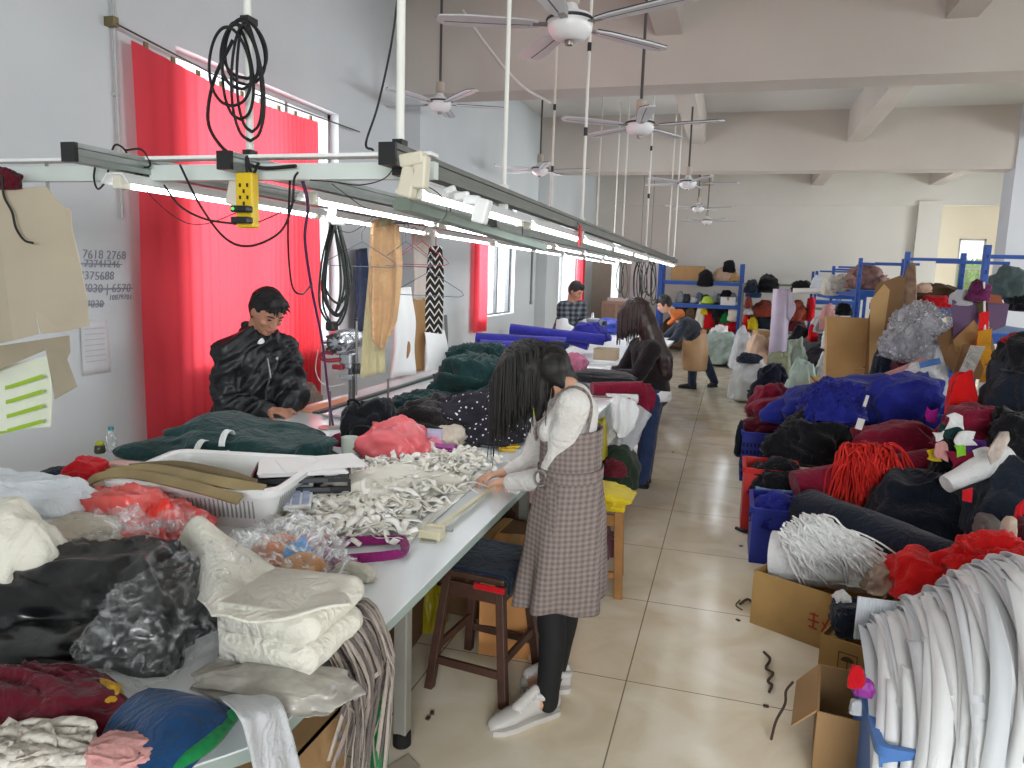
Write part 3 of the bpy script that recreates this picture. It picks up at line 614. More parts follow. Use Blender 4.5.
cpx('black cable from the left lamp holder to the yellow socket block', [(164, 185), (180, 206), (205, 219), (236, 224)], 2.0, .0035)
cpx('thin dark wire from the cross bar across the curtain to the socket block', [(131, 164), (150, 195), (180, 220), (205, 224), (236, 213)], 2.08, .0015)
cpx('thin dark wire from the socket block up to the loose cables', [(259, 222), (275, 215), (288, 208), (295, 200)], 2.03, .002)
cpx('short black cable looped over the left end of the cross bar', [(96, 162), (94, 178), (98, 189), (106, 180), (110, 160), (115, 145), (125, 150), (132, 165), (150, 166), (142, 150), (126, 150)], 2.1, .0035)
cpx('thin black flex hanging from the ceiling beside the thick white pipe', [(402, -40), (392, 40), (378, 105), (366, 143), (373, 150)], [2.3, 2.3, 2.25, 2.2, 2.16], .004)
PURP = mat('purple_flex', '5c2a55', .5); 
cpx('purple and black cable running from the rig down to the cutting machine on the table', [(300, 172), (308, 205), (305, 240), (312, 290), (322, 340), (328, 390), (333, 425)], [2.14, 2.25, 2.5, 2.8, 3.1, 3.3, 3.45], .006, PURP)
cpx('grey looped wire beside the purple cable', [(290, 180), (288, 240), (292, 285), (302, 294), (312, 284)], [2.15, 2.3, 2.4, 2.5, 2.6], .004)
cpx('thin blue-grey wire between the clips of the right-hand rail', [(398, 160), (385, 178), (360, 185), (335, 182), (310, 180)], 2.1, .0018)
cpx('thin dark wire slanting from the right-hand rail end to the hangers', [(404, 160), (410, 176), (440, 195), (446, 215), (430, 224), (395, 222)], [2.0, 2.05, 2.2, 2.4, 2.7, 2.9], .0018)
cpx('thin wire slanting below the middle tubes', [(332, 184), (360, 205), (375, 214), (352, 232), (335, 228)], [2.3, 2.5, 2.8, 2.9, 2.9], .0016)
# the white plug clips and the adaptor on the rail ends
def fitting_part(label, pts, size, m, y, name='plug_adaptor'):
    t = thing(name, label, 'plug', D(*pts[0], y)); 
    for k, (px, py) in enumerate(pts):
        p = D(px, py, y); mb = MB(); mb.box(p, size[k % len(size)], Matrix.Rotation(.25 - .2 * k, 3, 'Y')); obj('body' if k == 0 else 'clip', mb, m, t, smooth=False, bevel=.006, world=True)
    return t
IV = plastic('ivory_plastic', 'cfc9b6', .5)
fitting_part('ivory plug adaptors bunched on the near end of the right-hand rail', [(409, 182), (421, 172), (414, 160)], [(.045, .04, .085), (.04, .04, .09), (.07, .05, .035)], IV, 1.95)
fitting_part('white gooseneck spray head clipped under the right-hand rail', [(482, 211), (472, 200), (462, 196), (450, 190)], [(.045, .05, .08), (.055, .03, .03), (.05, .025, .025), (.04, .022, .022)], WHT, 2.35, 'spray_head')
fitting_part('ivory plug hanging from the middle rail near the red curtain', [(237, 192), (238, 180)], [(.05, .04, .09), (.04, .03, .03)], mat('ivory_clear', 'd8d2c4', .5), 2.16)
fitting_part('white plastic clip hanging under the left tubes over the coiled belts', [(331, 215), (338, 222)], [(.03, .03, .06), (.06, .02, .025)], WHT, 2.75)
q = W(580, 236, RAILX['right-hand'] + .045); t = thing('red_tag', 'small red tag hung on the right-hand rail', 'tag', q); mb = MB(); mb.box((0, 0, 0), (.012, .05, .12)); obj('tag_card', mb, plastic('red_plastic', 'c8202c', .5), t, smooth=False); mb = MB(); mb.tube([(0, 0, .05), (-.02, 0, RZ - q.z)], .003, 5); obj('string', mb, BLK, t)
mb = MB(); mb.tube(spline([D(463, 10, 7.45), D(486, 44, 7.45), D(520, 84, 7.45), D(551, 103, 7.45)], 6), .012, 6); tag(obj('ceiling_conduit', mb, PW), 'thin white conduit running slantwise across the face of the first beam', 'conduit')
# ================================================================== THE CUTTING TABLES
TZ, TX0, TX1 = .8, -2.5, -.75
LAM = mat('white_laminate', 'd3d8da', .22, var=.03, vscale=3, spec=.5); EDGE = mat('grey_green_edging', '8d9b96', .5, var=.05); LEGM = mat('grey_steel_leg', 'a6a59c', .5, .3, var=.08); FOOTM = mat('black_rubber_foot', '151515', .7)
DARKWOOD = mat('dark_stained_wood', '4a3026', .5, var=.25, vscale=14)
def cutting_table(label, y0, y1, corner=False, lam=None, TX0=-2.5):
    t = thing('cutting_table', label, 'table', ((TX0 + TX1) / 2, (y0 + y1) / 2, 0)); cx, cy = t.location.x, t.location.y
    poly = [(TX0, y0), (TX1 - .2, y0), (TX1 - .04, y0 + .2), (TX1 + .004, y0 + .26), (TX1, y1), (TX0, y1)] if corner else [(TX0, y0), (TX1, y0), (TX1, y1), (TX0, y1)]
    mb = MB(); mb.prism([(x - cx, y - cy) for x, y in poly], TZ - .004, TZ); mb.prism([(x - cx, y - cy) for x, y in poly], TZ - .03, TZ - .0042, 1)
    obj('tabletop', mb, [lam or LAM, EDGE], t, smooth=False)
    mb = MB()
    for x in (TX0 + .3, TX1 - .26): mb.box((x - cx, 0, TZ - .06), (.03, y1 - y0 - .2, .05))
    for y in (y0 + .25, y1 - .25): mb.box((0, y - cy, TZ - .06), (TX1 - TX0 - .5, .03, .05))
    obj('apron_frame', mb, LEGM, t, smooth=False)
    n = max(2, int((y1 - y0) / 1.4) + 1)
    for k in range(n):
        y = (2.2 if corner and k == n - 1 else y0 + .18 + (y1 - y0 - .36) * k / (n - 1)) if not corner else (1.15, 2.2, y1 - .2)[min(k, 2)]
        for x in (TX0 + .3, TX1 - .25):
            mb = MB(); mb.box((x - cx, y - cy, (TZ - .035) / 2 + .025), (.048, .048, TZ - .085)); l = obj('leg', mb, LEGM, t, smooth=False, bevel=.004)
            mb = MB(); mb.lathe([(.028, 0), (.032, .004), (.032, .05), (.026, .055)], (x - cx, y - cy, 0), 14); obj('foot', mb, FOOTM, l)
            mb = MB(); mb.tube([(x - cx + .026, y - cy, TZ - .13), (x - cx + .034, y - cy, TZ - .13)], .008, 8); obj('bolt', mb, GREY, l)
    return t
cutting_table('nearest white cutting table, piled with bags, basket and white lace', .8, 3.95, True)
cutting_table('middle white cutting table holding the dark green cloth and blue rolls', 3.955, 7.3)
cutting_table('furthest white cutting table where the people in the back work', 7.305, 11.5, TX0=-1.85, lam=mat('bright_laminate', 'dfe3e6', .3, var=.02))
# the dark rail let in along the left of the top
mb = MB(); mb.box((-2.3, 5.55, TZ + .006), (.045, 3.5, .012)); mb.box((-2.27, 5.55, TZ + .012), (.006, 3.5, .012))
tag(obj('guide_rail', mb, mat('dark_green_rail', '3c4a45', .5), smooth=False), 'long dark green guide rail lying along the left side of the table top', 'rail')

# ------------------------------------------------------------------ cloth colours
C = dict(cream=cloth('cream_cloth', 'd8d5c8', .05), white=cloth('white_cloth', 'dfe0e0', .04), bluewhite=cloth('cool_white_cloth', 'cfd6dc', .05), black=cloth('black_cloth', '17181c', .2), navy=cloth('navy_cloth', '1b2230', .12), dgreen=cloth('bottle_green_cloth', '1d3a3a', .2),
         maroon=cloth('maroon_cloth', '7a1630', .12), dmaroon=cloth('deep_maroon_cloth', '55101f', .15), red=cloth('red_cloth', 'c01420', .1), brightred=cloth('bright_red_cloth', 'd81a1c', .08), royal=cloth('royal_blue_cloth', '232a86', .14), blue=cloth('violet_blue_cloth', '2f2f8e', .1),
         pink=cloth('dusty_pink_cloth', 'c9938f', .1), coral=mat('coral_plastic', 'd5534e', .3, var=.15, spec=.6), taupe=cloth('taupe_cloth', '8a7e74', .15), sage=mat('sage_sacking', '9aa796', .7, var=.12, bump=.3, bscale=60), grey=cloth('grey_cloth', '8a8d92', .12),
         brown=cloth('brown_cloth', '5b4632', .15), rust=cloth('rust_cloth', '7c3524', .15), tan=cloth('tan_cloth', 'b99565', .08), yellow=cloth('yellow_cloth', 'c8b018', .08), olive=cloth('olive_cloth', '8a7d5d', .15), teal=cloth('teal_blue_cloth', '123a63', .1), green=cloth('green_cloth', '12733c', .1),
         lgrey=cloth('pale_grey_cloth', 'b9bcc0', .08), peach=cloth('peach_cloth', 'd3b49d', .08), magenta=cloth('magenta_cloth', 'a31c86', .08), dolive=cloth('dark_green_bag', '2c3a2c', .15))
BAGBLK = mat('black_polythene', '0d0e10', .28, var=.2, spec=.6, bump=.4, bscale=20); CARD = mat('brown_cardboard', 'a9855a', .8, var=.08, vscale=5, bump=.08, bscale=70); CARDIN = mat('cardboard_inside', '8a6b45', .85, var=.08); KRAFT = mat('kraft_paper', 'b8935f', .75, var=.07, vscale=4)
FILM = film('clear_film', 'f2f5f6', .3); PFILM = film('bubble_film', 'e4e6ea', .6); PAPER = mat('white_paper', 'e6e6e4', .7, var=.02); WPL = plastic('white_plastic', 'e2e3e2', .4)

# ------------------------------------------------------------------ heap at the near end
pheap('cloth_bundle', 'cream-white cloth bundle slumped at the left edge below the folded white cloths', 'cloth', (-45, 524, 62, 668), 1.2, C['cream'], 3, depth=.26, amp=.1, k=5, ax=(.4, .1, .9), sink=.03)
for i, (bb, y, m, lab) in enumerate((((-40, 478, 62, 534), 1.5, 'bluewhite', 'cool white ribbed cloth folded on top of the heap at the left edge'), ((2, 518, 88, 562), 1.42, 'lgrey', 'pale grey folded cloth under the cool white one'), ((38, 522, 96, 585), 1.4, 'olive', 'beige folded cloth showing its layered edges beside the grey one'))):
    pheap('folded_cloth', lab, 'cloth', bb, y, C[m] if m != 'olive' else cloth('beige_cloth', 'b3ab9b', .08), 7 + i, depth=.3, amp=.1, k=7, ax=(.2, .2, 1), p=3.4)
pheap('coral_bag', 'crumpled coral-red plastic bag on the table in front of the white basket', 'bag', (62, 500, 178, 566), 1.62, C['coral'], 12, depth=.3, amp=.35, k=8)
pheap('red_packet', 'small bright red plastic packet peeking up against the front of the basket', 'packet', (148, 506, 180, 545), 1.66, mat('red_polythene', 'd62a1c', .3, var=.15, spec=.6), 14, depth=.08, amp=.35, k=7, p=2)
pheap('black_bag', 'big shiny black plastic bag of clothing at the near end of the table', 'bag', (14, 562, 214, 692), 1.2, BAGBLK, 21, depth=.4, amp=.2, k=7, p=3.2, ax=(.7, .1, .7), sink=.02, n=(110, 64))
pheap('clear_wrap', 'crumpled clear plastic film over the right side of the black bag', 'plastic film', (142, 566, 222, 688), 1.16, film('bag_film', 'f2f5f6', .16), 23, depth=.36, amp=.2, k=9, p=3.2, n=(90, 50))
pheap('clear_wrap', 'clear plastic film spilling between the coral bag and the cream fabric', 'plastic film', (92, 520, 205, 600), 1.5, FILM, 25, depth=.24, amp=.4, k=9, n=(60, 36))
pheap('cloth_bundle', 'maroon cloth lying at the bottom left under the black bag', 'cloth', (-40, 676, 112, 748), G(36, 742, .81).y, C['dmaroon'], 27, depth=.2, amp=.2, k=8, sink=.02)
pheap('cloth_scrap', 'mustard scrap of cloth between the black bag and the blue cloth', 'cloth', (70, 684, 116, 708), G(90, 706, .84).y, cloth('mustard_cloth', 'b48a1e'), 28, depth=.1, amp=.2)
# folded cream fabric stack with a length pulled up over it
cc = D(278, 640, 1.23); w_ = 136 * 1.3 / FPX
def folded(name, label, c, sx, sy, h, n, m, seed=0, rz=0.0):
    mb = MB(); R = Matrix.Rotation(rz, 3, 'Z'); z = 0
    for k in range(n):
        hh = h / n; q = []
        for i in range(13):
            a = PI * i / 12 - PI / 2; q.append((sx / 2 - hh * .5 + math.cos(a) * hh * .49, hh / 2 + math.sin(a) * hh * .49))
        prof = [(-sx / 2, 0.002)] + q + [(-sx / 2, hh - .002)]
        rows = []
        for j in range(13):
            v = j / 12 - .5; s = mn.noise(Vector((k * 3.3 + seed, j * .4, 0))) * .012
            rows.append([Vector(c) + R @ Vector((x * (1 + s), v * sy + mn.noise(Vector((x * 4, k, seed))) * .01, z + y_ + mn.noise(Vector((x * 6, v * 6, k + seed))) * .006)) for x, y_ in prof])
        mb.rings(rows, True); z += hh * .98
    return obj(name, mb, m, auto=False)
tag(folded('folded_fabric', '', (cc.x + .0, 1.29, D(278, 672, 1.19).z), w_ * .92, .2, D(278, 604, 1.22).z - D(278, 672, 1.19).z, 2, C['cream'], 4), 'thick cream fabric folded in a square stack at the near corner of the table', 'fabric')
CPs = [[D(172, 548, 1.62), D(196, 518, 1.58), D(240, 545, 1.62), D(300, 590, 1.55)], [D(190, 590, 1.45), D(215, 560, 1.45), D(262, 582, 1.42), D(330, 596, 1.42)], [D(204, 602, 1.26), D(240, 600, 1.24), D(288, 604, 1.24), D(344, 596, 1.3)], [D(210, 612, 1.17), D(250, 622, 1.15), D(300, 614, 1.16), D(352, 604, 1.22)]]
sheet('fabric_length', 'loose length of cream fabric pulled up into a peak over the folded stack', 'fabric', CPs, C['cream'], th=.005, nu=44, nv=44, amp=.016, k=1.6, seed=5, nrm=(.2, -.5, .8))
pheap('wrapped_pack', 'pack in dull clear film lying under the cream folded stack', 'package', (208, 668, 346, 706), 1.12, mat('dull_wrap', '9c9890', .25, var=.3, vscale=16, spec=.7, bump=.7, bscale=20), 31, depth=.24, amp=.12, k=8, p=3.5)
sheet('hanging_cloth', 'white cloth hanging over the near corner of the table edge', 'cloth', [[G(214, 694, .82), G(264, 690, .82)], [W(236, 712, -.735), W(280, 703, -.735)], [W(246, 740, -.725), W(290, 730, -.725)], [W(258, 790, -.72), W(302, 780, -.72)]], C['lgrey'], th=.004, nu=26, nv=20, amp=.006, k=2, nrm=(1, -.5, 0))
sheet('trim_cloth', 'dark blue cloth with a green border lying at the near corner of the table', 'cloth', [[G(92, 775, .815), G(112, 722, .83), G(150, 690, .85)], [G(135, 785, .83), G(168, 730, .87), G(196, 698, .87)], [G(172, 790, .815), G(212, 742, .835), G(236, 712, .84)]], C['teal'], th=.02, nu=30, nv=30, amp=.007, k=1.5)
cable('green_trim', 'thick green knitted border roll beside the dark blue cloth at the near corner', 'trim', [G(158, 782, .825), G(182, 762, .835), G(212, 740, .84), G(232, 716, .84)], .014, C['green'], n=10)
strips('cream_bands', 'tangle of cream fabric bands at the bottom left corner', 'bands', lambda i, r: ([G(x, y, .83) + Vector((0, 0, r.uniform(-.01, .03))) for x, y in [(r.uniform(-20, 95), r.uniform(736, 775)) for _ in range(4)]], Vector((r.uniform(-.4, .4), -.6, .8))), 46, [cloth('cream_band', 'c4bdb2'), cloth('cream_band_pale', 'd2ccc2')], 'stuff', .016, n_tone=2)
pheap('cloth_bundle', 'base of cream bands heaped at the bottom left corner', 'bands', (-25, 740, 100, 775), .9, cloth('cream_band', 'c4bdb2'), 33, depth=.12, amp=.25, k=12)
pheap('cloth_bundle', 'crumpled dusty pink cloth at the bottom edge beside the cream bands', 'cloth', (92, 740, 160, 778), G(124, 770, .85).y, C['pink'], 34, depth=.1, amp=.2, k=9)
# ------------------------------------------------------------------ white basket with belts
BC = Vector(((-1.83 - 1.45) / 2, 2.15, TZ))
pa, pb, pc_ = G(118, 520, TZ), G(270, 530, TZ), G(292, 498, TZ)
ux = (pb - pa).normalized(); L_ = (pb - pa).length; uy = Vector((-ux.y, ux.x, 0)); Wd = .40; H_ = .135
t = thing('laundry_basket', 'white plastic basket with slotted sides on the table, tan belts lying in it', 'basket', pa + ux * L_ / 2 + uy * Wd / 2); RB = math.atan2(ux.y, ux.x); t.rotation_euler = (0, 0, RB)
def rr(sx, sy, r, z, n=6): 
    out = []
    for cx, cy, a0 in ((sx - r, sy - r, 0), (-sx + r, sy - r, PI / 2), (-sx + r, -sy + r, PI), (sx - r, -sy + r, 1.5 * PI)):
        out += [Vector((cx + r * math.cos(a0 + PI / 2 * k / n), cy + r * math.sin(a0 + PI / 2 * k / n), z)) for k in range(n + 1)]
    return out
mb = MB(); a0, b0 = L_ / 2, Wd / 2
mb.rings([rr(a0 - .01, b0 - .01, .05, .0), rr(a0 + .018, b0 + .018, .055, H_ - .03), rr(a0 + .022, b0 + .022, .055, H_ - .028), rr(a0 + .024, b0 + .024, .055, H_), rr(a0 + .012, b0 + .012, .05, H_), rr(a0 + .008, b0 + .008, .05, H_ - .02), rr(a0 - .02, b0 - .02, .045, .008)], True); obj('tub', mb, WPL, t, auto=True)
mb = MB(); mb.rings([rr(a0 + .02, b0 + .02, .055, H_ - .012), rr(a0 + .04, b0 + .04, .06, H_ - .014), rr(a0 + .042, b0 + .042, .06, H_ + .004), rr(a0 + .02, b0 + .02, .055, H_ + .008), rr(a0 + .016, b0 + .016, .055, H_)], False); obj('rim', mb, WPL, t)
SLOT = mat('slot_shadow', '9a9b9a', .8, var=0)
mb = MB()
for k in range(30):
    x = -a0 + .05 + (2 * a0 - .1) * k / 29
    for s in (-1, 1): mb.box((x, s * (b0 + .0105), H_ * .5), (.0035, .006, H_ * .46), Matrix.Rotation(s * -.16, 3, 'X'))
for k in range(20):
    y = -b0 + .05 + (2 * b0 - .1) * k / 19
    for s in (-1, 1): mb.box((s * (a0 + .0105), y, H_ * .5), (.006, .0035, H_ * .46), Matrix.Rotation(s * .16, 3, 'Y'))
obj('slots', mb, SLOT, t, smooth=False)
BELT = mat('tan_belt', '8b7a55', .6, var=.15, vscale=10)
for i, (pts, w, lab) in enumerate((([(84, 492, .1), (96, 478, .15), (130, 474, .155), (190, 486, .15), (240, 500, .13)], .036, 'tan belt strap lying nearest across the white basket, hanging out at the left'), ([(106, 474, .15), (150, 469, .165), (210, 480, .16), (264, 490, .14)], .04, 'tan belt strap in the middle of the white basket'), ([(128, 468, .15), (175, 465, .165), (225, 474, .16), (256, 484, .13)], .034, 'dark tan belt strap furthest back in the white basket'))):
    mb = MB(); P = spline([G(x, y, TZ + z) for x, y, z in pts], 8); mb.ribbon(P, Vector((.05, -.55, .8)), w, th=.007); tag(obj('belt_strap', mb, BELT if i < 2 else mat('dark_tan_belt', '6b5c3f', .6)), lab, 'belt', 'belt straps in the basket')
pheap('cloth_scrap', 'white crumpled cloth at the right inside of the basket', 'cloth', (196, 462, 286, 498), 2.38, C['white'], 41, depth=.2, amp=.3, k=10)
pheap('cloth_scrap', 'tan cloth heaped under the straps inside the basket', 'cloth', (112, 470, 252, 505), 2.18, cloth('belt_cloth', '85754f'), 42, depth=.24, amp=.2, k=6, ax=(0, 1, 0))
# ------------------------------------------------------------------ behind the basket
def pbox(name, label, cat, bb, y, m, depth, rz=0.0, bevel=.004, group=None):
    x0, y0, x1, y1 = bb; a, b = D(x0, y1, y), D(x1, y1, y); tt = D((x0 + x1) / 2, y0, y); bt = D((x0 + x1) / 2, y1, y); mb = MB(); c = (a + b) / 2
    mb.box((c.x, y + depth / 2, (tt.z + bt.z) / 2), ((b - a).length, depth, tt.z - bt.z), rz); return tag(obj(name, mb, m, smooth=False, bevel=bevel), label, cat, group)
pheap('cloth_scrap', 'red folded cloth on the table behind the basket, near the bottle', 'cloth', (72, 462, 106, 492), 2.15, C['red'], 44, depth=.12, amp=.15, k=6, p=3.4)
pheap('cloth_scrap', 'dark cloth scrap left of the red folded cloth', 'cloth', (46, 468, 74, 480), 2.3, C['navy'], 45, depth=.1, amp=.2)
pbox('pink_card', 'pale pink paper packet standing behind the left end of the basket', 'packet', (105, 464, 128, 486), 2.35, mat('pale_pink_paper', 'd2ada4', .7), .06)
pbox('small_carton', 'small brown carton with a pale tape strip left of the basket', 'box', (82, 486, 118, 508), 1.95, mat('dull_card', '8f816b', .8), .09, .15)
pheap('pink_wrap', 'pale pink translucent packet on the heap left of the basket', 'packet', (56, 484, 84, 512), 1.8, mat('pink_wrap', 'd6a0a4', .35, var=.12), 46, depth=.1, amp=.2)
# bottle and jar
def bottle(px, py, y, h, r, label, liquid, capm, name='plastic_bottle'):
    p = G(px, py, TZ) if y is None else D(px, py, y); p.z = TZ; t = thing(name, label, 'bottle', p)
    mb = MB(); mb.lathe([(r * .8, 0), (r, h * .04), (r, h * .55), (r * .85, h * .68), (r * .42, h * .83), (r * .4, h * .9)], n=20); obj('body', mb, liquid, t)
    mb = MB(); mb.lathe([(r * .5, h * .88), (r * .5, h), (r * .45, h)], n=16); obj('cap', mb, capm, t); return t
bottle(112, 452, None, .115, .024, 'clear plastic bottle with a teal cap by the wall at the left table edge', film('bottle_plastic', 'dfe8ea', .5), plastic('teal_cap', '1d7d86', .4))
p = G(100, 453, TZ); t = thing('jar', 'small dark jar with a green-yellow top beside the clear bottle', 'jar', p)
mb = MB(); mb.lathe([(.02, 0), (.024, .006), (.022, .03), (.018, .036)], n=18); obj('body', mb, mat('dark_glass', '3c3f30', .2), t)
mb = MB(); mb.ball((0, 0, .044), (.02, .02, .014), 14); obj('top', mb, mat('lime_top', 'a7ab3c', .5), t)
pheap('soap_bar', 'pale cream block lying on the table left of the green knitwear', 'block', (158, 445, 182, 452), 2.75, mat('cream_block', 'cfc6b6', .6), 47, depth=.05, amp=.03, p=4)
# green knitwear: two jumpers folded, white bands on the cuffs
g0 = pheap('green_jumper', 'lower bottle green jumper folded on the table before the man in black', 'jumper', (164, 430, 332, 472), 2.6, C['dgreen'], 51, depth=.46, amp=.12, k=5, ax=(.3, .8, .2), p=3)
g1 = pheap('green_jumper', 'upper bottle green jumper with two white arm bands', 'jumper', (184, 418, 300, 458), 2.72, C['dgreen'], 53, depth=.4, amp=.12, k=4, ax=(.3, .8, .2), p=2.8)
WB = cloth('white_band', 'd4dbd8')
for px, py, y in ((204, 446, 2.58), (229, 436, 2.62)):
    mb = MB(); c = D(px, py, y) - Vector((0, 0, .012)); P = [c + Vector((.012 * math.sin(a * .5) - .02 * math.cos(a), .07 * math.cos(a) - .02, .05 * math.sin(a) - .01)) for a in [(-.3 + PI * 1.1 * k / 10) for k in range(11)]]
    mb.ribbon(P, [Vector((0, math.cos(a), math.sin(a))) for a in [(-.3 + PI * 1.1 * k / 10) for k in range(11)]], .028, th=.004); obj('arm_band', mb, WB, g1, world=True)
a, b = D(240, 446, 2.85), D(332, 448, 3.0); roll('green_sleeve', 'bottle green sleeve stretched out to the right of the green jumpers', 'sleeve', (a.x, a.y, TZ + .05), (b.x, b.y, TZ + .035), .05, C['dgreen'], 3, flat=.6)
# document trays, paper, calculator
TR = plastic('black_tray_plastic', '1c1e22', .4); c = (G(290, 515, TZ) + G(368, 490, TZ)) / 2; c = Vector((-1.46, 2.3, TZ)); RT = .5
def tray(z, label, off=(0, 0)):
    t = thing('document_tray', label, 'tray', (c.x + off[0], c.y + off[1], z), RT)
    mb = MB(); w, d = .33, .25; mb.box((0, 0, .004), (w, d, .008)); mb.box((0, d / 2, .03), (w, .006, .055)); mb.box((-w / 2, 0, .03), (.006, d, .055)); mb.box((w / 2, 0, .03), (.006, d, .055)); mb.box((0, -d / 2, .012), (w, .006, .02)); mb.box((0, -d / 2, .05), (w, .01, .016)); obj('tray', mb, TR, t, smooth=False)
    mb = MB(); mb.box((.05, -d / 2 - .006, .05), (.09, .004, .012)); obj('label_holder', mb, mat('tray_grey', '4a4e55', .3), t, smooth=False); return t  # the holder is a paler, smoother grey than the tray
tray(TZ, 'lowest black document tray of the stack beside the white lace'); tray(TZ + .03, 'middle black document tray of the stack beside the white lace', (.01, .01)); tray(TZ + .06, 'topmost black document tray, with loose white paper on it', (0, .015))
def papers(label, c, n, sx, sy, rz, name='paper_stack', m=None, h=.003):
    mb = MB(); r = random.Random(n)
    for k in range(n): mb.box((c[0] + r.uniform(-.004, .004), c[1] + r.uniform(-.004, .004), c[2] + h * (k + .5)), (sx, sy, h * .9), rz + r.uniform(-.06, .06))
    return tag(obj(name, mb, m or PAPER, smooth=False), label, 'paper')
papers('stack of white paper on the topmost black tray', (c.x, c.y + .02, TZ + .122), 5, .3, .23, RT + .05); papers('single white sheet slipped off the paper stack towards the mug', (c.x + .06, c.y + .05, TZ + .138), 1, .29, .2, RT + .25)
papers('yellowed papers in the lowest tray under the calculator', (c.x + .03, c.y - .15, TZ + .001), 4, .22, .16, RT, m=mat('yellowed_paper', 'b9a35e', .7)); papers('white papers at the foot of the trays beside the lace', (c.x + .1, c.y - .19, TZ + .001), 2, .2, .15, RT + .2)
t = thing('calculator', 'white desk calculator with grey keys leaning before the black trays', 'calculator', (c.x + .02, c.y - .14, TZ + .03), RT)
Rc = Matrix.Rotation(.25, 3, 'X'); mb = MB(); mb.box((0, 0, .03), (.2, .16, .02), Rc); obj('body', mb, WPL, t, smooth=False, bevel=.004)
for i in range(6):
    for j in range(4):
        mb = MB(); mb.box(Rc @ Vector((-.08 + .032 * i, -.06 + .03 * j, .012)) + Vector((0, 0, .03)), (.024, .02, .008), Rc); obj('key', mb, mat('grey_key', '9aa4bc', .5), t, smooth=False)
mb = MB(); mb.box(Rc @ Vector((0, .066, .011)) + Vector((0, 0, .03)), (.17, .022, .004), Rc); obj('display', mb, mat('lcd', '59636a', .2), t, smooth=False)
# clear bag with orange things, purple bands and bits in front
for i, (bb, y, m, lab) in enumerate((((258, 538, 306, 566), None, mat('orange_cloth', 'd07a3a', .6), 'orange cloth inside the clear bag in front of the trays'), ((284, 556, 320, 582), None, mat('orange_card', 'c88c52', .7), 'orange-brown packet at the right of the clear bag'), ((290, 540, 306, 572), None, plastic('sky_blue_plastic', '3f8fd0', .3), 'small sky blue plastic piece on the clear bag'), ((304, 532, 326, 546), None, mat('pinkred_plastic', 'd22f48', .4), 'small crimson packet behind the clear bag'))):
    pheap('packet', lab, 'packet', bb, y, m, 60 + i, depth=.1, amp=.15, k=6)
pheap('clear_bag', 'clear plastic bag full of trims lying before the white basket', 'bag', (240, 534, 332, 594), None, film('trim_bag_film', 'f2f5f6', .5), 65, depth=.2, amp=.4, k=9)
PUR = cloth('purple_band', '7c2160', .1)
def band(label, pts, m, w=.022, z=TZ + .012, closed=False, name='fabric_band', n=None, th=.006):
    P = [G(x, y, z) for x, y in pts]
    if closed: P = P + [P[0]]
    mb = MB(); mb.ribbon(spline(P, 8), n or Vector((0, -.8, .5)), w, th=th); return tag(obj(name, mb, m), label, 'band')
band('purple fabric band lying in a flat oblong loop on the table', [(330, 546), (345, 542), (395, 540), (404, 543), (403, 552), (385, 556), (350, 559), (334, 562), (328, 556)], PUR, .028, TZ + .016, True)
band('short purple band end under the oblong loop', [(330, 560), (336, 575), (340, 590)], PUR, .02); band('purple band curl under the bone-white offcut', [(336, 566), (352, 565), (358, 562)], PUR, .02)
pheap('offcut', 'bone-white padded offcut lying before the purple loop', 'offcut', (334, 564, 374, 582), None, cloth('bone_cloth', 'bdb8aa'), 67, depth=.06, amp=.05, p=3)
# taupe ribbons hung over the table edge
TA = [cloth('taupe_ribbon', '8d8179', .15), cloth('pale_taupe_ribbon', 'a69b92', .1), cloth('dark_taupe_ribbon', '5f5652', .15)]
def fall(i, r):
    y = r.uniform(1.27, 1.5); x = TX1 - .12; k = r.uniform(.02, .06); L = r.uniform(.08, .55) * (1 if r.random() < .6 else .4)
    return ([(x + r.uniform(-.08, .02), y + r.uniform(-.06, .06), TZ + .03), (TX1 - .02, y, TZ + .02 + k), (TX1 + .02 + k * .6, y + r.uniform(-.02, .02), TZ - .03), (TX1 + .025 + k * .3, y + r.uniform(-.04, .04), TZ - L * .5), (TX1 + .02, y + r.uniform(-.06, .04), TZ - L)], Vector((1, r.uniform(-.6, .6), .3)))
strips('taupe_ribbons', 'tangle of taupe ribbons hanging over the near table edge beside the cream stack', 'ribbons', fall, 52, TA, 'stuff', .011, n_tone=3)
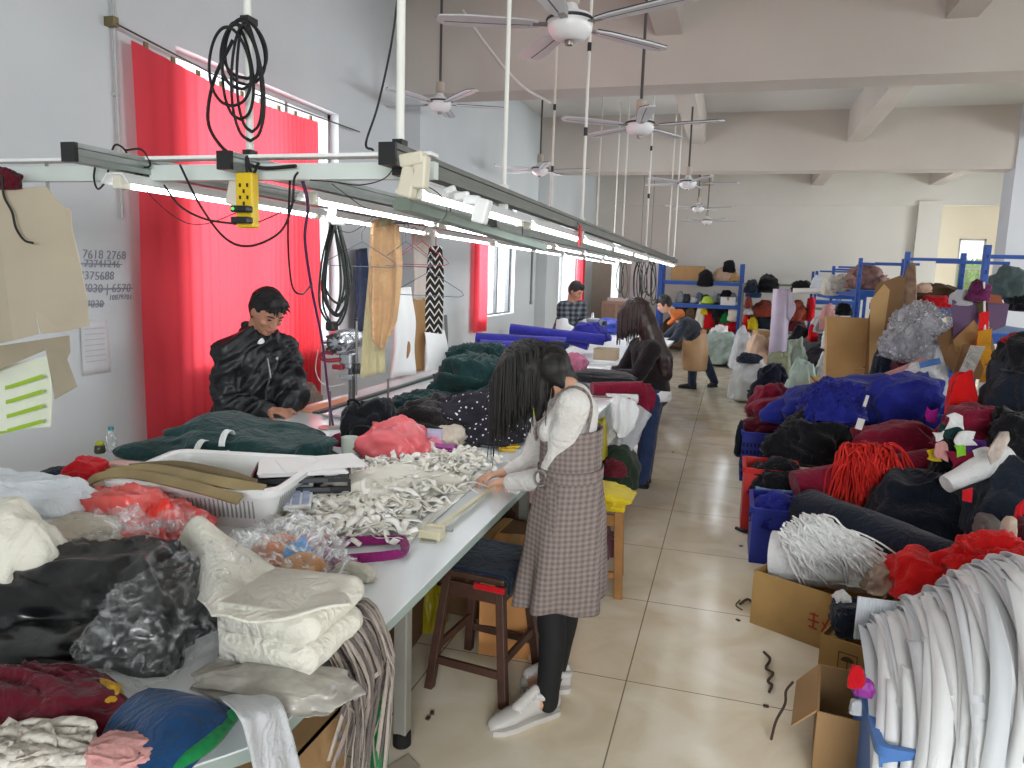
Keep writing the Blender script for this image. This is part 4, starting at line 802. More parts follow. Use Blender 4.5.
# cartons and bundles under the near end
def carton(name, label, c, size, rz=0.0, open_=False, m=None, flaps=(1, 1, 1, 1), group=None, th=.006, splay=.9, seed=0):
    t = thing(name, label, 'box', c, rz, group); x, y, z = size; r = random.Random(seed); mb = MB(); mm = m or CARD
    for s in (-1, 1): mb.box((s * (x / 2 - th / 2), 0, z / 2), (th, y, z)); mb.box((0, s * (y / 2 - th / 2), z / 2), (x - 2 * th, th, z))
    mb.box((0, 0, th / 2), (x - 2 * th, y - 2 * th, th))
    if not open_: mb.box((0, 0, z - th / 2), (x, y, th))
    obj('body', mb, mm, t, smooth=False)
    if open_:
        for k, (dx, dy) in enumerate(((1, 0), (-1, 0), (0, 1), (0, -1))):
            if not flaps[k]: continue
            L = (x if dx == 0 else y) * .96; f = (y if dx == 0 else x) * .36; a = splay + r.uniform(-.35, .35); mb = MB()
            e = Vector((dx * x / 2, dy * y / 2, z)); o_ = Vector((dx * math.cos(a), dy * math.cos(a), math.sin(a) - (0 if a > 0 else 0))); o_ = Vector((dx * math.sin(a), dy * math.sin(a), math.cos(a))); sd = Vector((-dy, dx, 0)); nn = sd.cross(o_)
            P = [e - sd * L / 2, e + sd * L / 2, e + sd * L * .47 + o_ * f, e - sd * L * .47 + o_ * f * .96]
            mb.add([p - nn * th / 2 for p in P] + [p + nn * th / 2 for p in P], [(3, 2, 1, 0), (4, 5, 6, 7), (0, 1, 5, 4), (1, 2, 6, 5), (2, 3, 7, 6), (3, 0, 4, 7)]); obj('flap', mb, mm, t, smooth=False)
    else:
        mb = MB(); mb.box((0, 0, z + .001), (.05, y, .002)); mb.box((0, -y / 2 - .001, z - .04), (.05, .002, .08)); obj('tape', mb, mat('parcel_tape', 'b08c58', .3), t, smooth=False)
    return t
DCARD = mat('dark_cardboard', '6f5234', .8, var=.1)
carton('carton', 'brown cardboard carton standing upright under the near table edge', (TX1 - .36, 1.3, 0), (.56, .4, .6), 0); carton('carton', 'second brown carton under the table, behind the ribbons', (TX1 - .85, 1.86, 0), (.52, .5, .42), .06, m=DCARD)
carton('carton', 'brown carton under the table behind the wooden stool', (-1.05, 3.4, 0), (.5, .4, .38), -.05, m=DCARD); carton('carton', 'flat-topped carton under the middle of the near table', (-1.5, 2.9, 0), (.5, .5, .45), .1, m=DCARD)
pheap('yellow_bag', 'crumpled yellow plastic bag on the floor under the table behind the steel leg', 'bag', (420, 585, 440, 650), 3.0, mat('yellow_polythene', 'b8a824', .35, var=.2), 70, depth=.2, amp=.3)
heap('cloth_bundle', 'dark bundle of remnants under the table beyond the cartons', 'cloth', (-1.3, 3.95, 0), (.6, .5, .35), C['brown'], 71, amp=.2)
pheap('cloth_strip', 'green and red cloth strips hanging beside the carton at the near table edge', 'cloth', (372, 700, 384, 790), 1.46, C['green'], 72, depth=.08, amp=.2, k=4)

# ------------------------------------------------------------------ lace heap and long bands
WL = [mat('lace_white', 'e6e3da', .9, var=.03, spec=.2), mat('lace_cream', 'dcd8cc', .9, var=.04, spec=.2), mat('lace_bright', 'eeece6', .9, var=.02, spec=.2)]
lc = Vector((-1.13, 2.52, TZ))
def in_lace(r):
    for _ in range(999):
        px, py = r.uniform(318, 492), r.uniform(456, 540)
        e = ((px - 396) / 84) ** 2; t_ = 498 - (px - 396) * .36
        if abs(py - t_) < 36 * math.sqrt(max(.05, 1 - e)) and py < 540 - max(0, px - 372) * .74: return G(px, py, TZ), max(0, 1 - e - ((py - t_) / 38) ** 2)
def lace(i, r):
    p, k = in_lace(r); z = r.uniform(.004, .03) + k * .055 * r.random(); a = r.uniform(0, 2 * PI); L = r.uniform(.03, .1); P = []
    for q in range(7):
        a += r.uniform(-1.0, 1.0); p = p + Vector((math.cos(a), math.sin(a), 0)) * L * .36; P.append(Vector((p.x, p.y, TZ + max(.004, z + r.uniform(-.012, .018)))))
    return P, Vector((r.uniform(-.8, .8), r.uniform(-.8, .8), 1))
strips('lace_scraps', 'big loose heap of white lace and elastic strips in the middle of the near table', 'lace', lace, 760, WL, 'stuff', .02, n_tone=3)
adopt(heap('x', '', '', (lc.x - .1, lc.y - .02, TZ), (.36, .62, .07), WL[1], 75, rot=-.35, amp=.3, k=14), bpy.data.objects['lace_scraps'], 'underlayer')
for i, (pts, w, lab) in enumerate((([(352, 568), (400, 545), (440, 512), (488, 470)], .03, 'long white elastic band laid straight along the right of the lace heap'), ([(360, 565), (412, 532), (450, 500), (480, 474)], .022, 'second long white band, just left of the straight one'), ([(405, 545), (425, 522), (462, 488), (485, 468)], .02, 'narrow white band crossing the end of the long straight one'))):
    band(lab, pts[1:] if i != 2 else pts, WL[2], w, TZ + .004 + .002 * i, n=Vector((0, 0, 1)), th=.002)
# measuring clamp on the table edge
t = thing('sliding_clamp', 'long cream steel measuring clamp lying along the table edge under her hands', 'clamp', G(430, 534, TZ)); CL = mat('cream_enamel', 'c9c2a4', .45); a, b = G(432, 532, TZ + .02), G(516, 470, TZ + .02)
mb = MB(); v = (b - a).normalized(); s_ = v.cross(Vector((0, 0, 1))); mb.rings([[p + s_ * x + Vector((0, 0, z)) for x, z in ((-.009, -.006), (.009, -.006), (.009, .006), (-.009, .006))] for p in (a, b)], True); obj('bar', mb, CL, t, smooth=False, world=True)
an = math.atan2(v.y, v.x)
for k, (d, sz) in enumerate(((.0, (.05, .075, .03)), (.035, (.02, .06, .04)))):
    mb = MB(); mb.box(a + v * d - Vector((0, 0, .005)), sz, an); obj('jaw', mb, CL, t, smooth=False, bevel=.004, world=True)
mb = MB(); mb.box(G(430, 537, TZ + .003), (.1, .05, .006), an + .3); obj('base_plate', mb, metal('clamp_steel', '8d8f86', .4), t, smooth=False, world=True)
mb = MB(); q = a + v * .04 + s_ * .02; mb.tube([q - s_ * .02 + Vector((0, 0, .0)), q + s_ * .035], .006, 8); obj('screw', mb, GREY, t, world=True)
# ------------------------------------------------------------------ middle of the table: backpack, mug, bags, cloth
p = G(360, 450, TZ); t = thing('backpack', 'black fabric backpack standing on the table behind the mug', 'bag', (p.x, 3.2, TZ))
PKM = cloth('black_nylon', '15161b', .2, .5, 40); h = heap_mb((0, 0, 0), (.27, .2, .2), 81, amp=.18, k=6, p=2.6, n=(60, 40)); obj('body', h, PKM, t, auto=False)
mb = MB(); mb.ribbon(spline([(-.09, -.02, .17), (-.1, -.03, .215), (-.06, -.03, .22), (-.03, -.02, .18)], 6), Vector((0, -1, .2)), .014, th=.004); obj('carry_handle', mb, PKM, t)
mb = MB(); mb.ribbon(spline([(.1, -.05, .14), (.14, -.1, .08), (.13, -.12, .02), (.08, -.11, .015)], 6), Vector((.3, -1, .3)), .02, th=.004); obj('strap', mb, PKM, t)
mb = MB(); mb.tube(spline([(-.1, -.085, .05), (-.03, -.11, .11), (.05, -.11, .12), (.11, -.08, .08)], 6), .004, 6); obj('zip', mb, BLK, t)
p = G(352, 453, TZ); t = thing('mug', 'pale green enamel mug standing before the black backpack', 'mug', (p.x, p.y - .02, TZ + .0)); MG = plastic('pale_green_enamel', 'cdd8cb', .25)
mb = MB(); mb.lathe([(.03, 0), (.037, .004), (.04, .04), (.041, .08), (.038, .08), (.036, .04), (.03, .01)], n=24); obj('body', mb, MG, t)
mb = MB(); mb.tube(spline([(.038, 0, .066), (.066, -.004, .066), (.07, -.005, .04), (.058, -.004, .02), (.038, 0, .018)], 5), .005, 8); obj('handle', mb, MG, t)
pheap('pink_bag', 'crumpled coral pink plastic bag on the table right of the mug', 'bag', (366, 424, 422, 464), None, mat('coral_polythene', 'cf5c62', .32, var=.14, spec=.6), 83, depth=.26, amp=.2, k=5, p=2.4)
pheap('cloth_scrap', 'maroon cloth under the backpack beside the mug', 'cloth', (330, 436, 350, 456), 3.12, C['maroon'], 84, depth=.1, amp=.2)
BLKP = cloth('washed_black_cloth', '211e1e', .25)
pheap('black_cloth', 'heap of washed black cloth right of the coral pink bag', 'cloth', (400, 404, 470, 442), None, BLKP, 85, depth=.45, amp=.3, k=8)
def dots():
    m = bpy.data.materials.new('polka_dot_cloth'); m.use_nodes = True; N = m.node_tree.nodes; L = m.node_tree.links; b = N['Principled BSDF']; tc = N.new('ShaderNodeTexCoord'); v = N.new('ShaderNodeTexVoronoi'); v.inputs['Scale'].default_value = 36; v.inputs['Randomness'].default_value = .8
    L.new(tc.outputs['Object'], v.inputs['Vector']); lt = N.new('ShaderNodeMath'); lt.operation = 'LESS_THAN'; lt.inputs[1].default_value = .2; L.new(v.outputs['Distance'], lt.inputs[0]); mx = N.new('ShaderNodeMix'); mx.data_type = 'RGBA'; mx.inputs[6].default_value = (*rgb('1d1a26'), 1); mx.inputs[7].default_value = (*rgb('d8d6de'), 1)
    L.new(lt.outputs[0], mx.inputs[0]); L.new(mx.outputs[2], b.inputs['Base Color']); b.inputs['Roughness'].default_value = .9; return m
pheap('polka_dot_cloth', 'heap of black cloth with white polka dots on the table before the near woman', 'cloth', (438, 398, 526, 444), None, dots(), 87, depth=.5, amp=.18, k=6)
pheap('cream_roll', 'cream cloth rolls lying before the polka dot cloth', 'cloth', (436, 428, 464, 447), None, cloth('cream_roll_cloth', 'c3b7a8'), 88, depth=.14, amp=.25, k=5)
pbox('lavender_packet', 'small lavender packet on the table right of the coral pink bag', 'packet', (417, 432, 438, 443), 3.25, mat('lavender_card', 'b9b2cc', .6), .1, .2)
pbox('magenta_box', 'magenta gift box with a white band on the table below the lavender packet', 'box', (424, 447, 451, 457), 3.12, plastic('magenta_plastic', '8e1f7e', .35), .09, .1)
pheap('pink_scrap', 'pink paper scrap between the lavender packet and the magenta box', 'paper', (418, 439, 444, 450), 3.18, mat('pink_paper', 'cc7c90', .6), 89, depth=.08, amp=.2)
t = thing('cutter_knife', 'black handled cutting knife lying before the polka dot cloth', 'knife', G(465, 448, TZ)); a, b = G(486, 444, TZ + .012), G(446, 450, TZ + .006)
mb = MB(); mb.tube([a, a.lerp(b, .45)], .011, 10); obj('handle', mb, BLK, t, world=True)
mb = MB(); mb.ribbon([a.lerp(b, .45), b], Vector((0, 0, 1)), .03, th=.003); obj('blade', mb, metal('knife_steel', 'a5a5a5', .3), t, world=True)
t = thing('scissors', 'yellow handled scissors on the table under the hanging hair of the near woman', 'scissors', G(500, 447, TZ)); c0_ = G(503, 447, TZ + .01)
for s in (-1, 1):
    mb = MB(); q = c0_ + Vector((.03, .04 * s, 0)); mb.tube([q + Vector((.04 * math.cos(k * PI / 6), .026 * math.sin(k * PI / 6), 0)) for k in range(13)], .006, 8); obj('handle', mb, plastic('yellow_handle', 'cfa91f', .4), t, world=True)
    mb = MB(); mb.ribbon([c0_ + Vector((0, .01 * s, 0)), c0_ + Vector((-.13, -.012 * s, 0))], Vector((0, 0, 1)), .016, th=.003); obj('blade', mb, metal('knife_steel', 'a5a5a5', .3), t, world=True)
for i, (bb, y, s, d, lab) in enumerate((((396, 394, 454, 414), None, 91, .4, 'flat heap of bottle green cloth, nearest of three, on the table by the spindle'), ((438, 366, 524, 410), None, 92, .6, 'largest heap of bottle green cloth beside the polka dots'), ((450, 347, 510, 371), None, 93, .5, 'furthest heap of bottle green cloth before the blue rolls'))):
    pheap('green_cloth', lab, 'cloth', bb, y, C['dgreen'], s, depth=d, amp=.32, k=9, n=(70, 44))
mb = MB(); q = [G(462, 380, TZ + .02), G(498, 382, TZ + .1), G(512, 372, TZ + .09), G(488, 368, TZ + .02)]; mb.add(q + [p - Vector((0, 0, .006)) for p in q], [(0, 1, 2, 3), (7, 6, 5, 4), (0, 4, 5, 1), (1, 5, 6, 2), (2, 6, 7, 3), (3, 7, 4, 0)])
tag(obj('template_sheet', mb, mat('pale_teal_sheet', '9bb0ae', .3), smooth=False), 'pale teal pattern sheet lying across the green cloth heaps', 'sheet')
pheap('yellow_tag', 'fluorescent yellow tag lying on the nearest green cloth', 'tag', (452, 399, 461, 408), 4.0, plastic('lime_plastic', 'c2dc1e', .5), 94, depth=.04, amp=.2)
pheap('lime_packet', 'lime yellow packet standing behind the hair of the near woman', 'packet', (520, 400, 542, 426), 3.9, mat('lime_packet', 'b9d02a', .5), 95, depth=.1, amp=.15, p=3.4); pheap('white_packet', 'white pages under the lime yellow packet', 'paper', (516, 420, 544, 440), 3.8, PAPER, 96, depth=.12, amp=.1, p=3.6)
# spindles with round bases
def spindle(px, py, h, label):
    p = G(px, py, TZ); t = thing('thread_spindle', label, 'spindle', p); mb = MB(); mb.lathe([(.06, 0), (.06, .006), (.02, .012), (.008, .014)], n=24); obj('base', mb, metal('pale_steel', 'b6b4ac', .35), t)
    mb = MB(); mb.tube([(0, 0, .01), (0, 0, h)], .007, 8); obj('rod', mb, metal('dark_steel', '6e6c68', .4), t)
spindle(388, 416, .22, 'steel spindle on a round base beside the nearest green cloth'); spindle(330, 428, .2, 'steel spindle on a round base left of the backpack')
band('narrow tan strip of card lying along the table before the cutting machine', [(306, 412), (330, 404), (352, 398)], mat('tan_strip', 'c49a6e', .6), .1, TZ + .004, n=Vector((0, 0, 1)))
# straight-knife cutting machine
p = G(348, 408, TZ); p.y = 3.85; p = Vector((D(348, 400, 3.85).x, 3.85, TZ)); t = thing('cutting_machine', 'upright electric cloth cutter with a round silver motor on a post', 'machine', p); CH = metal('machine_chrome', 'b9bcc2', .25); MB_ = mat('machine_black', '222226', .4); MRED = mat('machine_red', '8e1f2e', .4)
mb = MB(); mb.box((0, 0, .012), (.2, .26, .016)); obj('base_plate', mb, CH, t, smooth=False, bevel=.006)
for k in range(4): mb = MB(); mb.lathe([(.012, 0), (.012, .008)], ((-.07, .07)[k % 2], (-.1, .1)[k // 2], 0), 10); obj('roller', mb, MB_, t)
mb = MB(); mb.box((.01, .03, .17), (.022, .045, .3)); obj('standard', mb, metal('dark_steel', '6e6c68', .4), t, smooth=False, bevel=.004)
mb = MB(); mb.box((.01, -.005, .17), (.004, .02, .28)); obj('knife', mb, CH, t, smooth=False)
RX = Matrix.Rotation(PI / 2, 3, 'X'); M0 = (-.03, 0, .43)
mb = MB(); mb.lathe([(.05, -.12), (.07, -.115), (.074, -.06), (.074, .06), (.06, .085), (.03, .1)], M0, 28, rot=RX); obj('motor', mb, CH, t)
for k in range(8):
    a = 2 * PI * k / 8; mb = MB(); mb.box(Vector(M0) + Vector((.046 * math.cos(a), -.104 + .21, .046 * math.sin(a))), (.022, .008, .012), Matrix.Rotation(-a, 3, 'Y')); mb2 = MB(); mb2.box(Vector(M0) + Vector((.046 * math.cos(a), -.0995, .046 * math.sin(a))) + Vector((0, 0.0, 0)), (.02, .05, .011), Matrix.Rotation(-a, 3, 'Y')); obj('vent', mb2, MB_, t, smooth=False)
mb = MB(); mb.box((.0, .01, .335), (.08, .1, .07)); mb.box((.015, 0, .3), (.05, .07, .05)); obj('gear_housing', mb, CH, t, smooth=False, bevel=.012)
mb = MB(); mb.tube(spline([(-.03, -.04, .33), (-.09, -.08, .325), (-.12, -.1, .345), (-.1, -.09, .37), (-.06, -.06, .365)], 5), .012, 10); obj('handle', mb, MRED, t)
mb = MB(); mb.box((-.045, -.03, .285), (.07, .04, .03)); obj('switch_box', mb, MRED, t, smooth=False, bevel=.008)
mb = MB(); mb.tube([(.055, 0, .28), (.055, 0, .56)], .008, 8); mb.tube([(.055, 0, .12), (.055, 0, .28)], .005, 8); obj('lift_rod', mb, metal('dark_steel', '6e6c68', .4), t)
mb = MB(); mb.lathe([(.022, .25), (.026, .26), (.026, .3), (.02, .31)], (.055, 0, 0), 14); mb.ball((.055, 0, .565), .012, 10); obj('knob', mb, MB_, t)
mb = MB(); mb.box((.02, -.05, .235), (.08, .04, .03)); obj('presser_foot', mb, CH, t, smooth=False, bevel=.006)
cable('cable', 'pale wire curving from the cutting machine down to the table', 'cable', [D(318, 350, 3.7), D(316, 372, 3.7), D(326, 386, 3.75), D(345, 384, 3.82)], .003, mat('pale_wire', 'b3b0b0', .5), 'loose cables of the light rig')
# ------------------------------------------------------------------ things hung along the left rail
cb = thing('coiled_belts', 'long coil of black and green drive belts hung from the left rail before the window', 'cable', D(336, 215, 3.5)); GB = mat('dark_green_rubber', '2c322e', .55, var=.1)
for k in range(7):
    r = random.Random(k); mb = MB(); cx = 335 + r.uniform(-3, 3); w = r.uniform(7, 15); bot = 300 + r.uniform(0, 30); y = 3.5 + .01 * k
    mb.tube(spline([D(cx + dx * w, py, y) for dx, py in ((0, 216), (-.35, 235), (-.8, 262), (-1, bot - 22), (-.45, bot - 3), (.3, bot), (.95, bot - 24), (.8, 262), (.3, 235), (.05, 216))], 6), .0065, 6); obj('belt', mb, GB, cb, world=True)
mb = MB(); mb.box(D(332, 326, 3.53), (.05, .06, .05)); obj('binding', mb, BLK, cb, smooth=False, bevel=.01, world=True)
mb = MB(); mb.tube([D(336, 216, 3.5), Vector((D(336, 216, 3.5).x, 3.5, RZ))], .004, 6); obj('hook', mb, BLK, cb, world=True)
# the hanging rail with garments
hy = 3.8; hz = D(400, 222, hy).z
t = thing('clothes_wire', 'thin wire stretched under the left tubes carrying the hangers', 'wire', D(330, 220, 3.3)); mb = MB(); mb.tube(spline([D(330, 226, 3.5), D(372, 222, 3.7), D(410, 224, 3.9), D(470, 226, 4.3)], 6), .003, 6); obj('wire', mb, BLK, t, world=True)
mb = MB(); mb.tube([D(472, 226, 4.3), D(472, 226, 4.3) + Vector((0, 0, .12))], .003, 6); obj('stay', mb, BLK, t, world=True)
mb = MB(); mb.tube([D(330, 226, 3.5), D(330, 226, 3.5) + Vector((0, 0, .12))], .003, 6); obj('stay', mb, BLK, t, world=True)
TANF = cloth('tan_silk', 'cda67c', .08, rough=.6)
hg = thing('hanging_garment', 'tan and cream satin cloth hanging from a clip under the left tubes', 'garment', D(380, 222, 3.7))
obj('tan_cloth', sheet_mb([[D(371, 222, 3.7), D(385, 218, 3.72), D(398, 226, 3.74)], [D(369, 260, 3.68), D(384, 262, 3.74), D(402, 270, 3.72)], [D(368, 300, 3.7), D(386, 305, 3.76), D(397, 315, 3.72)], [D(370, 338, 3.7), D(382, 350, 3.75), D(392, 330, 3.72)]], 30, 36, .016, 3.2, 4, (0, -1, 0)), TANF, hg, auto=False, solid=.004, world=True)
obj('cream_lining', sheet_mb([[D(372, 224, 3.76), D(384, 224, 3.76)], [D(368, 280, 3.76), D(386, 285, 3.76)], [D(364, 330, 3.77), D(385, 335, 3.77)], [D(361, 378, 3.78), D(386, 372, 3.78)]], 26, 30, .014, 3, 7, (0, -1, 0)), cloth('cream_silk', 'cfc49a', .06), hg, auto=False, solid=.003, world=True)
mb = MB(); mb.box(D(385, 222, 3.7), (.05, .04, .04)); mb.tube([D(385, 218, 3.7), Vector((D(385, 218, 3.7).x, 3.7, RZ - .02))], .004, 6); obj('clip', mb, mat('old_brass', '8a8262', .5), hg, smooth=False, world=True)
def hanger(label, px, py, y, w, rz, m):
    p = D(px, py, y); t = thing('wire_hanger', label, 'hanger', p, rz, 'wire hangers on the clothes wire'); mb = MB()
    mb.tube(spline([(0, 0, -.05), (0, 0, 0), (.02, 0, .028), (.0, 0, .045), (-.018, 0, .03)], 5), .0022, 6); obj('hook', mb, m, t)
    mb = MB(); mb.tube([(0, 0, -.05), (w, 0, -.15), (w + .015, 0, -.17), (w - .01, 0, -.18), (-w + .01, 0, -.18), (-w - .015, 0, -.17), (-w, 0, -.15), (0, 0, -.05)], .0022, 6); obj('frame', mb, m, t); return t
HB = mat('blue_grey_wire', '5c6878', .5); HR = mat('red_wire', 'a8343e', .5)
hanger('blue-grey wire hanger tilted left of the tan hanging cloth', 362, 232, 3.6, .17, .5, HB); hanger('blue-grey wire hanger between the tan cloth and the scarf', 406, 232, 3.7, .18, -.3, HB); hanger('red wire hanger beside the patterned scarf', 422, 232, 3.9, .14, .2, HR); hanger('second red wire hanger, turned edge-on behind the first', 414, 235, 4.0, .15, .9, HR); hanger('grey wire hanger hanging lowest right of the tan cloth', 430, 262, 3.75, .19, -.1, HB)
# scarf with chevrons
def chevron():
    m = bpy.data.materials.new('chevron_knit'); m.use_nodes = True; N = m.node_tree.nodes; L = m.node_tree.links; b = N['Principled BSDF']; tc = N.new('ShaderNodeTexCoord'); sp = N.new('ShaderNodeSeparateXYZ'); L.new(tc.outputs['Generated'], sp.inputs[0])
    def M(op, a, c=None):
        n = N.new('ShaderNodeMath'); n.operation = op
        for i, q in enumerate((a, c)):
            if q is None: continue
            if isinstance(q, (int, float)): n.inputs[i].default_value = q
            else: L.new(q, n.inputs[i])
        return n.outputs[0]
    z = M('MULTIPLY', sp.outputs[2], 11.0); xx = M('ABSOLUTE', M('SUBTRACT', M('FRACT', M('MULTIPLY', sp.outputs[0], 2.0)), .5)); f = M('FRACT', M('ADD', z, M('MULTIPLY', xx, 1.7))); s = M('LESS_THAN', f, .27)
    mx = N.new('ShaderNodeMix'); mx.data_type = 'RGBA'; L.new(s, mx.inputs[0]); mx.inputs[6].default_value = (*rgb('1e1818'), 1); mx.inputs[7].default_value = (*rgb('d9d6d0'), 1); L.new(mx.outputs[2], b.inputs['Base Color']); b.inputs['Roughness'].default_value = .9; return m
sheet('patterned_scarf', 'black scarf with white chevrons hanging on a red hanger', 'scarf', [[D(430, 246, 3.95), D(442, 246, 3.95)], [D(427, 275, 3.95), D(444, 275, 3.95)], [D(426, 310, 3.95), D(443, 310, 3.95)], [D(426, 332, 3.95), D(442, 334, 3.95)]], chevron(), th=.012, nu=22, nv=14, amp=.006, k=1.2, nrm=(0, -1, 0))
mb = MB(); mb.tube(spline([D(436, 247, 3.95), D(436, 240, 3.95), D(437, 228, 3.95)], 4), .003, 6); tag(obj('scarf_hook', mb, HR), 'red hook holding the chevron scarf on the clothes wire', 'hook')
# pattern papers leaning or hung on the left wall behind the table
def wallpiece(name, label, cat, pts, x, m, th=.006, amp=.01):
    P = [W(px, py, x) for px, py in pts]; t = sheet(name, label, cat, [[P[0], P[1]], [P[0].lerp(P[3], .5) + Vector((.02, 0, 0)), P[1].lerp(P[2], .5) + Vector((.02, 0, 0))], [P[3], P[2]]], m, th=th, nu=16, nv=16, amp=amp, k=1, nrm=(1, 0, 0)); return t
wallpiece('pattern_roll', 'roll of white pattern paper leaning on the wall behind the tan cloth', 'paper', [(393, 290), (409, 287), (412, 374), (389, 378)], -2.44, PAPER, .02, .03); wallpiece('pattern_card', 'brown card pattern hung on the wall right of the tan cloth', 'pattern', [(408, 300), (424, 298), (422, 370), (402, 376)], -2.46, mat('brown_pattern_card', '8f6a3e', .75), .006, .02)
wallpiece('pattern_paper', 'pale grey pattern paper hung behind the brown card', 'paper', [(410, 232), (430, 232), (428, 300), (412, 300)], -2.46, mat('pale_pattern', 'b7aca2', .8), .004, .015); wallpiece('pattern_paper', 'tall white pattern paper hung right of the brown card, under the scarf', 'paper', [(424, 332), (444, 330), (446, 368), (424, 372)], -2.42, PAPER, .004)
wallpiece('blue_cloth', 'blue patterned cloth hanging behind the tan garment, by the window', 'cloth', [(354, 250), (366, 248), (366, 330), (352, 335)], XL + .05, cloth('slate_blue_cloth', '3c4660'), .006, .03); wallpiece('yardstick', 'long dark ruler hanging on the wall beside the chevron scarf', 'ruler', [(444, 315), (447, 315), (446, 368), (443, 368)], XL + .05, mat('ruler_grey', '6c6866', .6), .004, 0)
pheap('stone_block', 'grey folded cloth at the far left of the table behind the green heap', 'cloth', (460, 349, 482, 362), 6.6, C['taupe'], 97, depth=.3, amp=.1, p=3.5); pheap('stone_block', 'grey bundle stacked by the wall right of the man in black', 'cloth', (294, 392, 320, 412), 4.35, C['taupe'], 98, depth=.25, amp=.15, p=3, ground=True)
# card patterns hung at the near left from the cross bar
PC1 = mat('grey_card', 'b3a893', .8, var=.06, vscale=4); ly = 2.0
def card_piece(label, pts, y, m, th=.003, name='card_pattern', cut=None):
    P = [D(px, py, y) for px, py in pts]; n = len(P); mb = MB(); cx = sum((p.x for p in P)) / n
    for k, p in enumerate(P): p.y += .03 * math.sin((p.x - cx) * 9)
    mb.add([p - Vector((0, th / 2, 0)) for p in P] + [p + Vector((0, th / 2, 0)) for p in P], [tuple(range(n)), tuple(range(2 * n - 1, n - 1, -1))] + [(i, n + i, n + (i + 1) % n, (i + 1) % n) for i in range(n)])
    return tag(obj(name, mb, m, smooth=False), label, 'pattern')
card_piece('large grey card pattern hung from the left end of the cross bar', [(-30, 188), (2, 190), (44, 186), (50, 196), (58, 206), (64, 208), (66, 230), (74, 268), (80, 300), (82, 326), (60, 332), (42, 334), (36, 308), (40, 334), (20, 340), (-30, 350)], ly, PC1)
card_piece('smaller grey card pattern hung lower, its corner bent, under the large card', [(-25, 348), (0, 346), (62, 336), (63, 352), (60, 360), (70, 388), (50, 400), (42, 350), (0, 372), (-25, 380)], ly + .05, mat('dark_grey_card', '9f9580', .8))
p0_ = card_piece('white pad with bright green stripes hung under the card patterns', [(-20, 372), (0, 368), (42, 356), (45, 400), (44, 428), (10, 430), (-20, 432)], ly + .08, mat('pad_white', 'dfe4d2', .7), .006, 'striped_pad')
for k in range(4):
    mb = MB(); a, b = D(-18, 394 + 14 * k, ly + .07), D(43, 376 + 15 * k, ly + .07); mb.ribbon([a, a.lerp(b, .5) + Vector((0, 0, -.004)), b], Vector((0, -1, 0)), .014, th=.002); obj('stripe', mb, mat('lime_stripe', '9cbf30', .6), p0_, world=True)
cpx('black cable end curling over the large card pattern', [(2, 176), (4, 196), (12, 212), (16, 228), (24, 240), (33, 243)], 1.96, .004); cpx('thin wire hook carrying the large card pattern', [(8, 187), (6, 177), (14, 172), (20, 180), (18, 188)], 1.98, .0025)
pheap('red_rag', 'small red and navy rag tied to the left end of the cross bar', 'cloth', (-8, 172, 20, 190), 1.97, C['dmaroon'], 99, depth=.04, amp=.3)
# ================================================================== ROLLS AND STACKS FURTHER ALONG THE TABLE
# violet-blue rolls across the table
def pr_roll(name, label, cat, a, b, ya, yb, r, m, **k): roll(name, label, cat, D(*a, ya), D(*b, yb), r, m, **k)
pr_roll('cloth_roll', 'violet-blue cloth roll at the left bottom of the blue stack, ends nearest the wall', 'cloth roll', (480, 349), (556, 352), 6.75, 7.0, .112, C['blue'], seed=2, flat=.8, group='blue cloth rolls')
pr_roll('cloth_roll', 'violet-blue cloth roll on top of the stack, ending at the red curtain', 'cloth roll', (476, 339), (566, 344), 7.0, 7.2, .088, C['blue'], seed=5, flat=.75, group='blue cloth rolls')
pr_roll('cloth_roll', 'longest violet-blue cloth roll, laid highest across the back of the stack', 'cloth roll', (510, 329), (604, 340), 7.4, 7.6, .075, C['blue'], seed=8, flat=.75, group='blue cloth rolls')
pr_roll('cloth_roll', 'dark blue roll end sticking out on the right of the blue stack', 'cloth roll', (550, 349), (564, 350), 6.98, 7.02, .1, C['navy'], seed=9, flat=.9, group='blue cloth rolls')
pr_roll('cloth_roll', 'violet-blue cloth roll low on the right, pointing at the brown box', 'cloth roll', (566, 340), (588, 347), 7.6, 7.6, .05, C['blue'], seed=11, flat=.7, group='blue cloth rolls')
pheap('blue_cloth', 'rumpled violet-blue cloth lying over the right end of the blue rolls', 'cloth', (574, 325, 606, 343), 7.9, C['blue'], 101, depth=.35, amp=.2, k=5)
pheap('blue_cloth', 'flat pile of royal blue cloth on the far table beyond the sewing machine', 'cloth', (590, 322, 622, 334), None, cloth('clear_blue_cloth', '3a4ba8'), 102, depth=.5, amp=.12, k=6, p=3); pheap('blue_cloth', 'second pile of clear blue cloth on the far table, right of the first', 'cloth', (598, 320, 630, 332), None, cloth('clear_blue_cloth', '3a4ba8'), 103, depth=.4, amp=.12, k=6, p=3)
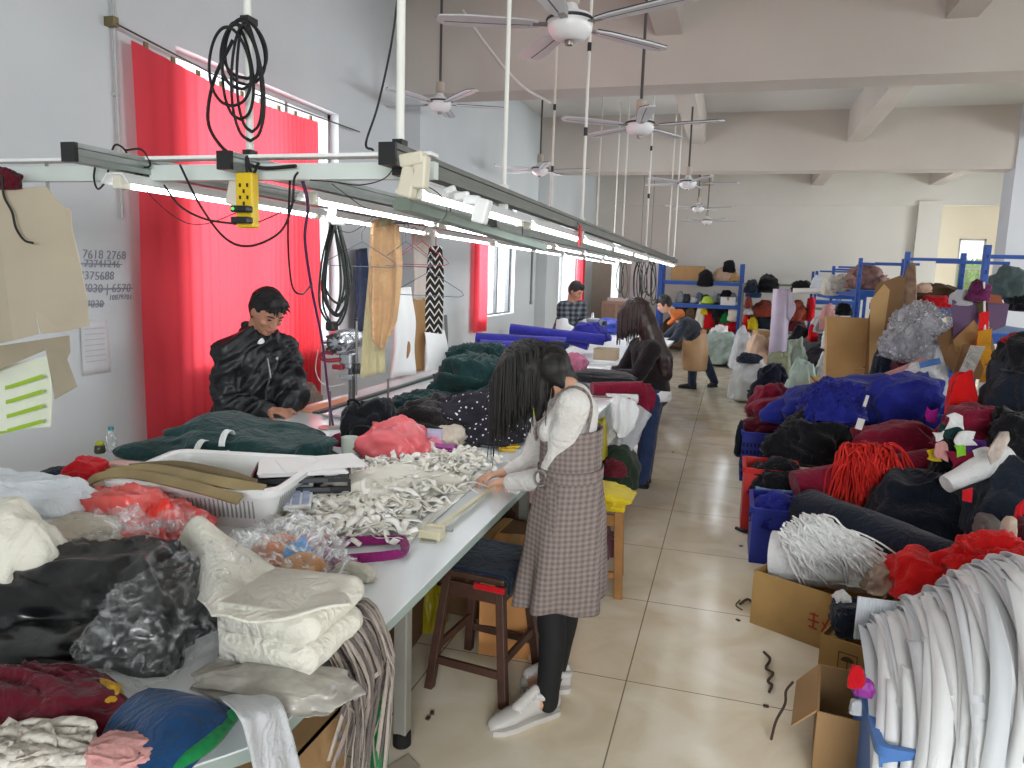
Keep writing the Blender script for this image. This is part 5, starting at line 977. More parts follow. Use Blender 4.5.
# brown box of papers and white sheets on the far table
p = G(605, 360, TZ); pbox('brown_box', 'low brown cardboard box lying on the white sheets before the woman in the dark blazer', 'box', (593, 349, 616, 361), 7.55, mat('pale_card', 'b19e84', .75), .22, 0)
papers('wide white pattern sheets spread on the far table under the brown box', (-1.2, 7.9, TZ + .001), 3, 1.0, 1.1, .03, m=mat('pattern_white', 'e9eaea', .6, var=.01))
papers('white pattern sheets before the woman in the dark blazer', (-1.15, 6.75, TZ + .001), 2, .6, .45, .1, m=mat('pattern_white', 'e9eaea', .6, var=.01))
papers('white pages spread under the hands of the person in the tan apron', (-.95, 10.4, TZ + .001), 2, .4, .8, 0, m=mat('pattern_white', 'e9eaea', .6, var=.01))
pheap('pink_cloth', 'small heap of pink cloth behind the shoulder of the near woman', 'cloth', (554, 356, 583, 374), 6.0, cloth('candy_pink_cloth', 'c87a95'), 104, depth=.25, amp=.3, k=9)
pheap('black_cloth', 'flat black folded cloth pile under the hands of the woman in the blazer', 'cloth', (568, 371, 640, 384), 5.6, cloth('grey_black_cloth', '26282b'), 105, depth=.34, amp=.1, k=5, p=3.6)
pr_roll('maroon_roll', 'upper maroon cloth roll on the table edge behind the near woman', 'cloth roll', (592, 389), (642, 388), 5.3, 5.45, .06, C['maroon'], seed=3, flat=.85, group='maroon rolls')
pr_roll('maroon_roll', 'lower maroon cloth roll under the upper one on the table edge', 'cloth roll', (586, 402), (630, 404), 5.2, 5.25, .055, C['maroon'], seed=6, flat=.8, group='maroon rolls')
pr_roll('white_roll', 'thin white cloth roll between the two maroon rolls', 'cloth roll', (606, 398), (637, 399), 5.28, 5.38, .035, C['white'], seed=7)
CPm = [[D(628, 384, 5.5), D(650, 384, 5.6)], [D(632, 398, 5.45), D(655, 396, 5.55)], [D(640, 414, 5.42), D(652, 410, 5.5)]]
sheet('maroon_cloth', 'maroon cloth hanging over the table edge at the right of the maroon rolls', 'cloth', CPm, C['maroon'], th=.012, nu=20, nv=20, amp=.012, k=2, nrm=(1, -.5, 0))
for i, (CPx, m, lab) in enumerate((([[D(560, 402, 5.1), D(580, 398, 5.12), D(600, 400, 5.1), D(624, 402, 5.2)], [D(568, 414, 5.0), D(584, 416, 4.95), D(606, 412, 5.0), D(628, 412, 5.1)], [D(576, 432, 4.98), D(592, 438, 4.9), D(608, 430, 4.98), D(626, 420, 5.08)], [D(586, 440, 4.98), D(600, 452, 4.92), D(614, 438, 4.98), D(622, 434, 5.06)]], 'cream', 'cream cloth spread over the table edge behind the back of the near woman'),
        ([[D(604, 402, 5.06), D(614, 397, 5.1), D(624, 398, 5.1), D(636, 402, 5.15)], [D(604, 420, 5.0), D(612, 414, 4.94), D(624, 416, 5.0), D(638, 412, 5.05)], [D(606, 436, 4.96), D(614, 430, 4.9), D(622, 438, 4.96), D(634, 426, 5.0)]], 'white', 'white folded cloth hanging over the cream one at the table edge'),
        ([[D(618, 406, 5.14), D(630, 402, 5.18), D(640, 406, 5.2), D(651, 415, 5.25)], [D(612, 424, 5.08), D(624, 420, 5.04), D(636, 420, 5.1), D(648, 420, 5.2)], [D(606, 444, 5.04), D(618, 452, 5.0), D(628, 442, 5.06), D(640, 434, 5.1)], [D(602, 456, 5.04), D(616, 462, 5.0), D(630, 452, 5.05), D(638, 440, 5.1)]], 'lgrey', 'pale grey cloth hanging lowest at the table edge by the jeans'))):
    sheet('draped_cloth', lab, 'cloth', CPx, C[m], th=.008, nu=36, nv=36, amp=.018, k=3.4, seed=3 + 2 * i, nrm=(.4, -1, .2), edge=.02)
pheap('draped_cloth', 'bundle of cream cloth lying on the table edge under the white drapes', 'cloth', (566, 400, 640, 420), 5.2, C['cream'], 106, depth=.3, amp=.15, k=6)
# under the edge: green bag, boxes, yellow stool
pheap('green_bag', 'dark green bag with a red print on the floor behind the yellow stool', 'bag', (598, 448, 638, 492), 4.9, C['dolive'], 107, depth=.35, amp=.15, k=5); pheap('red_print_cloth', 'small patch of red patterned cloth on top of the dark green bag', 'cloth', (603, 462, 626, 478), 4.74, cloth('red_print', '6d2430', .5), 108, depth=.1, amp=.3)
pheap('lime_bag', 'lime yellow plastic bag hanging at the table edge above the green bag', 'bag', (592, 420, 606, 462), 4.75, mat('lime_polythene', 'b5a82c', .4, var=.15), 109, depth=.1, amp=.3)
carton('carton', 'brown carton on the floor under the table edge behind the blazer woman', (-1.0, 5.75, 0), (.36, .5, .42)); carton('carton', 'brown carton standing by the legs of the blazer woman', (-.79, 5.45, 0), (.2, .3, .45), m=mat('mid_card', '8e6d4b', .8))
WOOD = mat('orange_wood', '94652f', .5, var=.2, vscale=12, bump=.08, bscale=30, fibre=(1, 1, .1))
def stool(name, label, c, w, d, h, m, seat_m, rz=0.0, th=.045, splay=.05, low=.12, pad=.03, apron=True):
    t = thing(name, label, 'stool', c, rz); top = lambda sx, sy: Vector((sx * (w / 2 - th / 2 - .01), sy * (d / 2 - th / 2 - .01), h)); bot = lambda sx, sy: Vector((sx * (w / 2 - th / 2 + splay), sy * (d / 2 - th / 2 + splay), 0))
    for sx, sy in ((-1, -1), (1, -1), (1, 1), (-1, 1)):
        mb = MB(); a, b = bot(sx, sy), top(sx, sy); k = th / 2
        mb.rings([[p + Vector((x, y, 0)) for x, y in ((-k, -k), (k, -k), (k, k), (-k, k))] for p in (a, b)], True); obj('leg', mb, m, t, smooth=False, bevel=.004)
    for i, (p, q) in enumerate((((-1, -1), (1, -1)), ((1, -1), (1, 1)), ((1, 1), (-1, 1)), ((-1, 1), (-1, -1)))):
        z = low + (.05 if i % 2 else 0)
        for zz, hh, nm in ((z, .032, 'stretcher'),) + (((h - .05, .06, 'apron'),) if apron else ()):
            a, b = bot(*p).lerp(top(*p), zz / h), bot(*q).lerp(top(*q), zz / h); mb = MB(); mb.box((a + b) / 2, ((b - a).length - th * .8, th * .5, hh), math.atan2(b.y - a.y, b.x - a.x)); obj(nm, mb, m, t, smooth=False, bevel=.003)
    mb = MB(); mb.box((0, 0, h + pad / 2), (w, d, pad)); obj('seat', mb, seat_m, t, smooth=False, bevel=pad * .35); return t
q = G(614, 600, 0); stool('stool', 'orange wooden stool with a yellow cloth seat behind the near woman', (q.x - .16, q.y + .17, 0), .34, .34, .46, WOOD, C['yellow'], .12, splay=.01)
mb = MB(); bx = Vector((q.x - .16, q.y + .17, .46)); h = heap_mb((0, 0, 0), (.37, .37, .06), 111, amp=.1, k=5, p=4); h.v = [(x + bx.x, y + bx.y, z + bx.z + .02) for x, y, z in h.v]; tag(obj('seat_cloth', h, C['yellow'], auto=False), 'bright yellow cloth cushion lying on the orange wooden stool', 'cushion')
heap('basket_cloth', 'dark red and white remnants on the shelf of the orange stool', 'cloth', (q.x - .16, q.y + .17, .17), (.24, .24, .14), cloth('mixed_remnants', '5d3a40', .5), 112, amp=.3)
# near dark stool
q = G(500, 710, 0); q2 = G(430, 690, 0); rz = math.atan2(q.y - q2.y, q.x - q2.x)
st = stool('stool', 'dark wooden stool with a navy cloth on its seat, near the woman in the pinafore', ((q.x + q2.x) / 2 - math.sin(rz) * .17, (q.y + q2.y) / 2 + math.cos(rz) * .17 + .02, 0), .28, .3, .47, DARKWOOD, DARKWOOD, rz, splay=.04, th=.035, apron=True)
sc = st.location
h = MB(); Rz = Matrix.Rotation(rz, 3, 'Z')
CPq = [[Vector((sc.x, sc.y, 0)) + Rz @ Vector((x, y, z)) for x, z in ((-.165, .46), (-.15, .515), (0, .515), (.15, .515), (.165, .45))] for y in (-.17, -.05, .08, .17)]
for r_, y in zip(CPq, range(4)):
    pass
sheet('seat_cloth', 'navy cloth folded over the seat of the dark wooden stool', 'cloth', CPq, cloth('stool_navy', '15263a'), th=.008, nu=24, nv=24, amp=.003, k=2)
mb = MB(); mb.box(Vector((sc.x, sc.y, .0)) + Rz @ Vector((.09, -.178, .47)), (.13, .012, .024), rz); tag(obj('seat_trim', mb, C['red'], bevel=.004), 'red band along the front of the navy cloth on the dark stool', 'trim')
carton('carton', 'brown carton standing on the floor behind the dark wooden stool', (-.86, 3.05, 0), (.22, .3, .45), .1, m=mat('orange_card', '8f6a42', .8))
# ------------------------------------------------------------------ sewing / overlock machine on the far table
MG_ = metal('machine_grey', '8f9498', .35)
p = G(590, 335, TZ); t = thing('sewing_machine', 'grey sewing machine on the far table before the man in the plaid shirt', 'machine', (D(588, 330, 9.6).x, 9.6, TZ))
mb = MB(); mb.box((0, 0, .03), (.42, .2, .06)); obj('bed', mb, MG_, t, smooth=False, bevel=.01)
mb = MB(); mb.box((.14, 0, .17), (.11, .14, .24)); obj('pillar', mb, MG_, t, smooth=False, bevel=.02)
mb = MB(); mb.box((-.02, 0, .28), (.36, .12, .09)); obj('arm', mb, MG_, t, smooth=False, bevel=.02)
mb = MB(); mb.box((-.16, 0, .22), (.06, .1, .16)); obj('head', mb, MG_, t, smooth=False, bevel=.012)
mb = MB(); mb.lathe([(.05, 0), (.055, .01), (.055, .03), (.04, .04)], (.2, 0, .25), 20, rot=Matrix.Rotation(PI / 2, 3, 'Y')); obj('hand_wheel', mb, BLK, t)
mb = MB(); mb.tube([(-.16, 0, .14), (-.16, 0, .065)], .006, 8); obj('needle_bar', mb, CH, t)
for x in (-.05, .05): mb = MB(); mb.lathe([(.02, 0), (.014, .07)], (x, .02, .325), 12); obj('thread_spool', mb, WHT, t)
# back left corner: white thread rack, hung belts, spot for cords
for i in range(3):
    px = (640, 622, 650)[i]; r = random.Random(i + 50); y = 14.5; t = thing('coiled_cable', ['thick bunch of dark cords hung before the white board in the far left corner', 'thin pair of cords hung beside the green window', 'cords hung at the right beside the blue shelf'][i], 'cable', D(px, 262, y))
    for k in range((6, 2, 4)[i]):
        mb = MB(); cx = px + r.uniform(-4, 4); w = r.uniform(2, 5); b = r.uniform(290, 305); mb.tube(spline([D(cx, 262, y), D(cx - w, 275, y), D(cx - w, b - 6, y), D(cx, b, y), D(cx + w, b - 8, y), D(cx + w, 276, y), D(cx + 1, 262, y)], 5), .009, 5); obj('cord', mb, GB, t, world=True)
    mb = MB(); a = D(px, 262, y); mb.tube([a, Vector((a.x, a.y, ZC))], .004, 5); obj('hanging_wire', mb, BLK, t, world=True)
a, b = D(630, 262, 18.9), D(658, 300, 18.9); mb = MB(); mb.box(((a.x + b.x) / 2, 19.18, (a.z + b.z) / 2), (b.x - a.x, .03, a.z - b.z)); tag(obj('notice_board', mb, mat('white_board', 'e2e4e4', .5), smooth=False), 'white board on the back wall behind the hung cords', 'board')
t = thing('side_cabinet', 'pale narrow wooden cabinet with slatted doors by the far left window', 'cabinet', (D(617, 305, 18.4).x, 18.6, 0)); 
mb = MB(); mb.box((0, 0, .55), (.75, .5, 1.1)); obj('body', mb, mat('pale_wood', 'b9ab98', .6, var=.1), t, smooth=False, bevel=.01)
for s in (-1, 1): mb = MB(); mb.box((s * .18, -.26, .58), (.3, .02, .9)); d_ = obj('door', mb, mat('pale_wood_door', 'a3937f', .6, var=.1), t, smooth=False, bevel=.006); mb = MB(); mb.box((s * .05, -.275, .6), (.02, .02, .1)); obj('handle', mb, GREY, d_, smooth=False)
mb = MB(); mb.box((0, -.02, 1.14), (.5, .3, .08)); obj('top_box', mb, WHT, t, smooth=False)
mb = MB(); a, b = D(593, 262, 19.1), D(608, 330, 19.1); mb.box(((a.x + b.x) / 2, 19.15, 1.05), (.5, .05, 2.1)); dd = struct('door_1', mb, mat('beige_door', 'b8aea0', .6, var=.05), smooth=False); mb = MB(); mb.box(((a.x + b.x) / 2 + .18, 19.1, 1.05), (.03, .05, .16)); obj('handle', mb, GREY, dd, smooth=False, world=True)
# ------------------------------------------------------------------ blue racking against the back wall and along the right
BLUE = mat('blue_rack_steel', '2450a0', .45, .2, var=.06); BSH = mat('blue_shelf_steel', '4a7cc0', .45, .1, var=.06)
def rack(label, x0, x1, y0, y1, h, shelves, along='x', posts=((0, 0), (1, 0), (0, 1), (1, 1)), w=.055, shelf_m=None, hs=None):
    t = thing('storage_rack', label, 'rack', ((x0 + x1) / 2, (y0 + y1) / 2, 0)); cx, cy = t.location.x, t.location.y
    for a, b in posts:
        x, y = (x0, x1)[a], (y0, y1)[b]; mb = MB(); mb.box((x - cx, y - cy, h / 2), (w, w * 1.2, h)); po = obj('upright', mb, BLUE, t, smooth=False, bevel=.004)
        mb = MB()
        for k in range(int(h / .12)): mb.box((x - cx, y - cy - w * .6 - .001, .1 + .12 * k), (.012, .003, .03))
        obj('slots', mb, mat('slot_dark', '1a2c58', .7, var=0), po, smooth=False)
    for z in shelves:
        mb = MB(); mb.box((0, 0, z + .01), (x1 - x0, y1 - y0, .02)); obj('shelf', mb, shelf_m or BSH, t, smooth=False)
        for s, ax in ((-1, 0), (1, 0), (-1, 1), (1, 1)):
            mb = MB(); mb.box((s * (x1 - x0) / 2, 0, z - .03) if ax else (0, s * (y1 - y0) / 2, z - .03), (.03, y1 - y0, .08) if ax else (x1 - x0, .03, .08)); obj('beam', mb, BLUE, t, smooth=False)
    if hs:
        for y in (y0, y1): mb = MB(); mb.box((0, y - cy, hs), (x1 - x0, .025, .03)); obj('tie_bar', mb, BLUE, t, smooth=False)
    return t
bl, br = D(661, 268, 17.8), D(743, 264, 17.8); S1, S2 = D(700, 282, 17.8).z, D(700, 305, 17.8).z
rack('blue steel rack against the back wall behind the person in the apron', bl.x, br.x, 17.8, 18.5, 2.06, (.35, S2, S1), w=.1)
def onback(name, label, cat, bb, m, seed, y=17.95, **k): return pheap(name, label, cat, bb, y, m, seed, **k)
z1 = S1 + .02
def box_on(label, px0, px1, top, y, z, m, d=.4):
    a, b = D(px0, 280, y), D(px1, 280, y); carton('carton', label, ((a.x + b.x) / 2, y + d / 2 - .05, z), (b.x - a.x, d, D((px0 + px1) / 2, top, y).z - z), m=m)
box_on('brown carton on the top shelf of the back rack, upper left', 671, 704, 266, 17.9, z1, CARD)
onback('orange_cloth', 'orange cloth at the right of the carton on the top shelf', 'cloth', (689, 274, 702, 282), cloth('orange_cloth_far', 'b04a28'), 121); onback('black_bag', 'black bag hanging over the top shelf edge', 'bag', (697, 272, 713, 287), C['black'], 122, y=17.75); onback('cloth_bundle', 'pale pink bundle on the top shelf', 'cloth', (713, 270, 732, 282), C['peach'], 123); onback('black_box', 'square black bag standing on the bundle at the right of the top shelf', 'bag', (723, 262, 735, 273), C['black'], 124, p=4); onback('cloth_bundle', 'brown bundle at the right end of the top shelf', 'cloth', (729, 274, 740, 282), C['tan'], 125)
cols = ['8b8f94', '3a3d42', 'c9ccd0', '5a6a78', '222428', 'a9b0b4', '6d747a', '3f4a50']
for i in range(9):
    x = 676 + i * 6.6; onback('cone_pile' if 0 else 'thread_bundle', ['grey', 'charcoal', 'white', 'slate', 'black', 'pale grey', 'mid grey', 'dark slate', 'dull grey'][i] + ' thread bundle on the middle shelf of the back rack', 'thread', (x, 293 + (i * 7) % 5, x + 8, 303), cloth('thread_%d' % i, cols[i % 8]), 130 + i, group='thread on the back rack', n=(24, 16), amp=.3)
onback('lime_bowl', 'lime green tub on the middle shelf of the back rack', 'tub', (702, 297, 713, 304), plastic('lime_tub', 'a8c83a', .4), 141, y=17.75, n=(24, 16)); box_on('white tray at the right of the middle shelf', 722, 737, 297, 17.85, S2 + .02, WPL, .3); onback('cloth_bundle', 'black cloth over the white tray on the middle shelf', 'cloth', (720, 291, 732, 299), C['black'], 142)
for i, (bb, c, lab) in enumerate((((695, 307, 705, 331), 'cream', 'cream bundle hanging at the left under the middle shelf'), ((703, 314, 714, 332), 'red', 'red bundle under the middle shelf'), ((710, 308, 724, 318), 'black', 'black bundle under the middle shelf'), ((720, 314, 730, 324), 'green', 'bright green bundle under the middle shelf'), ((727, 309, 740, 322), 'cream', 'cream pillow bundle at the right under the middle shelf'), ((718, 321, 738, 333), 'red', 'second red bundle low under the middle shelf'), ((686, 308, 696, 318), 'brown', 'brown bundle at the left under the middle shelf'), ((700, 308, 708, 315), 'yellow', 'yellow bundle under the middle shelf, near the left'))):
    onback('cloth_bundle', lab, 'cloth', bb, C[c], 145 + i, y=17.8, n=(30, 20))
heap('cloth_bundle', 'dark pile filling the floor under the back rack', 'cloth', (-.65, 18.15, 0), (1.9, .6, .95), C['brown'], 154, amp=.3, n=(60, 30))
# ================================================================== THE PILES ON THE RIGHT
# racks along the right: a row of bays, ends towards the camera
def bay(label, px, py, y0, y1, w=.5, **k):
    p = D(px, py, y0); k.setdefault('posts', ((0, 0), (1, 0))); k.setdefault('w', .045); rack(label, p.x, p.x + w, y0, y1, p.z, **k)
bay('nearest blue rack bay on the right, behind the striped pattern pieces', 988, 245, 6.6, 8.1, .62, shelves=(.45, D(1000, 335, 6.6).z), hs=1.9)
bay('second blue rack bay on the right, behind the brown paper', 908, 252, 8.4, 10.2, .5, shelves=(.4, D(925, 309, 8.4).z), hs=1.93)
bay('third blue rack bay on the right, behind the paper bag', 861, 258, 10.5, 12.6, .5, shelves=(.4, D(850, 291, 10.5).z), hs=1.93)
bay('furthest blue rack bay on the right', 834, 266, 13.0, 15.0, .5, shelves=(.4, D(845, 295, 13).z), hs=1.9)
p = D(817, 272, 17.6); rack('small blue rack in the far right corner by the back wall', p.x, p.x + .9, 17.6, 18.4, 1.95, (.5, 1.3))
# dark bales that carry the heaps
BALE = [cloth('bale_navy', '1e222c'), cloth('bale_maroon', '4d1420'), cloth('bale_brown', '54402e'), cloth('bale_grey', '4e5054')]
for i, (x, y, w, d, h, lab) in enumerate(((1.4, 3.6, 1.0, .7, .3, 'dark bale of cloth under the navy roll'), (1.9, 4.6, 1.4, .9, .4, 'maroon bale of cloth under the scraps'), (1.6, 5.6, 1.5, .8, .36, 'brown bale of cloth under the blue jumper heap'), (1.75, 6.45, 1.9, .8, .42, 'grey bale of cloth behind the blue jumper heap'), (2.7, 5.0, .9, 1.8, .85, 'dark bale of cloth at the far right edge'), (1.75, 2.75, .9, .6, .35, 'dark bale beside the blue tub of white bands'))):
    heap('cloth_bale', lab, 'bale', (x, y, 0), (w, d, h), BALE[i % 4], 160 + i, amp=.12, k=5, p=4, n=(60, 34))
# ------------------------------------------------------------------ sacks and heaps at the back, right of the aisle
SACK = mat('white_woven_sack', 'c7c9c8', .6, var=.1, vscale=8, bump=.4, bscale=50)
def sack(label, bb, y, m, seed, tie=True, name='sack', **k):
    x0, y0, x1, y1 = bb; t = thing(name, label, 'sack', D((x0 + x1) / 2, y1, y)); w = (D(x1, y1, y) - D(x0, y1, y)).length; h = D((x0 + x1) / 2, y0, y).z; t.location.z = 0
    hb = heap_mb((0, 0, 0), (w, w * .85, h * (.92 if tie else 1)), seed, amp=.3, k=8, p=3.2, low=.18, n=(70, 46), ax=(.5, .3, .2), **k); obj('body', hb, m, t, auto=False)
    if tie:
        mb = MB(); r = random.Random(seed); mb.rings([[Vector((math.cos(a) * R * (1 + .25 * math.sin(a * 7 + seed)), math.sin(a) * R * (1 + .25 * math.cos(a * 6)), z)) for a in [2 * PI * i / 24 for i in range(24)]] for R, z in ((w * .2, h * .84), (w * .09, h * .9), (w * .14, h * .97), (w * .2, h * 1.02))], True); obj('gathered_neck', mb, m, t)
    return t
sack('white woven sack, nearest to the aisle, with a dark cloth over its mouth', (730, 359, 764, 403), 10.8, SACK, 171)
pheap('cloth_scrap', 'dark cloth over the mouth of the nearest white sack', 'cloth', (738, 354, 760, 364), 10.6, C['navy'], 172, depth=.3)
sack('olive green bag bulging behind the dark bundle', (764, 358, 790, 380), 11.2, mat('olive_sacking', '8a8f72', .6, var=.15, bump=.3), 173, tie=False, name='bag'); sack('tall sage green sack standing beside the lavender roll', (781, 342, 806, 374), 11.8, C['sage'], 174)
sack('pale green sack with a white stripe beside the white one', (785, 362, 814, 398), 9.6, mat('pale_green_sacking', '9db0a8', .65, var=.1, bump=.3), 175); sack('plain white sack right of the pale green sack', (812, 358, 834, 396), 9.7, cloth('plain_white_sacking', 'cdd0d0', .05), 176)
pheap('cloth_bundle', 'dark patterned bundle between the sacks', 'cloth', (754, 371, 792, 394), 10.0, cloth('dark_print', '1e2030', .6), 177, amp=.3, ground=True)
pheap('pale_cloth_heap', 'wide heap of pale green cloth on the floor before the back rack', 'cloth', (702, 336, 738, 362), 15.2, cloth('pale_green_cloth', 'a3b2aa', .15), 178, depth=1.4, ground=True, amp=.25, k=10); pheap('pale_cloth_heap', 'heap of pale grey cloth right of the pale green heap', 'cloth', (732, 334, 752, 360), 14.4, C['lgrey'], 179, depth=1.0, ground=True, amp=.2); pheap('pale_cloth_heap', 'small white cloth pile on top of the pale green heap', 'cloth', (710, 328, 728, 340), 15.6, C['white'], 180, depth=.5, amp=.3)
pheap('peach_bundle', 'peach coloured bundle with a brown flap left of the lavender roll', 'cloth', (745, 340, 776, 366), 13.0, C['peach'], 181, depth=.7, amp=.16, ground=True); pbox('buried_carton', 'brown carton half buried in the peach bundle', 'box', (754, 331, 774, 350), 13.3, CARD, .4, .2)
pheap('white_bundle', 'white cloth with dark prints behind the brown carton', 'cloth', (756, 330, 774, 338), 13.5, cloth('print_white', 'b7bfc2', .5), 182, depth=.4)
lr = mat('lavender_film', 'a99cb0', .35, var=.08); roll('standing_roll', 'tall lavender roll of fabric standing upright among the heaps', 'cloth roll', D(777, 362, 11.6), D(782, 289, 11.6), .125, lr, 5, m2=mat('roll_end', '77707e', .6), wob=.02)
sheet('loose_fabric_end', 'loose lavender end hanging off the top of the standing roll', 'fabric', [[D(785, 288, 11.5), D(790, 292, 11.5)], [D(788, 300, 11.5), D(796, 308, 11.5)], [D(787, 318, 11.5), D(789, 322, 11.5)]], lr, th=.01, nu=10, nv=8)
sack('grey-white plastic bag right of the sage sack', (818, 342, 832, 366), 12.2, cloth('bag_white', 'b9b7bb', .1), 183)
pheap('cloth_bundle', 'turquoise cloth scraps behind the white sack', 'cloth', (806, 344, 820, 360), 12.4, cloth('turquoise_cloth', '4f90a8', .4), 184, ground=True)
# the back right: rust and red heaps on shelves along the back wall
t = thing('low_rack', 'long grey shelf along the back wall carrying the black and rust heaps', 'rack', (1.25, 17.9, 0)); 
for z in (.55, 1.12, 1.62): mb = MB(); mb.box((0, 0, z), (2.1, .6, .04)); obj('shelf', mb, mat('grey_shelf', '84868a', .5), t, smooth=False)
for x in (-1.02, 1.02):
    for y in (-.27, .27): mb = MB(); mb.box((x, y, .82), (.05, .05, 1.64)); obj('upright', mb, mat('grey_shelf', '84868a', .5), t, smooth=False)
for i, (bb, c, lab) in enumerate((((745, 282, 758, 294), 'navy', 'navy coil at the left of the grey back shelf'), ((757, 279, 778, 293), 'black', 'black bag on the top of the grey back shelf'), ((747, 291, 762, 298), 'teal', 'blue scraps under the navy coil'), ((792, 282, 812, 293), 'black', 'second black bundle on the grey back shelf, right of the roll'), ((745, 298, 752, 309), 'rust', 'orange bag at the left end of the back shelf'), ((752, 304, 776, 318), 'rust', 'wide rust brown heap left of the standing roll'), ((788, 305, 806, 322), 'rust', 'wide rust brown heap right of the standing roll'), ((806, 300, 815, 322), 'red', 'bright red garment hanging beside the rust heap'), ((756, 316, 778, 330), 'navy', 'dark heap under the left rust heap'), ((786, 322, 806, 332), 'dmaroon', 'deep maroon heap under the right rust heap'), ((790, 314, 801, 320), 'pink', 'pale pink bundle on the right rust heap'), ((743, 312, 750, 336), 'red', 'red cloth beside the blue upright'), ((747, 318, 758, 330), 'yellow', 'yellow plastic piece by the blue upright'), ((744, 308, 756, 315), 'lgrey', 'pale grey pieces above the yellow plastic piece'))):
    pheap('cloth_bundle', lab, 'cloth', bb, 17.3 + .05 * (i % 3), C[c], 190 + i, n=(34, 22), depth=.5, amp=.22)
roll('white_roll', 'white paper roll lying on the far rack right of the standing roll', 'cloth roll', D(793, 291, 12.6), D(826, 291, 12.6), .045, PAPER, 7)
pheap('cream_bag', 'cream bag with a hanging end on the furthest rack bay', 'bag', (822, 280, 838, 296), 12.4, C['cream'], 205, amp=.2); pheap('white_bag', 'white plastic bag on the far rack left of the cream bag', 'bag', (811, 278, 824, 290), 13.2, C['bluewhite'], 206, amp=.2)
for i, (bb, y, c, lab) in enumerate((((820, 308, 834, 332), 11.9, 'pink', 'pinkish bundle under the far rack shelf'), ((812, 318, 824, 334), 12.0, 'lgrey', 'pale grey bundle under the far rack shelf'), ((808, 326, 818, 342), 12.0, 'red', 'red rag hanging under the far rack'), ((790, 330, 812, 352), 12.7, 'black', 'black bundle right of the sage sack'), ((836, 305, 852, 316), 10.9, 'black', 'black lace scraps on the paper bag'), ((822, 330, 836, 350), 11.2, 'white', 'white bundle left of the paper bag'))):
    pheap('cloth_bundle', lab, 'cloth', bb, y, C[c], 210 + i, n=(34, 22), amp=.25)
heap('cloth_bundle', 'mixed dark heap on the floor under the far rack', 'cloth', (1.7, 12.6, 0), (1.4, 2.2, .8), cloth('mixed_dark', '3c3a40', .6), 217, amp=.25)
# brown paper bag, kraft sheets
def kraft(label, pts, y, th, name='kraft_sheet', m=KRAFT): return card_piece(label, pts, y, m, th, name)
t = thing('paper_bag', 'tall brown paper bag standing before the far racks', 'bag', D(848, 378, 8.6)); a, b, c1, d1 = D(826, 374, 8.6), D(868, 366, 8.6), D(871, 318, 8.6), D(827, 317, 8.6); dv = Vector((0, .16, 0))
mb = MB(); J = lambda p, k: p + Vector((.012 * math.sin(k * 3), 0, .012 * math.cos(k * 5)))
mb.rings([[a, b, b + dv, a + dv], [a.lerp(d1, .5) + Vector((0, -.03, 0)), b.lerp(c1, .5) + Vector((.01, -.03, 0)), b.lerp(c1, .5) + dv, a.lerp(d1, .5) + dv], [J(d1, 1), J(c1, 2), J(c1 + dv, 3), J(d1 + dv, 4)]], False); obj('bag_body', mb, KRAFT, t, smooth=False, solid=.006, world=True)
mb = MB(); zb = (a.z + b.z) / 2 + .02; mb.box(Vector(((a.x + b.x) / 2, 8.68, zb / 2)), (b.x - a.x - .02, .17, zb)); obj('bag_base', mb, KRAFT, t, smooth=False, world=True)
kraft('broad dark sheet of kraft paper standing behind the paper bag', [(862, 400), (868, 318), (876, 284), (902, 275), (906, 280), (900, 318), (902, 400)], 8.2, .01, m=mat('dark_kraft', '7d5c38', .75)); kraft('narrow sheet of kraft paper beside the dark one', [(868, 405), (870, 300), (884, 284), (890, 290), (884, 330), (886, 405)], 8.05, .01, 'kraft_sheet')
CARDW = carton('carton', 'brown carton behind the blue jumper heap under the paper bag', (D(842, 400, 7.6).x, 7.9, 0), (.5, .4, .72), m=KRAFT)
pheap('fabric_end', 'patterned beige fabric roll leaning by the kraft sheets', 'fabric', (899, 278, 915, 322), 8.3, cloth('beige_print', '8f7460', .4), 221, depth=.22, amp=.12, p=4, sink=.4); pheap('cloth_bundle', 'pile of speckled pink cloth on the third rack bay', 'cloth', (846, 270, 886, 290), 10.7, cloth('speckled_pink', '8e6d66', .5), 222, depth=.4, amp=.25); pheap('clear_bundle', 'white clear-wrapped bundle on the third rack bay', 'bundle', (830, 276, 850, 292), 11.2, cloth('wrap_white', 'b8b4ac', .2), 223, amp=.3)
# second bay shelf: black folds, red, pale bags; nearest bay: grey garment bag
SZ = D(925, 309, 8.4).z
pheap('black_cloth', 'folded black cloth on the shelf of the second rack bay', 'cloth', (914, 287, 962, 302), 8.5, C['brown'], 224, depth=.35, amp=.2, k=6); pheap('red_cloth', 'red cloth under the black folds on the second rack shelf', 'cloth', (920, 297, 952, 308), 8.35, C['red'], 225, depth=.3, amp=.16); pheap('white_scrap', 'white scrap at the left of the second rack shelf', 'cloth', (916, 284, 932, 293), 8.45, C['peach'], 226, depth=.15, amp=.2)
pheap('grey_garment', 'grey-green garment bag on the top of the nearest rack bay', 'garment', (988, 272, 1024, 300), 6.9, cloth('slate_green_cloth', '50605f', .15), 227, depth=.4, amp=.2, k=5); pheap('black_cloth', 'black cloth under the grey-green garment bag', 'cloth', (1006, 296, 1040, 312), 6.8, C['black'], 228, depth=.3)
mb = MB(); a, b = D(1008, 273, 7.2), D(1032, 273, 7.2); mb.tube([D(1010, 298, 7.2), a, b], .012, 8); tag(obj('display_stand', mb, BLK), 'black wire frame standing behind the grey-green garment bag', 'frame')
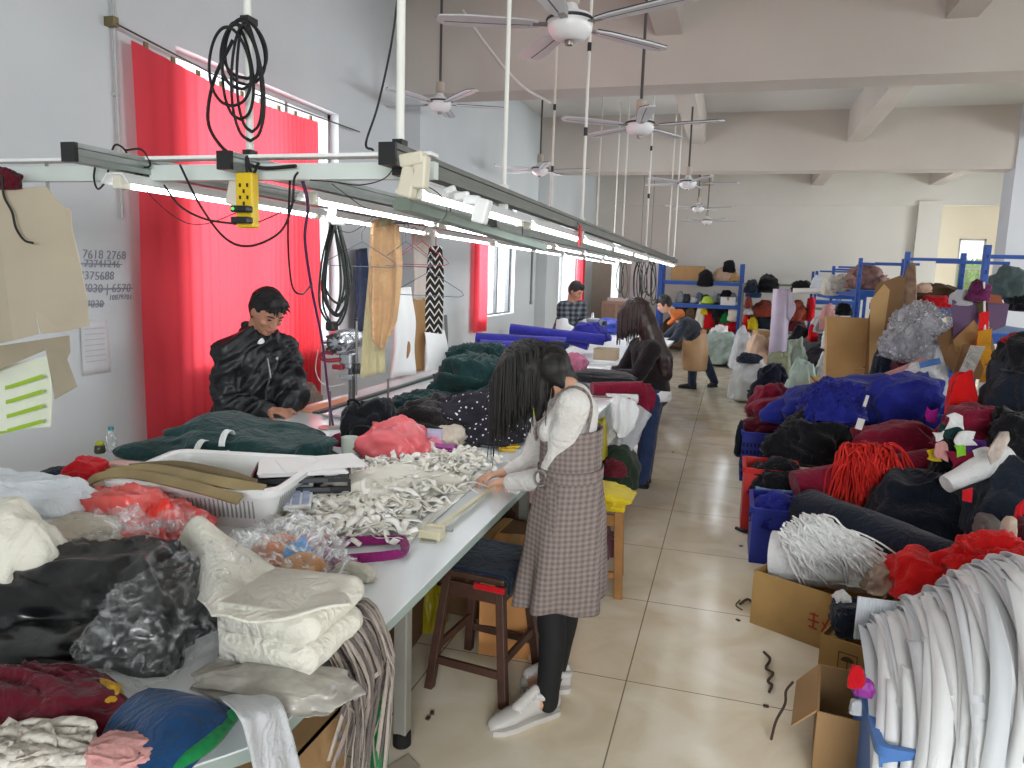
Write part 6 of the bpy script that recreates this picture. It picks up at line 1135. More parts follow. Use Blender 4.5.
# bubble film heap and pale things above the blue jumpers
pheap('bubble_film', 'heap of crumpled bubble film below the second rack shelf', 'plastic film', (892, 318, 945, 364), 6.75, cloth('bubble_white', 'a9aab0', .35, rough=.3), 231, depth=.5, amp=.4, k=13, n=(90, 60))
pheap('bubble_film', 'loose clear layer over the bubble film heap', 'plastic film', (890, 316, 948, 366), 6.7, PFILM, 232, depth=.55, amp=.4, k=12, n=(80, 50))
pr_roll('pink_roll', 'pale pink cloth roll lying above the blue jumper heap', 'cloth roll', (888, 381), (925, 366), 6.5, 6.6, .085, C['pink'], seed=14, flat=.8); pr_roll('maroon_roll', 'deep maroon cloth roll behind the pale pink one', 'cloth roll', (896, 370), (922, 358), 6.8, 6.9, .07, C['dmaroon'], seed=15)
pheap('white_roll', 'heap of white ribbed cloth right of the pale pink roll', 'cloth', (906, 366, 944, 390), 6.35, C['white'], 233, depth=.3, amp=.2, k=8); pheap('magenta_scrap', 'magenta scrap between the pale pink roll and the white cloth', 'cloth', (898, 381, 914, 390), 6.3, C['magenta'], 234, depth=.1); pheap('white_bag', 'small white plastic bag above the white ribbed cloth', 'bag', (932, 348, 950, 368), 6.5, C['bluewhite'], 235, depth=.2, sink=.45)
card_piece('strip of blue ribbon across the white plastic bag', [(918, 362), (940, 358), (942, 364), (920, 368)], 6.3, plastic('blue_ribbon', '4a78b8', .5), .006, 'blue_ribbon')
# blue net bag and black bundle
pheap('black_bundle', 'black bundle between the kraft paper and the bubble film', 'cloth', (868, 352, 900, 384), 7.2, C['navy'], 236, depth=.4, amp=.2, ground=True)
# ------------------------------------------------------------------ royal blue heap and baskets on its left
pheap('blue_jumper', 'long royal blue jumper spread over the heap, with white tags', 'jumper', (776, 382, 952, 440), 6.0, C['royal'], 241, depth=.75, amp=.16, k=5, ax=(.3, .9, .1), p=2.2, n=(90, 46), rot=.0)
pheap('blue_jumper', 'royal blue jumper folded on the right, running up to the pattern pieces', 'jumper', (868, 379, 950, 425), 5.75, C['royal'], 242, depth=.5, amp=.16, k=4, ax=(.9, .2, .3), tilt=-.25)
def frill(i, r):
    p = D(r.uniform(812, 858), r.uniform(388, 420), 5.62); a = r.uniform(0, 6.28); return [p + Vector((math.cos(a + q) * .018 * q, -.01 - .02 * abs(math.sin(q * 1.7)), math.sin(a + q * 1.3) * .018 * q)) for q in range(5)], Vector((r.uniform(-1, 1), -1, r.uniform(-1, 1)))
BF = strips('blue_frill', 'bunch of royal blue frills on the left part of the blue heap', 'frill', frill, 120, C['royal'], 'stuff', .022)
adopt(pheap('x', '', '', (806, 386, 862, 424), 5.62, C['royal'], 243, depth=.3, amp=.3, k=12), BF, 'frill_base')
for i, (x, y, lab) in enumerate(((860, 424, 'white paper tag hanging low on the blue jumper'), (866, 401, 'white loop label high on the blue jumper'))):
    a = D(x, y, 5.35 if i == 0 else 5.45); mb = MB(); mb.box(a, (.045, .004, .075) if i == 0 else (.02, .004, .08), Matrix.Rotation(.2, 3, 'Y')); tag(obj('paper_tag', mb, PAPER, smooth=False), lab, 'tag')
pheap('maroon_cloth', 'folded maroon cloth on the blue basket left of the royal blue heap', 'cloth', (748, 396, 820, 424), 6.75, C['maroon'], 244, depth=.55, amp=.13, k=4, p=3, ax=(.2, .2, 1)); pheap('maroon_cloth', 'maroon cloth peak on top of the folded maroon cloth', 'cloth', (754, 385, 790, 408), 6.9, C['maroon'], 245, depth=.35, amp=.18, k=4, p=2.2); pheap('maroon_cloth', 'deep maroon layer hanging into the royal blue basket', 'cloth', (744, 416, 806, 436), 6.6, C['dmaroon'], 246, depth=.5, amp=.1, k=6)
def crate(name, label, px0, px1, top, y, m, d=.42, rz=0.0, z0=0.0, grid=True):
    a, b = D(px0, top, y), D(px1, top, y); w = (b - a).length; h = a.z - z0; t = thing(name, label, 'basket', ((a.x + b.x) / 2, y + d / 2, z0), rz); mb = MB()
    for s in (-1, 1): mb.box((s * (w / 2 - .006), 0, h / 2), (.012, d, h)); mb.box((0, s * (d / 2 - .006), h / 2), (w - .024, .012, h))
    mb.box((0, 0, .006), (w - .024, d - .024, .012)); obj('tub', mb, m, t, smooth=False)
    mb = MB(); mb.rings([rr(w / 2 + .012, d / 2 + .012, .03, h - .03), rr(w / 2 + .014, d / 2 + .014, .03, h + .004), rr(w / 2 - .008, d / 2 - .008, .02, h + .004), rr(w / 2 - .01, d / 2 - .01, .02, h - .02)], False); obj('rim', mb, m, t)
    if grid:
        mb = MB(); n = 9
        for i in range(n):
            for j in range(5):
                x = -w / 2 + w * (i + .5) / n; mb.box((x, -d / 2 - .001, h * (.15 + .15 * j)), (w / n * .5, .004, h * .08))
                yy = -d / 2 + d * (i + .5) / n; mb.box((-w / 2 - .001, yy, h * (.15 + .15 * j)), (.004, d / n * .5, h * .08))
        obj('holes', mb, mat('basket_hole', '131a4a', .8, var=0), t, smooth=False)
    return t
RB_ = plastic('royal_plastic', '2536a0', .4); LBP = plastic('light_blue_plastic', '8fb2dc', .4); RDP = plastic('red_plastic_tub', 'c3231f', .4)
cr = crate('plastic_basket', 'royal blue slotted plastic basket by the aisle under the maroon cloth', 743, 777, 432, 6.35, RB_, .45)
pheap('black_strip', 'dark cloth hanging over the aisle side of the blue basket', 'cloth', (735, 426, 745, 458), 6.45, C['navy'], 247, depth=.1, amp=.2)
crate('plastic_tub', 'shallow red plastic tub by the aisle, nearer than the royal blue basket', 745, 800, 468, 5.0, RDP, .34, grid=False); crate('plastic_tub', 'blue plastic tub standing in front of the red one', 753, 800, 508, 4.45, RB_, .4, grid=False); crate('plastic_tub', 'light blue plastic box holding black cloth, between the red and blue tubs', 758, 796, 488, 4.9, LBP, .35, grid=False, z0=.2)
pheap('black_cloth', 'black cloth filling the light blue plastic box', 'cloth', (752, 462, 800, 500), 4.96, C['black'], 248, depth=.3, amp=.2); pheap('black_cloth', 'big crumpled black cloth under the royal blue jumper', 'cloth', (775, 421, 853, 468), 5.5, C['black'], 249, depth=.5, amp=.28, k=8, n=(80, 46)); pheap('maroon_cloth', 'maroon cloth between the black cloth and the red tub', 'cloth', (768, 446, 790, 466), 5.55, C['maroon'], 250, depth=.3)
pheap('blue_cloth', 'royal blue cloth hanging out over the blue tub', 'cloth', (755, 496, 806, 532), 4.47, C['royal'], 251, depth=.3, amp=.12)
pr_roll('maroon_roll', 'long maroon cloth roll under the red cords', 'cloth roll', (794, 484), (930, 462), 4.75, 4.95, .1, C['maroon'], seed=17, flat=.8); pheap('maroon_cloth', 'maroon length rising behind the red cords to the scraps', 'cloth', (850, 428, 942, 476), 5.2, C['maroon'], 252, depth=.4, amp=.14, k=4)
def cords(cx, cy, rx, ry, y, up):
    def f(i, r):
        a = r.uniform(-PI, 0); k = r.random() ** .5; P = []; sx, sy = cx + rx * .6 * r.uniform(-1, 1), cy - ry * .78 + ry * .3 * r.uniform(-1, 1); dx = r.uniform(-.8, .8)
        for q in range(6):
            t_ = q / 5; P.append(D(sx + dx * rx * t_ ** .8 + r.uniform(-3, 3), sy + ry * 1.35 * t_ ** 1.4 * r.uniform(.8, 1.1) - ry * .25 * math.sin(t_ * PI), y - .05 - .16 * math.sin(min(1, t_ * 1.2) * PI * .75) * k))
        return P, Vector((0, -1, .3))
    return f
RC = strips('red_cords', 'mop of bright red cords lying over the long maroon roll', 'cords', cords(868, 480, 36, 34, 4.85, 1), 230, [mat('red_cord', 'dc2a1e', .8, var=0), mat('red_cord_deep', 'c01a14', .8, var=0)], 'stuff', .011, n_tone=2, rib=False)
adopt(pheap('x', '', '', (846, 450, 898, 498), 4.78, cloth('red_cord_dark', 'a81212'), 253, depth=.2, amp=.2, k=9), RC, 'cord_core')
# navy roll and bundle
pr_roll('navy_roll', 'thick long navy cloth roll running down across the heap', 'cloth roll', (806, 508), (968, 572), 4.45, 3.7, 0.13, C['navy'], seed=21, flat=.85, wob=.1); pheap('navy_cloth', 'bulging navy cloth beside the thick navy roll', 'cloth', (862, 482, 982, 556), 4.35, cloth('dark_navy_cloth', '141a26', .12), 254, depth=.6, amp=.12, k=4, p=2.4); pheap('navy_cloth', 'navy garment draped down at the right, with a red patch', 'cloth', (968, 470, 1044, 552), 4.1, cloth('garment_navy', '1f2733', .1), 255, depth=.5, amp=.14, k=4); pheap('black_strip', 'black cloth standing between the maroon roll and the white wrapped roll', 'cloth', (928, 456, 958, 500), 4.6, C['black'], 256, depth=.2, amp=.12)
# white box roll, cords and red bundles at the front
a = G(752, 604, 0)
bx1 = carton('carton', 'long worn cardboard box with red printed marks, by the aisle', (.56, 3.72, 0), (.55, .52, .27), -.5, True, flaps=(0, 0, 0, 0), m=mat('worn_card', 'a78551', .8, var=.12))
pr_roll('white_roll', 'thick white cloth roll in the long worn box, its end to the aisle', 'cloth roll', (772, 556), (874, 568), 3.82, 3.72, .125, C['white'], seed=23, m2=C['cream'])
def wcord(i, r):
    t0 = r.random(); sx, sy = 782 + 66 * t0 + r.uniform(-6, 6), 536 - 16 * math.sin(PI * min(1, t0 * 1.2)) + r.uniform(-8, 14); dx, dy = r.uniform(14, 48), r.uniform(18, 46); w = r.uniform(-5, 5)
    return [D(sx + dx * q / 5 + w * math.sin(q * 1.6), sy + dy * (q / 5) ** 1.3, 3.64 - .05 * math.sin(q / 5 * PI) - r.uniform(0, .03)) for q in range(6)], Vector((.2, -.8, .6))
WC = strips('white_cords', 'mop of white cords spread over the white roll in the long box', 'cords', wcord, 420, [mat('white_cord', 'e9e9e7', .8, var=0), mat('white_cord_grey', 'd6d7d6', .8, var=0)], 'stuff', .011, n_tone=2, rib=True)  # two whites, one slightly greyer, mixed at random
adopt(pheap('x', '', '', (790, 534, 872, 584), 3.66, mat('white_cord_grey', 'd6d7d6', .8, var=0), 258, depth=.24, amp=.14, k=10), WC, 'cord_core')
pheap('red_bundle', 'smooth bright red cloth bundle right of the white cords', 'cloth', (886, 553, 948, 602), 3.45, C['brightred'], 259, depth=.35, amp=.1, k=4); pheap('red_bundle', 'frayed bright red cloth bundle at the right behind the white bands', 'cloth', (950, 544, 1036, 592), 3.3, C['brightred'], 260, depth=.3, amp=.3, k=9)
pheap('clear_bundle', 'clear wrapped beige cloth between the white roll and the red bundle', 'cloth', (862, 562, 892, 596), 3.55, mat('wrapped_beige', 'b89f8e', .35, var=.15), 261, depth=.2, amp=.2)
c2 = carton('carton', 'cardboard box with an umbrella symbol, holding black cloth', (.68, 3.18, 0), (.36, .36, .24), -.42, True, flaps=(0, 0, 0, 0), m=mat('box_card', 'a5834d', .8))
pheap('black_cloth', 'navy folded cloth standing in the box with the umbrella symbol', 'cloth', (832, 604, 880, 640), 3.1, C['navy'], 262, depth=.2, amp=.1, p=4); pheap('white_cloth', 'white cloth at the back of the box with the umbrella symbol', 'cloth', (834, 594, 852, 612), 3.2, C['white'], 263, depth=.12, amp=.2)
# umbrella mark on the front of that box
CINK = mat('carton_ink', '4a3722', .8, var=0)
def on_box(t, mb, name): obj(name, mb, CINK, t, smooth=False)
mb = MB(); yy = -.181; z = .15
for x in (-.035, .035): mb.box((x - .07, yy, z), (.003, .002, .085))
for zz in (-.042, .042): mb.box((-.07, yy, z + zz), (.072, .002, .003))
n_ = 10; P = [(-.07 + .026 * math.cos(PI * k / n_), z + .008 + .022 * math.sin(PI * k / n_)) for k in range(n_ + 1)]
mb.add([(x, yy - .001, zz) for x, zz in P] + [(x, yy + .001, zz) for x, zz in P], [tuple(range(n_, -1, -1)), tuple(range(n_ + 1, 2 * n_ + 2))]); mb.box((-.07, yy, z - .008), (.003, .002, .035)); mb.box((-.065, yy, z - .026), (.01, .002, .003)); on_box(c2, mb, 'umbrella_mark')
RINK = mat('carton_red_ink', '9c3a22', .8, var=0)
mb = MB(); xx = -.276
for (y0, z0, y1, z1) in ((-.02, .16, -.05, .08), (-.05, .13, .0, .07), (-.09, .16, -.09, .09), (-.11, .15, -.07, .15), (-.115, .12, -.065, .12), (-.11, .09, -.07, .085), (.03, .15, .06, .1)):
    L = math.hypot(y1 - y0, z1 - z0); mb.box((.12 + (y0 + y1) / 2, -.261, (z0 + z1) / 2), (L, .002, .008), Matrix.Rotation(-math.atan2(z1 - z0, y1 - y0), 3, 'Y'))
obj('red_print', mb, RINK, bx1, smooth=False)
c3 = carton('carton', 'empty open cardboard box on the floor in front of the others, by the aisle', (.54, 2.62, 0), (.31, .34, .25), -.12, True, flaps=(0, 1, 0, 0), splay=2.6, m=CARD, seed=3)
# white ribbed sheet
a, b = D(856, 592, 2.9), D(897, 640, 2.9); t = thing('ribbed_sheet', 'white ribbed plastic sheet standing in front of the box with the umbrella symbol', 'sheet', ((a.x + b.x) / 2, 2.86, b.z)); w = b.x - a.x; h = a.z - b.z; mb = MB()
mb.box((0, 0, h / 2), (w, .006, h))
for k in range(16): mb.tube([(-w / 2 + w * (k + .5) / 16, -.004, 0), (-w / 2 + w * (k + .5) / 16, -.004, h)], .0035, 5)
obj('sheet', mb, mat('ribbed_white', 'cfd4da', .4), t)
# ------------------------------------------------------------------ blue tub of white bands
tb = crate('plastic_tub', 'light blue plastic tub at the bottom right, buried under long white bands', 884, 1120, 746, 2.16, plastic('mid_blue_plastic', '4f7fc4', .4), .42, grid=False)
WB3 = [mat('band_white', 'e4e6e7', .8, var=.02), mat('band_cool', 'd8dce0', .8, var=.02), mat('band_bright', 'eeeff0', .8, var=.01)]
WBS_ = MB(); rb = random.Random(77)
for i in range(260):
    x = rb.uniform(.58, 1.5); L0 = rb.uniform(0, .35) if i > 120 else 0; off = .03 * rb.random() + .02 * (i > 120); top = .66 + .08 * math.sin((x - .56) * 2.5) - .21 * max(0, .95 - x) / .32; sl = rb.uniform(-.22, .05); ph = rb.uniform(-.5, .5); fr = rb.uniform(4, 7); P, S = [], []
    for q in range(26):
        t_ = L0 + (1.0 - L0) * q / 25; a = -.85 + 2.6 * min(1, t_ / .72); yy = 2.62 - (.5 + off) * math.sin(max(-1, min(a, PI / 2))); zz = (top - .34) + (.34 + off) * math.cos(min(a, PI / 2))
        if t_ > .6: k = (t_ - .6) / .4; zz -= .32 * k ** 1.2; yy -= .02 * k
        if q == 0 and L0 > 0: zz -= .03
        P.append(Vector((x + sl * t_ + .022 * math.sin(t_ * fr + i * 1.7), yy, max(.02, zz)))); an = ph + .7 * math.sin(t_ * 4.1 + i); S.append(Vector((math.cos(an), -abs(math.sin(an)) * .7, .3 * math.sin(an))))
    WBS_.band(P, S, rb.uniform(.034, .06), .002, rb.randrange(3))
WBS = tag(obj('white_bands', WBS_, WB3, auto=False), 'great heap of long white elastic bands pouring over the light blue tub', 'bands', None, 'stuff')
adopt(heap('x', '', '', (1.08, 2.6, .1), (.84, .7, .5), WB3[1], 271, amp=.12, k=7, p=2.3), WBS, 'band_core')
for i, (bb, m, lab) in enumerate((((853, 681, 874, 698), plastic('purple_tag', '8e2a90', .5), 'purple tag on the left rim of the light blue tub'), ((848, 668, 864, 690), C['red'], 'red cloth end on the left rim of the light blue tub'), ((850, 700, 862, 716), mat('grey_label', 'b0b4b8', .6), 'grey label on the left rim of the light blue tub'))):
    pheap('tag', lab, 'tag', bb, 2.32, m, 280 + i, depth=.03, amp=.06, p=4)
# ------------------------------------------------------------------ right hand: garments, pattern pieces, scraps
pheap('navy_garment', 'large black and navy garment heap at the right edge', 'garment', (986, 352, 1080, 432), 4.9, cloth('garment_navy', '1f2733', .1), 291, depth=.6, amp=.12, k=4, p=2.3); pheap('black_cloth', 'black cloth fold on top of the navy garment heap', 'garment', (996, 338, 1060, 376), 4.95, C['black'], 292, depth=.5, amp=.14, k=4); pheap('red_cloth', 'red cloth corner above the navy garments at the right edge', 'cloth', (1004, 336, 1040, 352), 5.1, C['red'], 293, depth=.3)
pheap('black_cloth', 'crumpled black cloth at the right edge under the navy garments', 'cloth', (988, 414, 1060, 462), 4.45, C['black'], 294, depth=.4, amp=.2); pheap('maroon_cloth', 'maroon cloth under the navy garments above the scraps', 'cloth', (938, 410, 1004, 458), 4.75, C['maroon'], 295, depth=.3, amp=.12, k=4)
for i, (bb, y, c, lab) in enumerate((((940, 424, 962, 446), 4.55, 'dgreen', 'bottle green scrap of cloth in the scrap heap'), ((947, 414, 964, 428), 4.5, 'white', 'white corner scrap above the green scrap'), ((955, 432, 976, 444), 4.48, 'white', 'white scrap in the middle of the scrap heap'), ((934, 431, 944, 440), 4.5, 'white', 'small white scrap at the left of the scrap heap'), ((955, 446, 967, 456), 4.44, 'lime', 'bright green scrap in the scrap heap'), ((928, 450, 940, 460), 4.5, 'yellow', 'yellow scrap at the left of the scrap heap'), ((936, 443, 948, 460), 4.46, 'pink', 'pale pink label in the scrap heap'), ((966, 440, 986, 456), 4.46, 'purple', 'purple scrap right of the bright green one'), ((974, 448, 992, 464), 4.4, 'white', 'white paper scrap beside the wrapped white roll'), ((950, 454, 978, 470), 4.42, 'maroon', 'maroon scrap low in the scrap heap'), ((944, 438, 960, 456), 4.52, 'black', 'black scrap behind the pale pink label'), ((926, 408, 938, 422), 5.15, 'magenta', 'magenta scrap on the edge of the blue jumper'))):
    m = {'lime': plastic('lime_scrap', '7fc42a', .6), 'purple': cloth('purple_scrap', '5a2a78')}.get(c) or C[c]; scrap('cloth_scrap', lab, 'cloth scrap', bb, y - .12, m, 300 + i, group='scraps right of the cords')
pr_roll('wrapped_roll', 'white wrapped roll tapering to the left, lying on the navy cloth', 'cloth roll', (946, 484), (1006, 456), 4.2, 4.35, .045, C['white'], seed=31, taper=1.6, wob=.12); card_piece('strip of cream braid with dark marks beside the wrapped roll', [(986, 452), (1000, 432), (1009, 432), (1010, 440), (1000, 458), (990, 464)], 4.15, cloth('marked_braid', 'c6b8ae', .5), .02, 'braid_strip')
card_piece('red patch on the navy cloth under the wrapped white roll', [(962, 490), (973, 488), (972, 503), (962, 500)], 3.95, C['red'], .01, 'red_patch'); card_piece('red strip hanging at the right edge over the shoe', [(1010, 530), (1016, 506), (1030, 496), (1030, 508), (1018, 520), (1014, 528)], 3.8, C['red'], .01, 'red_strip')
pheap('grey_box', 'grey box corner under the navy garment', 'box', (976, 518, 1002, 544), 3.95, mat('grey_box', '6e6762', .7), 312, depth=.2, amp=.03, p=5); pheap('white_shoe_box', 'cream box end standing at the right edge behind the white bands', 'box', (1001, 520, 1014, 554), 3.6, mat('cream_box', 'c8b8a4', .6), 313, depth=.1, amp=.04, p=5); pheap('dark_box', 'dark maroon box at the right edge beside the cream box end', 'box', (1013, 524, 1044, 560), 3.65, C['dmaroon'], 314, depth=.2, amp=.05, p=5)
# hanging card patterns and coloured strips at the right
PUR2 = mat('purple_card', '5f4766', .8, var=.1); BRC = mat('brown_card', '8a6740', .8, var=.08)
kraft('brown card pattern hanging lowest on the nearest rack', [(936, 338), (952, 326), (992, 332), (1000, 366), (984, 380), (956, 378), (944, 362)], 6.5, .008, 'card_pattern', BRC); kraft('purple card pattern hanging left of the coloured strips', [(951, 300), (976, 296), (980, 318), (968, 344), (953, 346)], 6.42, .008, 'card_pattern', PUR2); kraft('purple card pattern hanging right of the coloured strips', [(986, 300), (1010, 304), (1006, 326), (990, 332)], 6.42, .008, 'card_pattern', PUR2)
kraft('brown card pattern under the left purple one', [(952, 340), (974, 320), (984, 332), (976, 352), (955, 352)], 6.36, .008, 'card_pattern', mat('brown_card_light', '9c7748', .8)); kraft('olive card pattern between the two purple ones', [(974, 300), (1000, 298), (1002, 312), (990, 320), (978, 314)], 6.46, .008, 'card_pattern', mat('olive_card', '6d6236', .8)); kraft('rust card pattern across the top of the purple ones', [(962, 298), (978, 292), (1002, 296), (1004, 304), (980, 302)], 6.38, .008, 'card_pattern', mat('rust_card', '8e4a30', .8))
def vband(label, pts, w, m, y, ys=None, name='cloth_strip'):
    mb = MB(); P = spline([D(px, py, y + .06 * k) for k, (px, py) in enumerate(pts)], 6); mb.ribbon(P, Vector((.2, -1, .15)), w, th=.006); return tag(obj(name, mb, m), label, 'cloth strip')
vband('red strip of cloth hanging down through the card patterns', [(984, 312), (983, 330), (978, 352), (968, 374)], .07, C['brightred'], 6.25); vband('orange-yellow strip of cloth hanging beside the red one', [(985, 330), (984, 350), (990, 368), (986, 382)], .1, cloth('orange_yellow_cloth', 'c98a1e'), 6.2); vband('white strip of cloth hanging slantwise left of the orange one', [(978, 346), (970, 364), (960, 384), (952, 400)], .1, C['cream'], 6.15); vband('brown strip of card leaning left of the white strip', [(966, 344), (958, 370), (950, 396), (944, 420)], .05, BRC, 6.2)
mb = MB(); mb.tube([D(984, 282, 6.3), D(985, 340, 6.3)], .008, 6); tag(obj('pattern_string', mb, PAPER), 'white cord the card patterns hang from at the right', 'cord')
pheap('red_cloth', 'bright red cloth hanging under the white strip by the navy garments', 'cloth', (946, 376, 976, 424), 5.1, C['brightred'], 315, depth=.15, amp=.14, k=4); pheap('magenta_cloth', 'magenta and dark rag tied on top of the card patterns', 'cloth', (968, 284, 990, 302), 6.3, cloth('magenta_rag', '6a2a56', .4), 316, depth=.1, amp=.3); pheap('white_scrap', 'pale scrap hanging left of the magenta rag', 'cloth', (950, 292, 972, 306), 6.4, C['lgrey'], 317, depth=.05, amp=.3)
# ------------------------------------------------------------------ bits on the floor
DB = mat('debris_brown', '4a3a2e', .8)
for i, (pts, r_, lab) in enumerate((([(764, 652), (770, 660), (766, 668), (773, 674), (768, 681), (772, 686), (769, 692)], .006, 'curl of dark thread on the floor tiles before the open boxes'), ([(740, 604), (748, 600), (756, 606)], .007, 'dark twig of thread on the floor by the long worn box'), ([(736, 528), (746, 532), (756, 528), (752, 538)], .012, 'black rag scrap on the floor by the red tub'), ([(771, 740), (776, 722), (785, 704), (786, 692), (793, 682)], .005, 'torn brown cardboard strip leaning by the empty open box'), ([(740, 600), (736, 606), (742, 610)], .004, 'loose dark thread end on the floor by the long worn box'))):
    cable('floor_scrap', lab, 'scrap', [G(x, y, .012 + (.05 * k if i == 3 else 0)) + Vector((0, 0, .004 * (k % 2))) for k, (x, y) in enumerate(pts)], r_, DB if i != 2 else BLK)
for i, (x, y) in enumerate(((428, 718), (432, 713), (738, 620), (741, 546), (766, 706), (673, 452), (730, 402))):
    mb = MB(); mb.box(G(x, y, .003), (.014, .02, .006), .4 * i); tag(obj('floor_crumb', mb, DB, smooth=False), 'tiny dark crumb on the floor tiles', 'scrap', 'crumbs on the floor')
mb = MB(); q = [G(386, 768, .002), G(408, 755, .002), G(420, 768, .002), G(400, 785, .002)]; mb.add(q + [p + Vector((0, 0, .003)) for p in q], [(3, 2, 1, 0), (4, 5, 6, 7), (0, 1, 5, 4), (1, 2, 6, 5), (2, 3, 7, 6), (3, 0, 4, 7)]); tag(obj('paper_scrap', mb, mat('floor_paper', 'b8ac9c', .8), smooth=False), 'pale card scrap on the floor by the foot of the steel table leg', 'scrap')
# ================================================================== PEOPLE
SKIN = mat('skin', 'c99a80', .5, var=.05, vscale=12, spec=.35); SKIND = mat('skin_tanned', 'b5826a', .5, var=.05, vscale=12, spec=.35)
HAIRM = mat('black_hair', '100c0b', .62, var=.25, vscale=30, bump=.4, bscale=60, fibre=(1, 1, .06)); HAIRB = mat('brown_black_hair', '2a1815', .38, var=.35, vscale=18, bump=.4, bscale=60, fibre=(1, 1, .06)); EYE = mat('eye_dark', '120d0c', .2, var=0); LIPS = mat('lips', '9c5a52', .45, var=0); BROW = mat('eyebrow', '1c1512', .7, var=0)
def frame(fwd, up=(0, 0, 1)):
    f = Vector(fwd).normalized(); u = Vector(up); r = f.cross(u).normalized(); u = r.cross(f).normalized()
    return Matrix((r, f, u)).transposed()          # columns: right, forward, up
def head(mb, c, R, s=1.0):
    L = lambda x, y, z: Vector(c) + R @ (Vector((x, y, z)) * s)
    mb.ball(c, (.073 * s, .092 * s, .1 * s), 28, R); mb.ball(L(0, .018, -.045), (.058 * s, .068 * s, .07 * s), 24, R); mb.ball(L(0, .058, -.088), (.03 * s, .028 * s, .024 * s), 16, R)
    mb.limb([(L(0, .088, .012), .009 * s), (L(0, .102, -.02), .012 * s), (L(0, .104, -.03), .0145 * s)], 12); mb.ball(L(.012, .096, -.032), .009 * s, 10); mb.ball(L(-.012, .096, -.032), .009 * s, 10)
    for x in (-1, 1):
        mb.ball(L(x * .074, -.005, -.008), (.012 * s, .02 * s, .031 * s), 14, R); mb.ball(L(x * .032, .07, .02), (.024 * s, .016 * s, .01 * s), 12, R); mb.ball(L(x * .042, .06, -.028), (.022 * s, .022 * s, .02 * s), 12, R)
    mb.ball(L(0, .086, -.056), (.022 * s, .012 * s, .007 * s), 12, R); mb.ball(L(0, .085, -.066), (.02 * s, .012 * s, .008 * s), 12, R)
def face_bits(body, c, R, s=1.0):
    L = lambda x, y, z: Vector(c) + R @ (Vector((x, y, z)) * s)
    for x in (-1, 1):
        mb = MB(); mb.ball(L(x * .031, .082, .004), (.014 * s, .0075 * s, .0036 * s), 12, R); obj('eye', mb, EYE, body, world=True)
        mb = MB(); mb.tube([L(x * .016, .092, .024), L(x * .034, .09, .029), L(x * .052, .076, .024)], [.003 * s, .004 * s, .002 * s], 6); obj('eyebrow', mb, BROW, body, world=True)
    mb = MB(); mb.ball(L(0, .0945, -.061), (.02 * s, .008 * s, .006 * s), 12, R); obj('lips', mb, LIPS, body, world=True)
def hand(mb, w, d, n, side, curl=.5, s=1.0, spread=.0):
    """wrist w, pointing d, palm facing n; side = +1 puts the thumb along d x n"""
    d = Vector(d).normalized(); n = Vector(n); n = (n - d * n.dot(d)).normalized(); t = d.cross(n) * side; P = Vector(w); R = Matrix((t, d, n)).transposed()
    mb.round(P - d * .01 * s, .024 * s, P + d * .02 * s, .026 * s, 12)
    for k in range(4):
        x = (.027 - .018 * k) * s; kn = P + d * (.085 - .004 * abs(k - 1)) * s + t * x; mb.limb([(P + d * .02 * s + t * x * .75, .013 * s), (kn, .0105 * s)], 10)
        L = (.040, .045, .042, .033)[k] * s; a = curl * (.8 + .12 * k) + .1 * math.sin(k * 2.1); q = kn; dd = d + t * spread * (1.5 - k) * .12
        for j, f in enumerate((1.0, .68, .55)):
            ang = a * (j + .7); v = (dd * math.cos(ang) + n * math.sin(ang)).normalized(); q2 = q + v * L * f; mb.round(q, (.0092 - .0009 * j) * s, q2, (.0085 - .001 * j) * s, 10); q = q2
    b = P + d * .028 * s + t * .026 * s; v1 = (t * .75 + d * .65 + n * .25).normalized(); v2 = (t * .25 + d * .85 + n * .5).normalized(); c1 = b + v1 * .042 * s; c2 = c1 + v2 * .03 * s; c3 = c2 + (d * .8 + n * .6).normalized() * .022 * s
    mb.limb([(b - v1 * .01, .016 * s), (c1, .0115 * s), (c2, .0098 * s), (c3, .0082 * s)], 10)
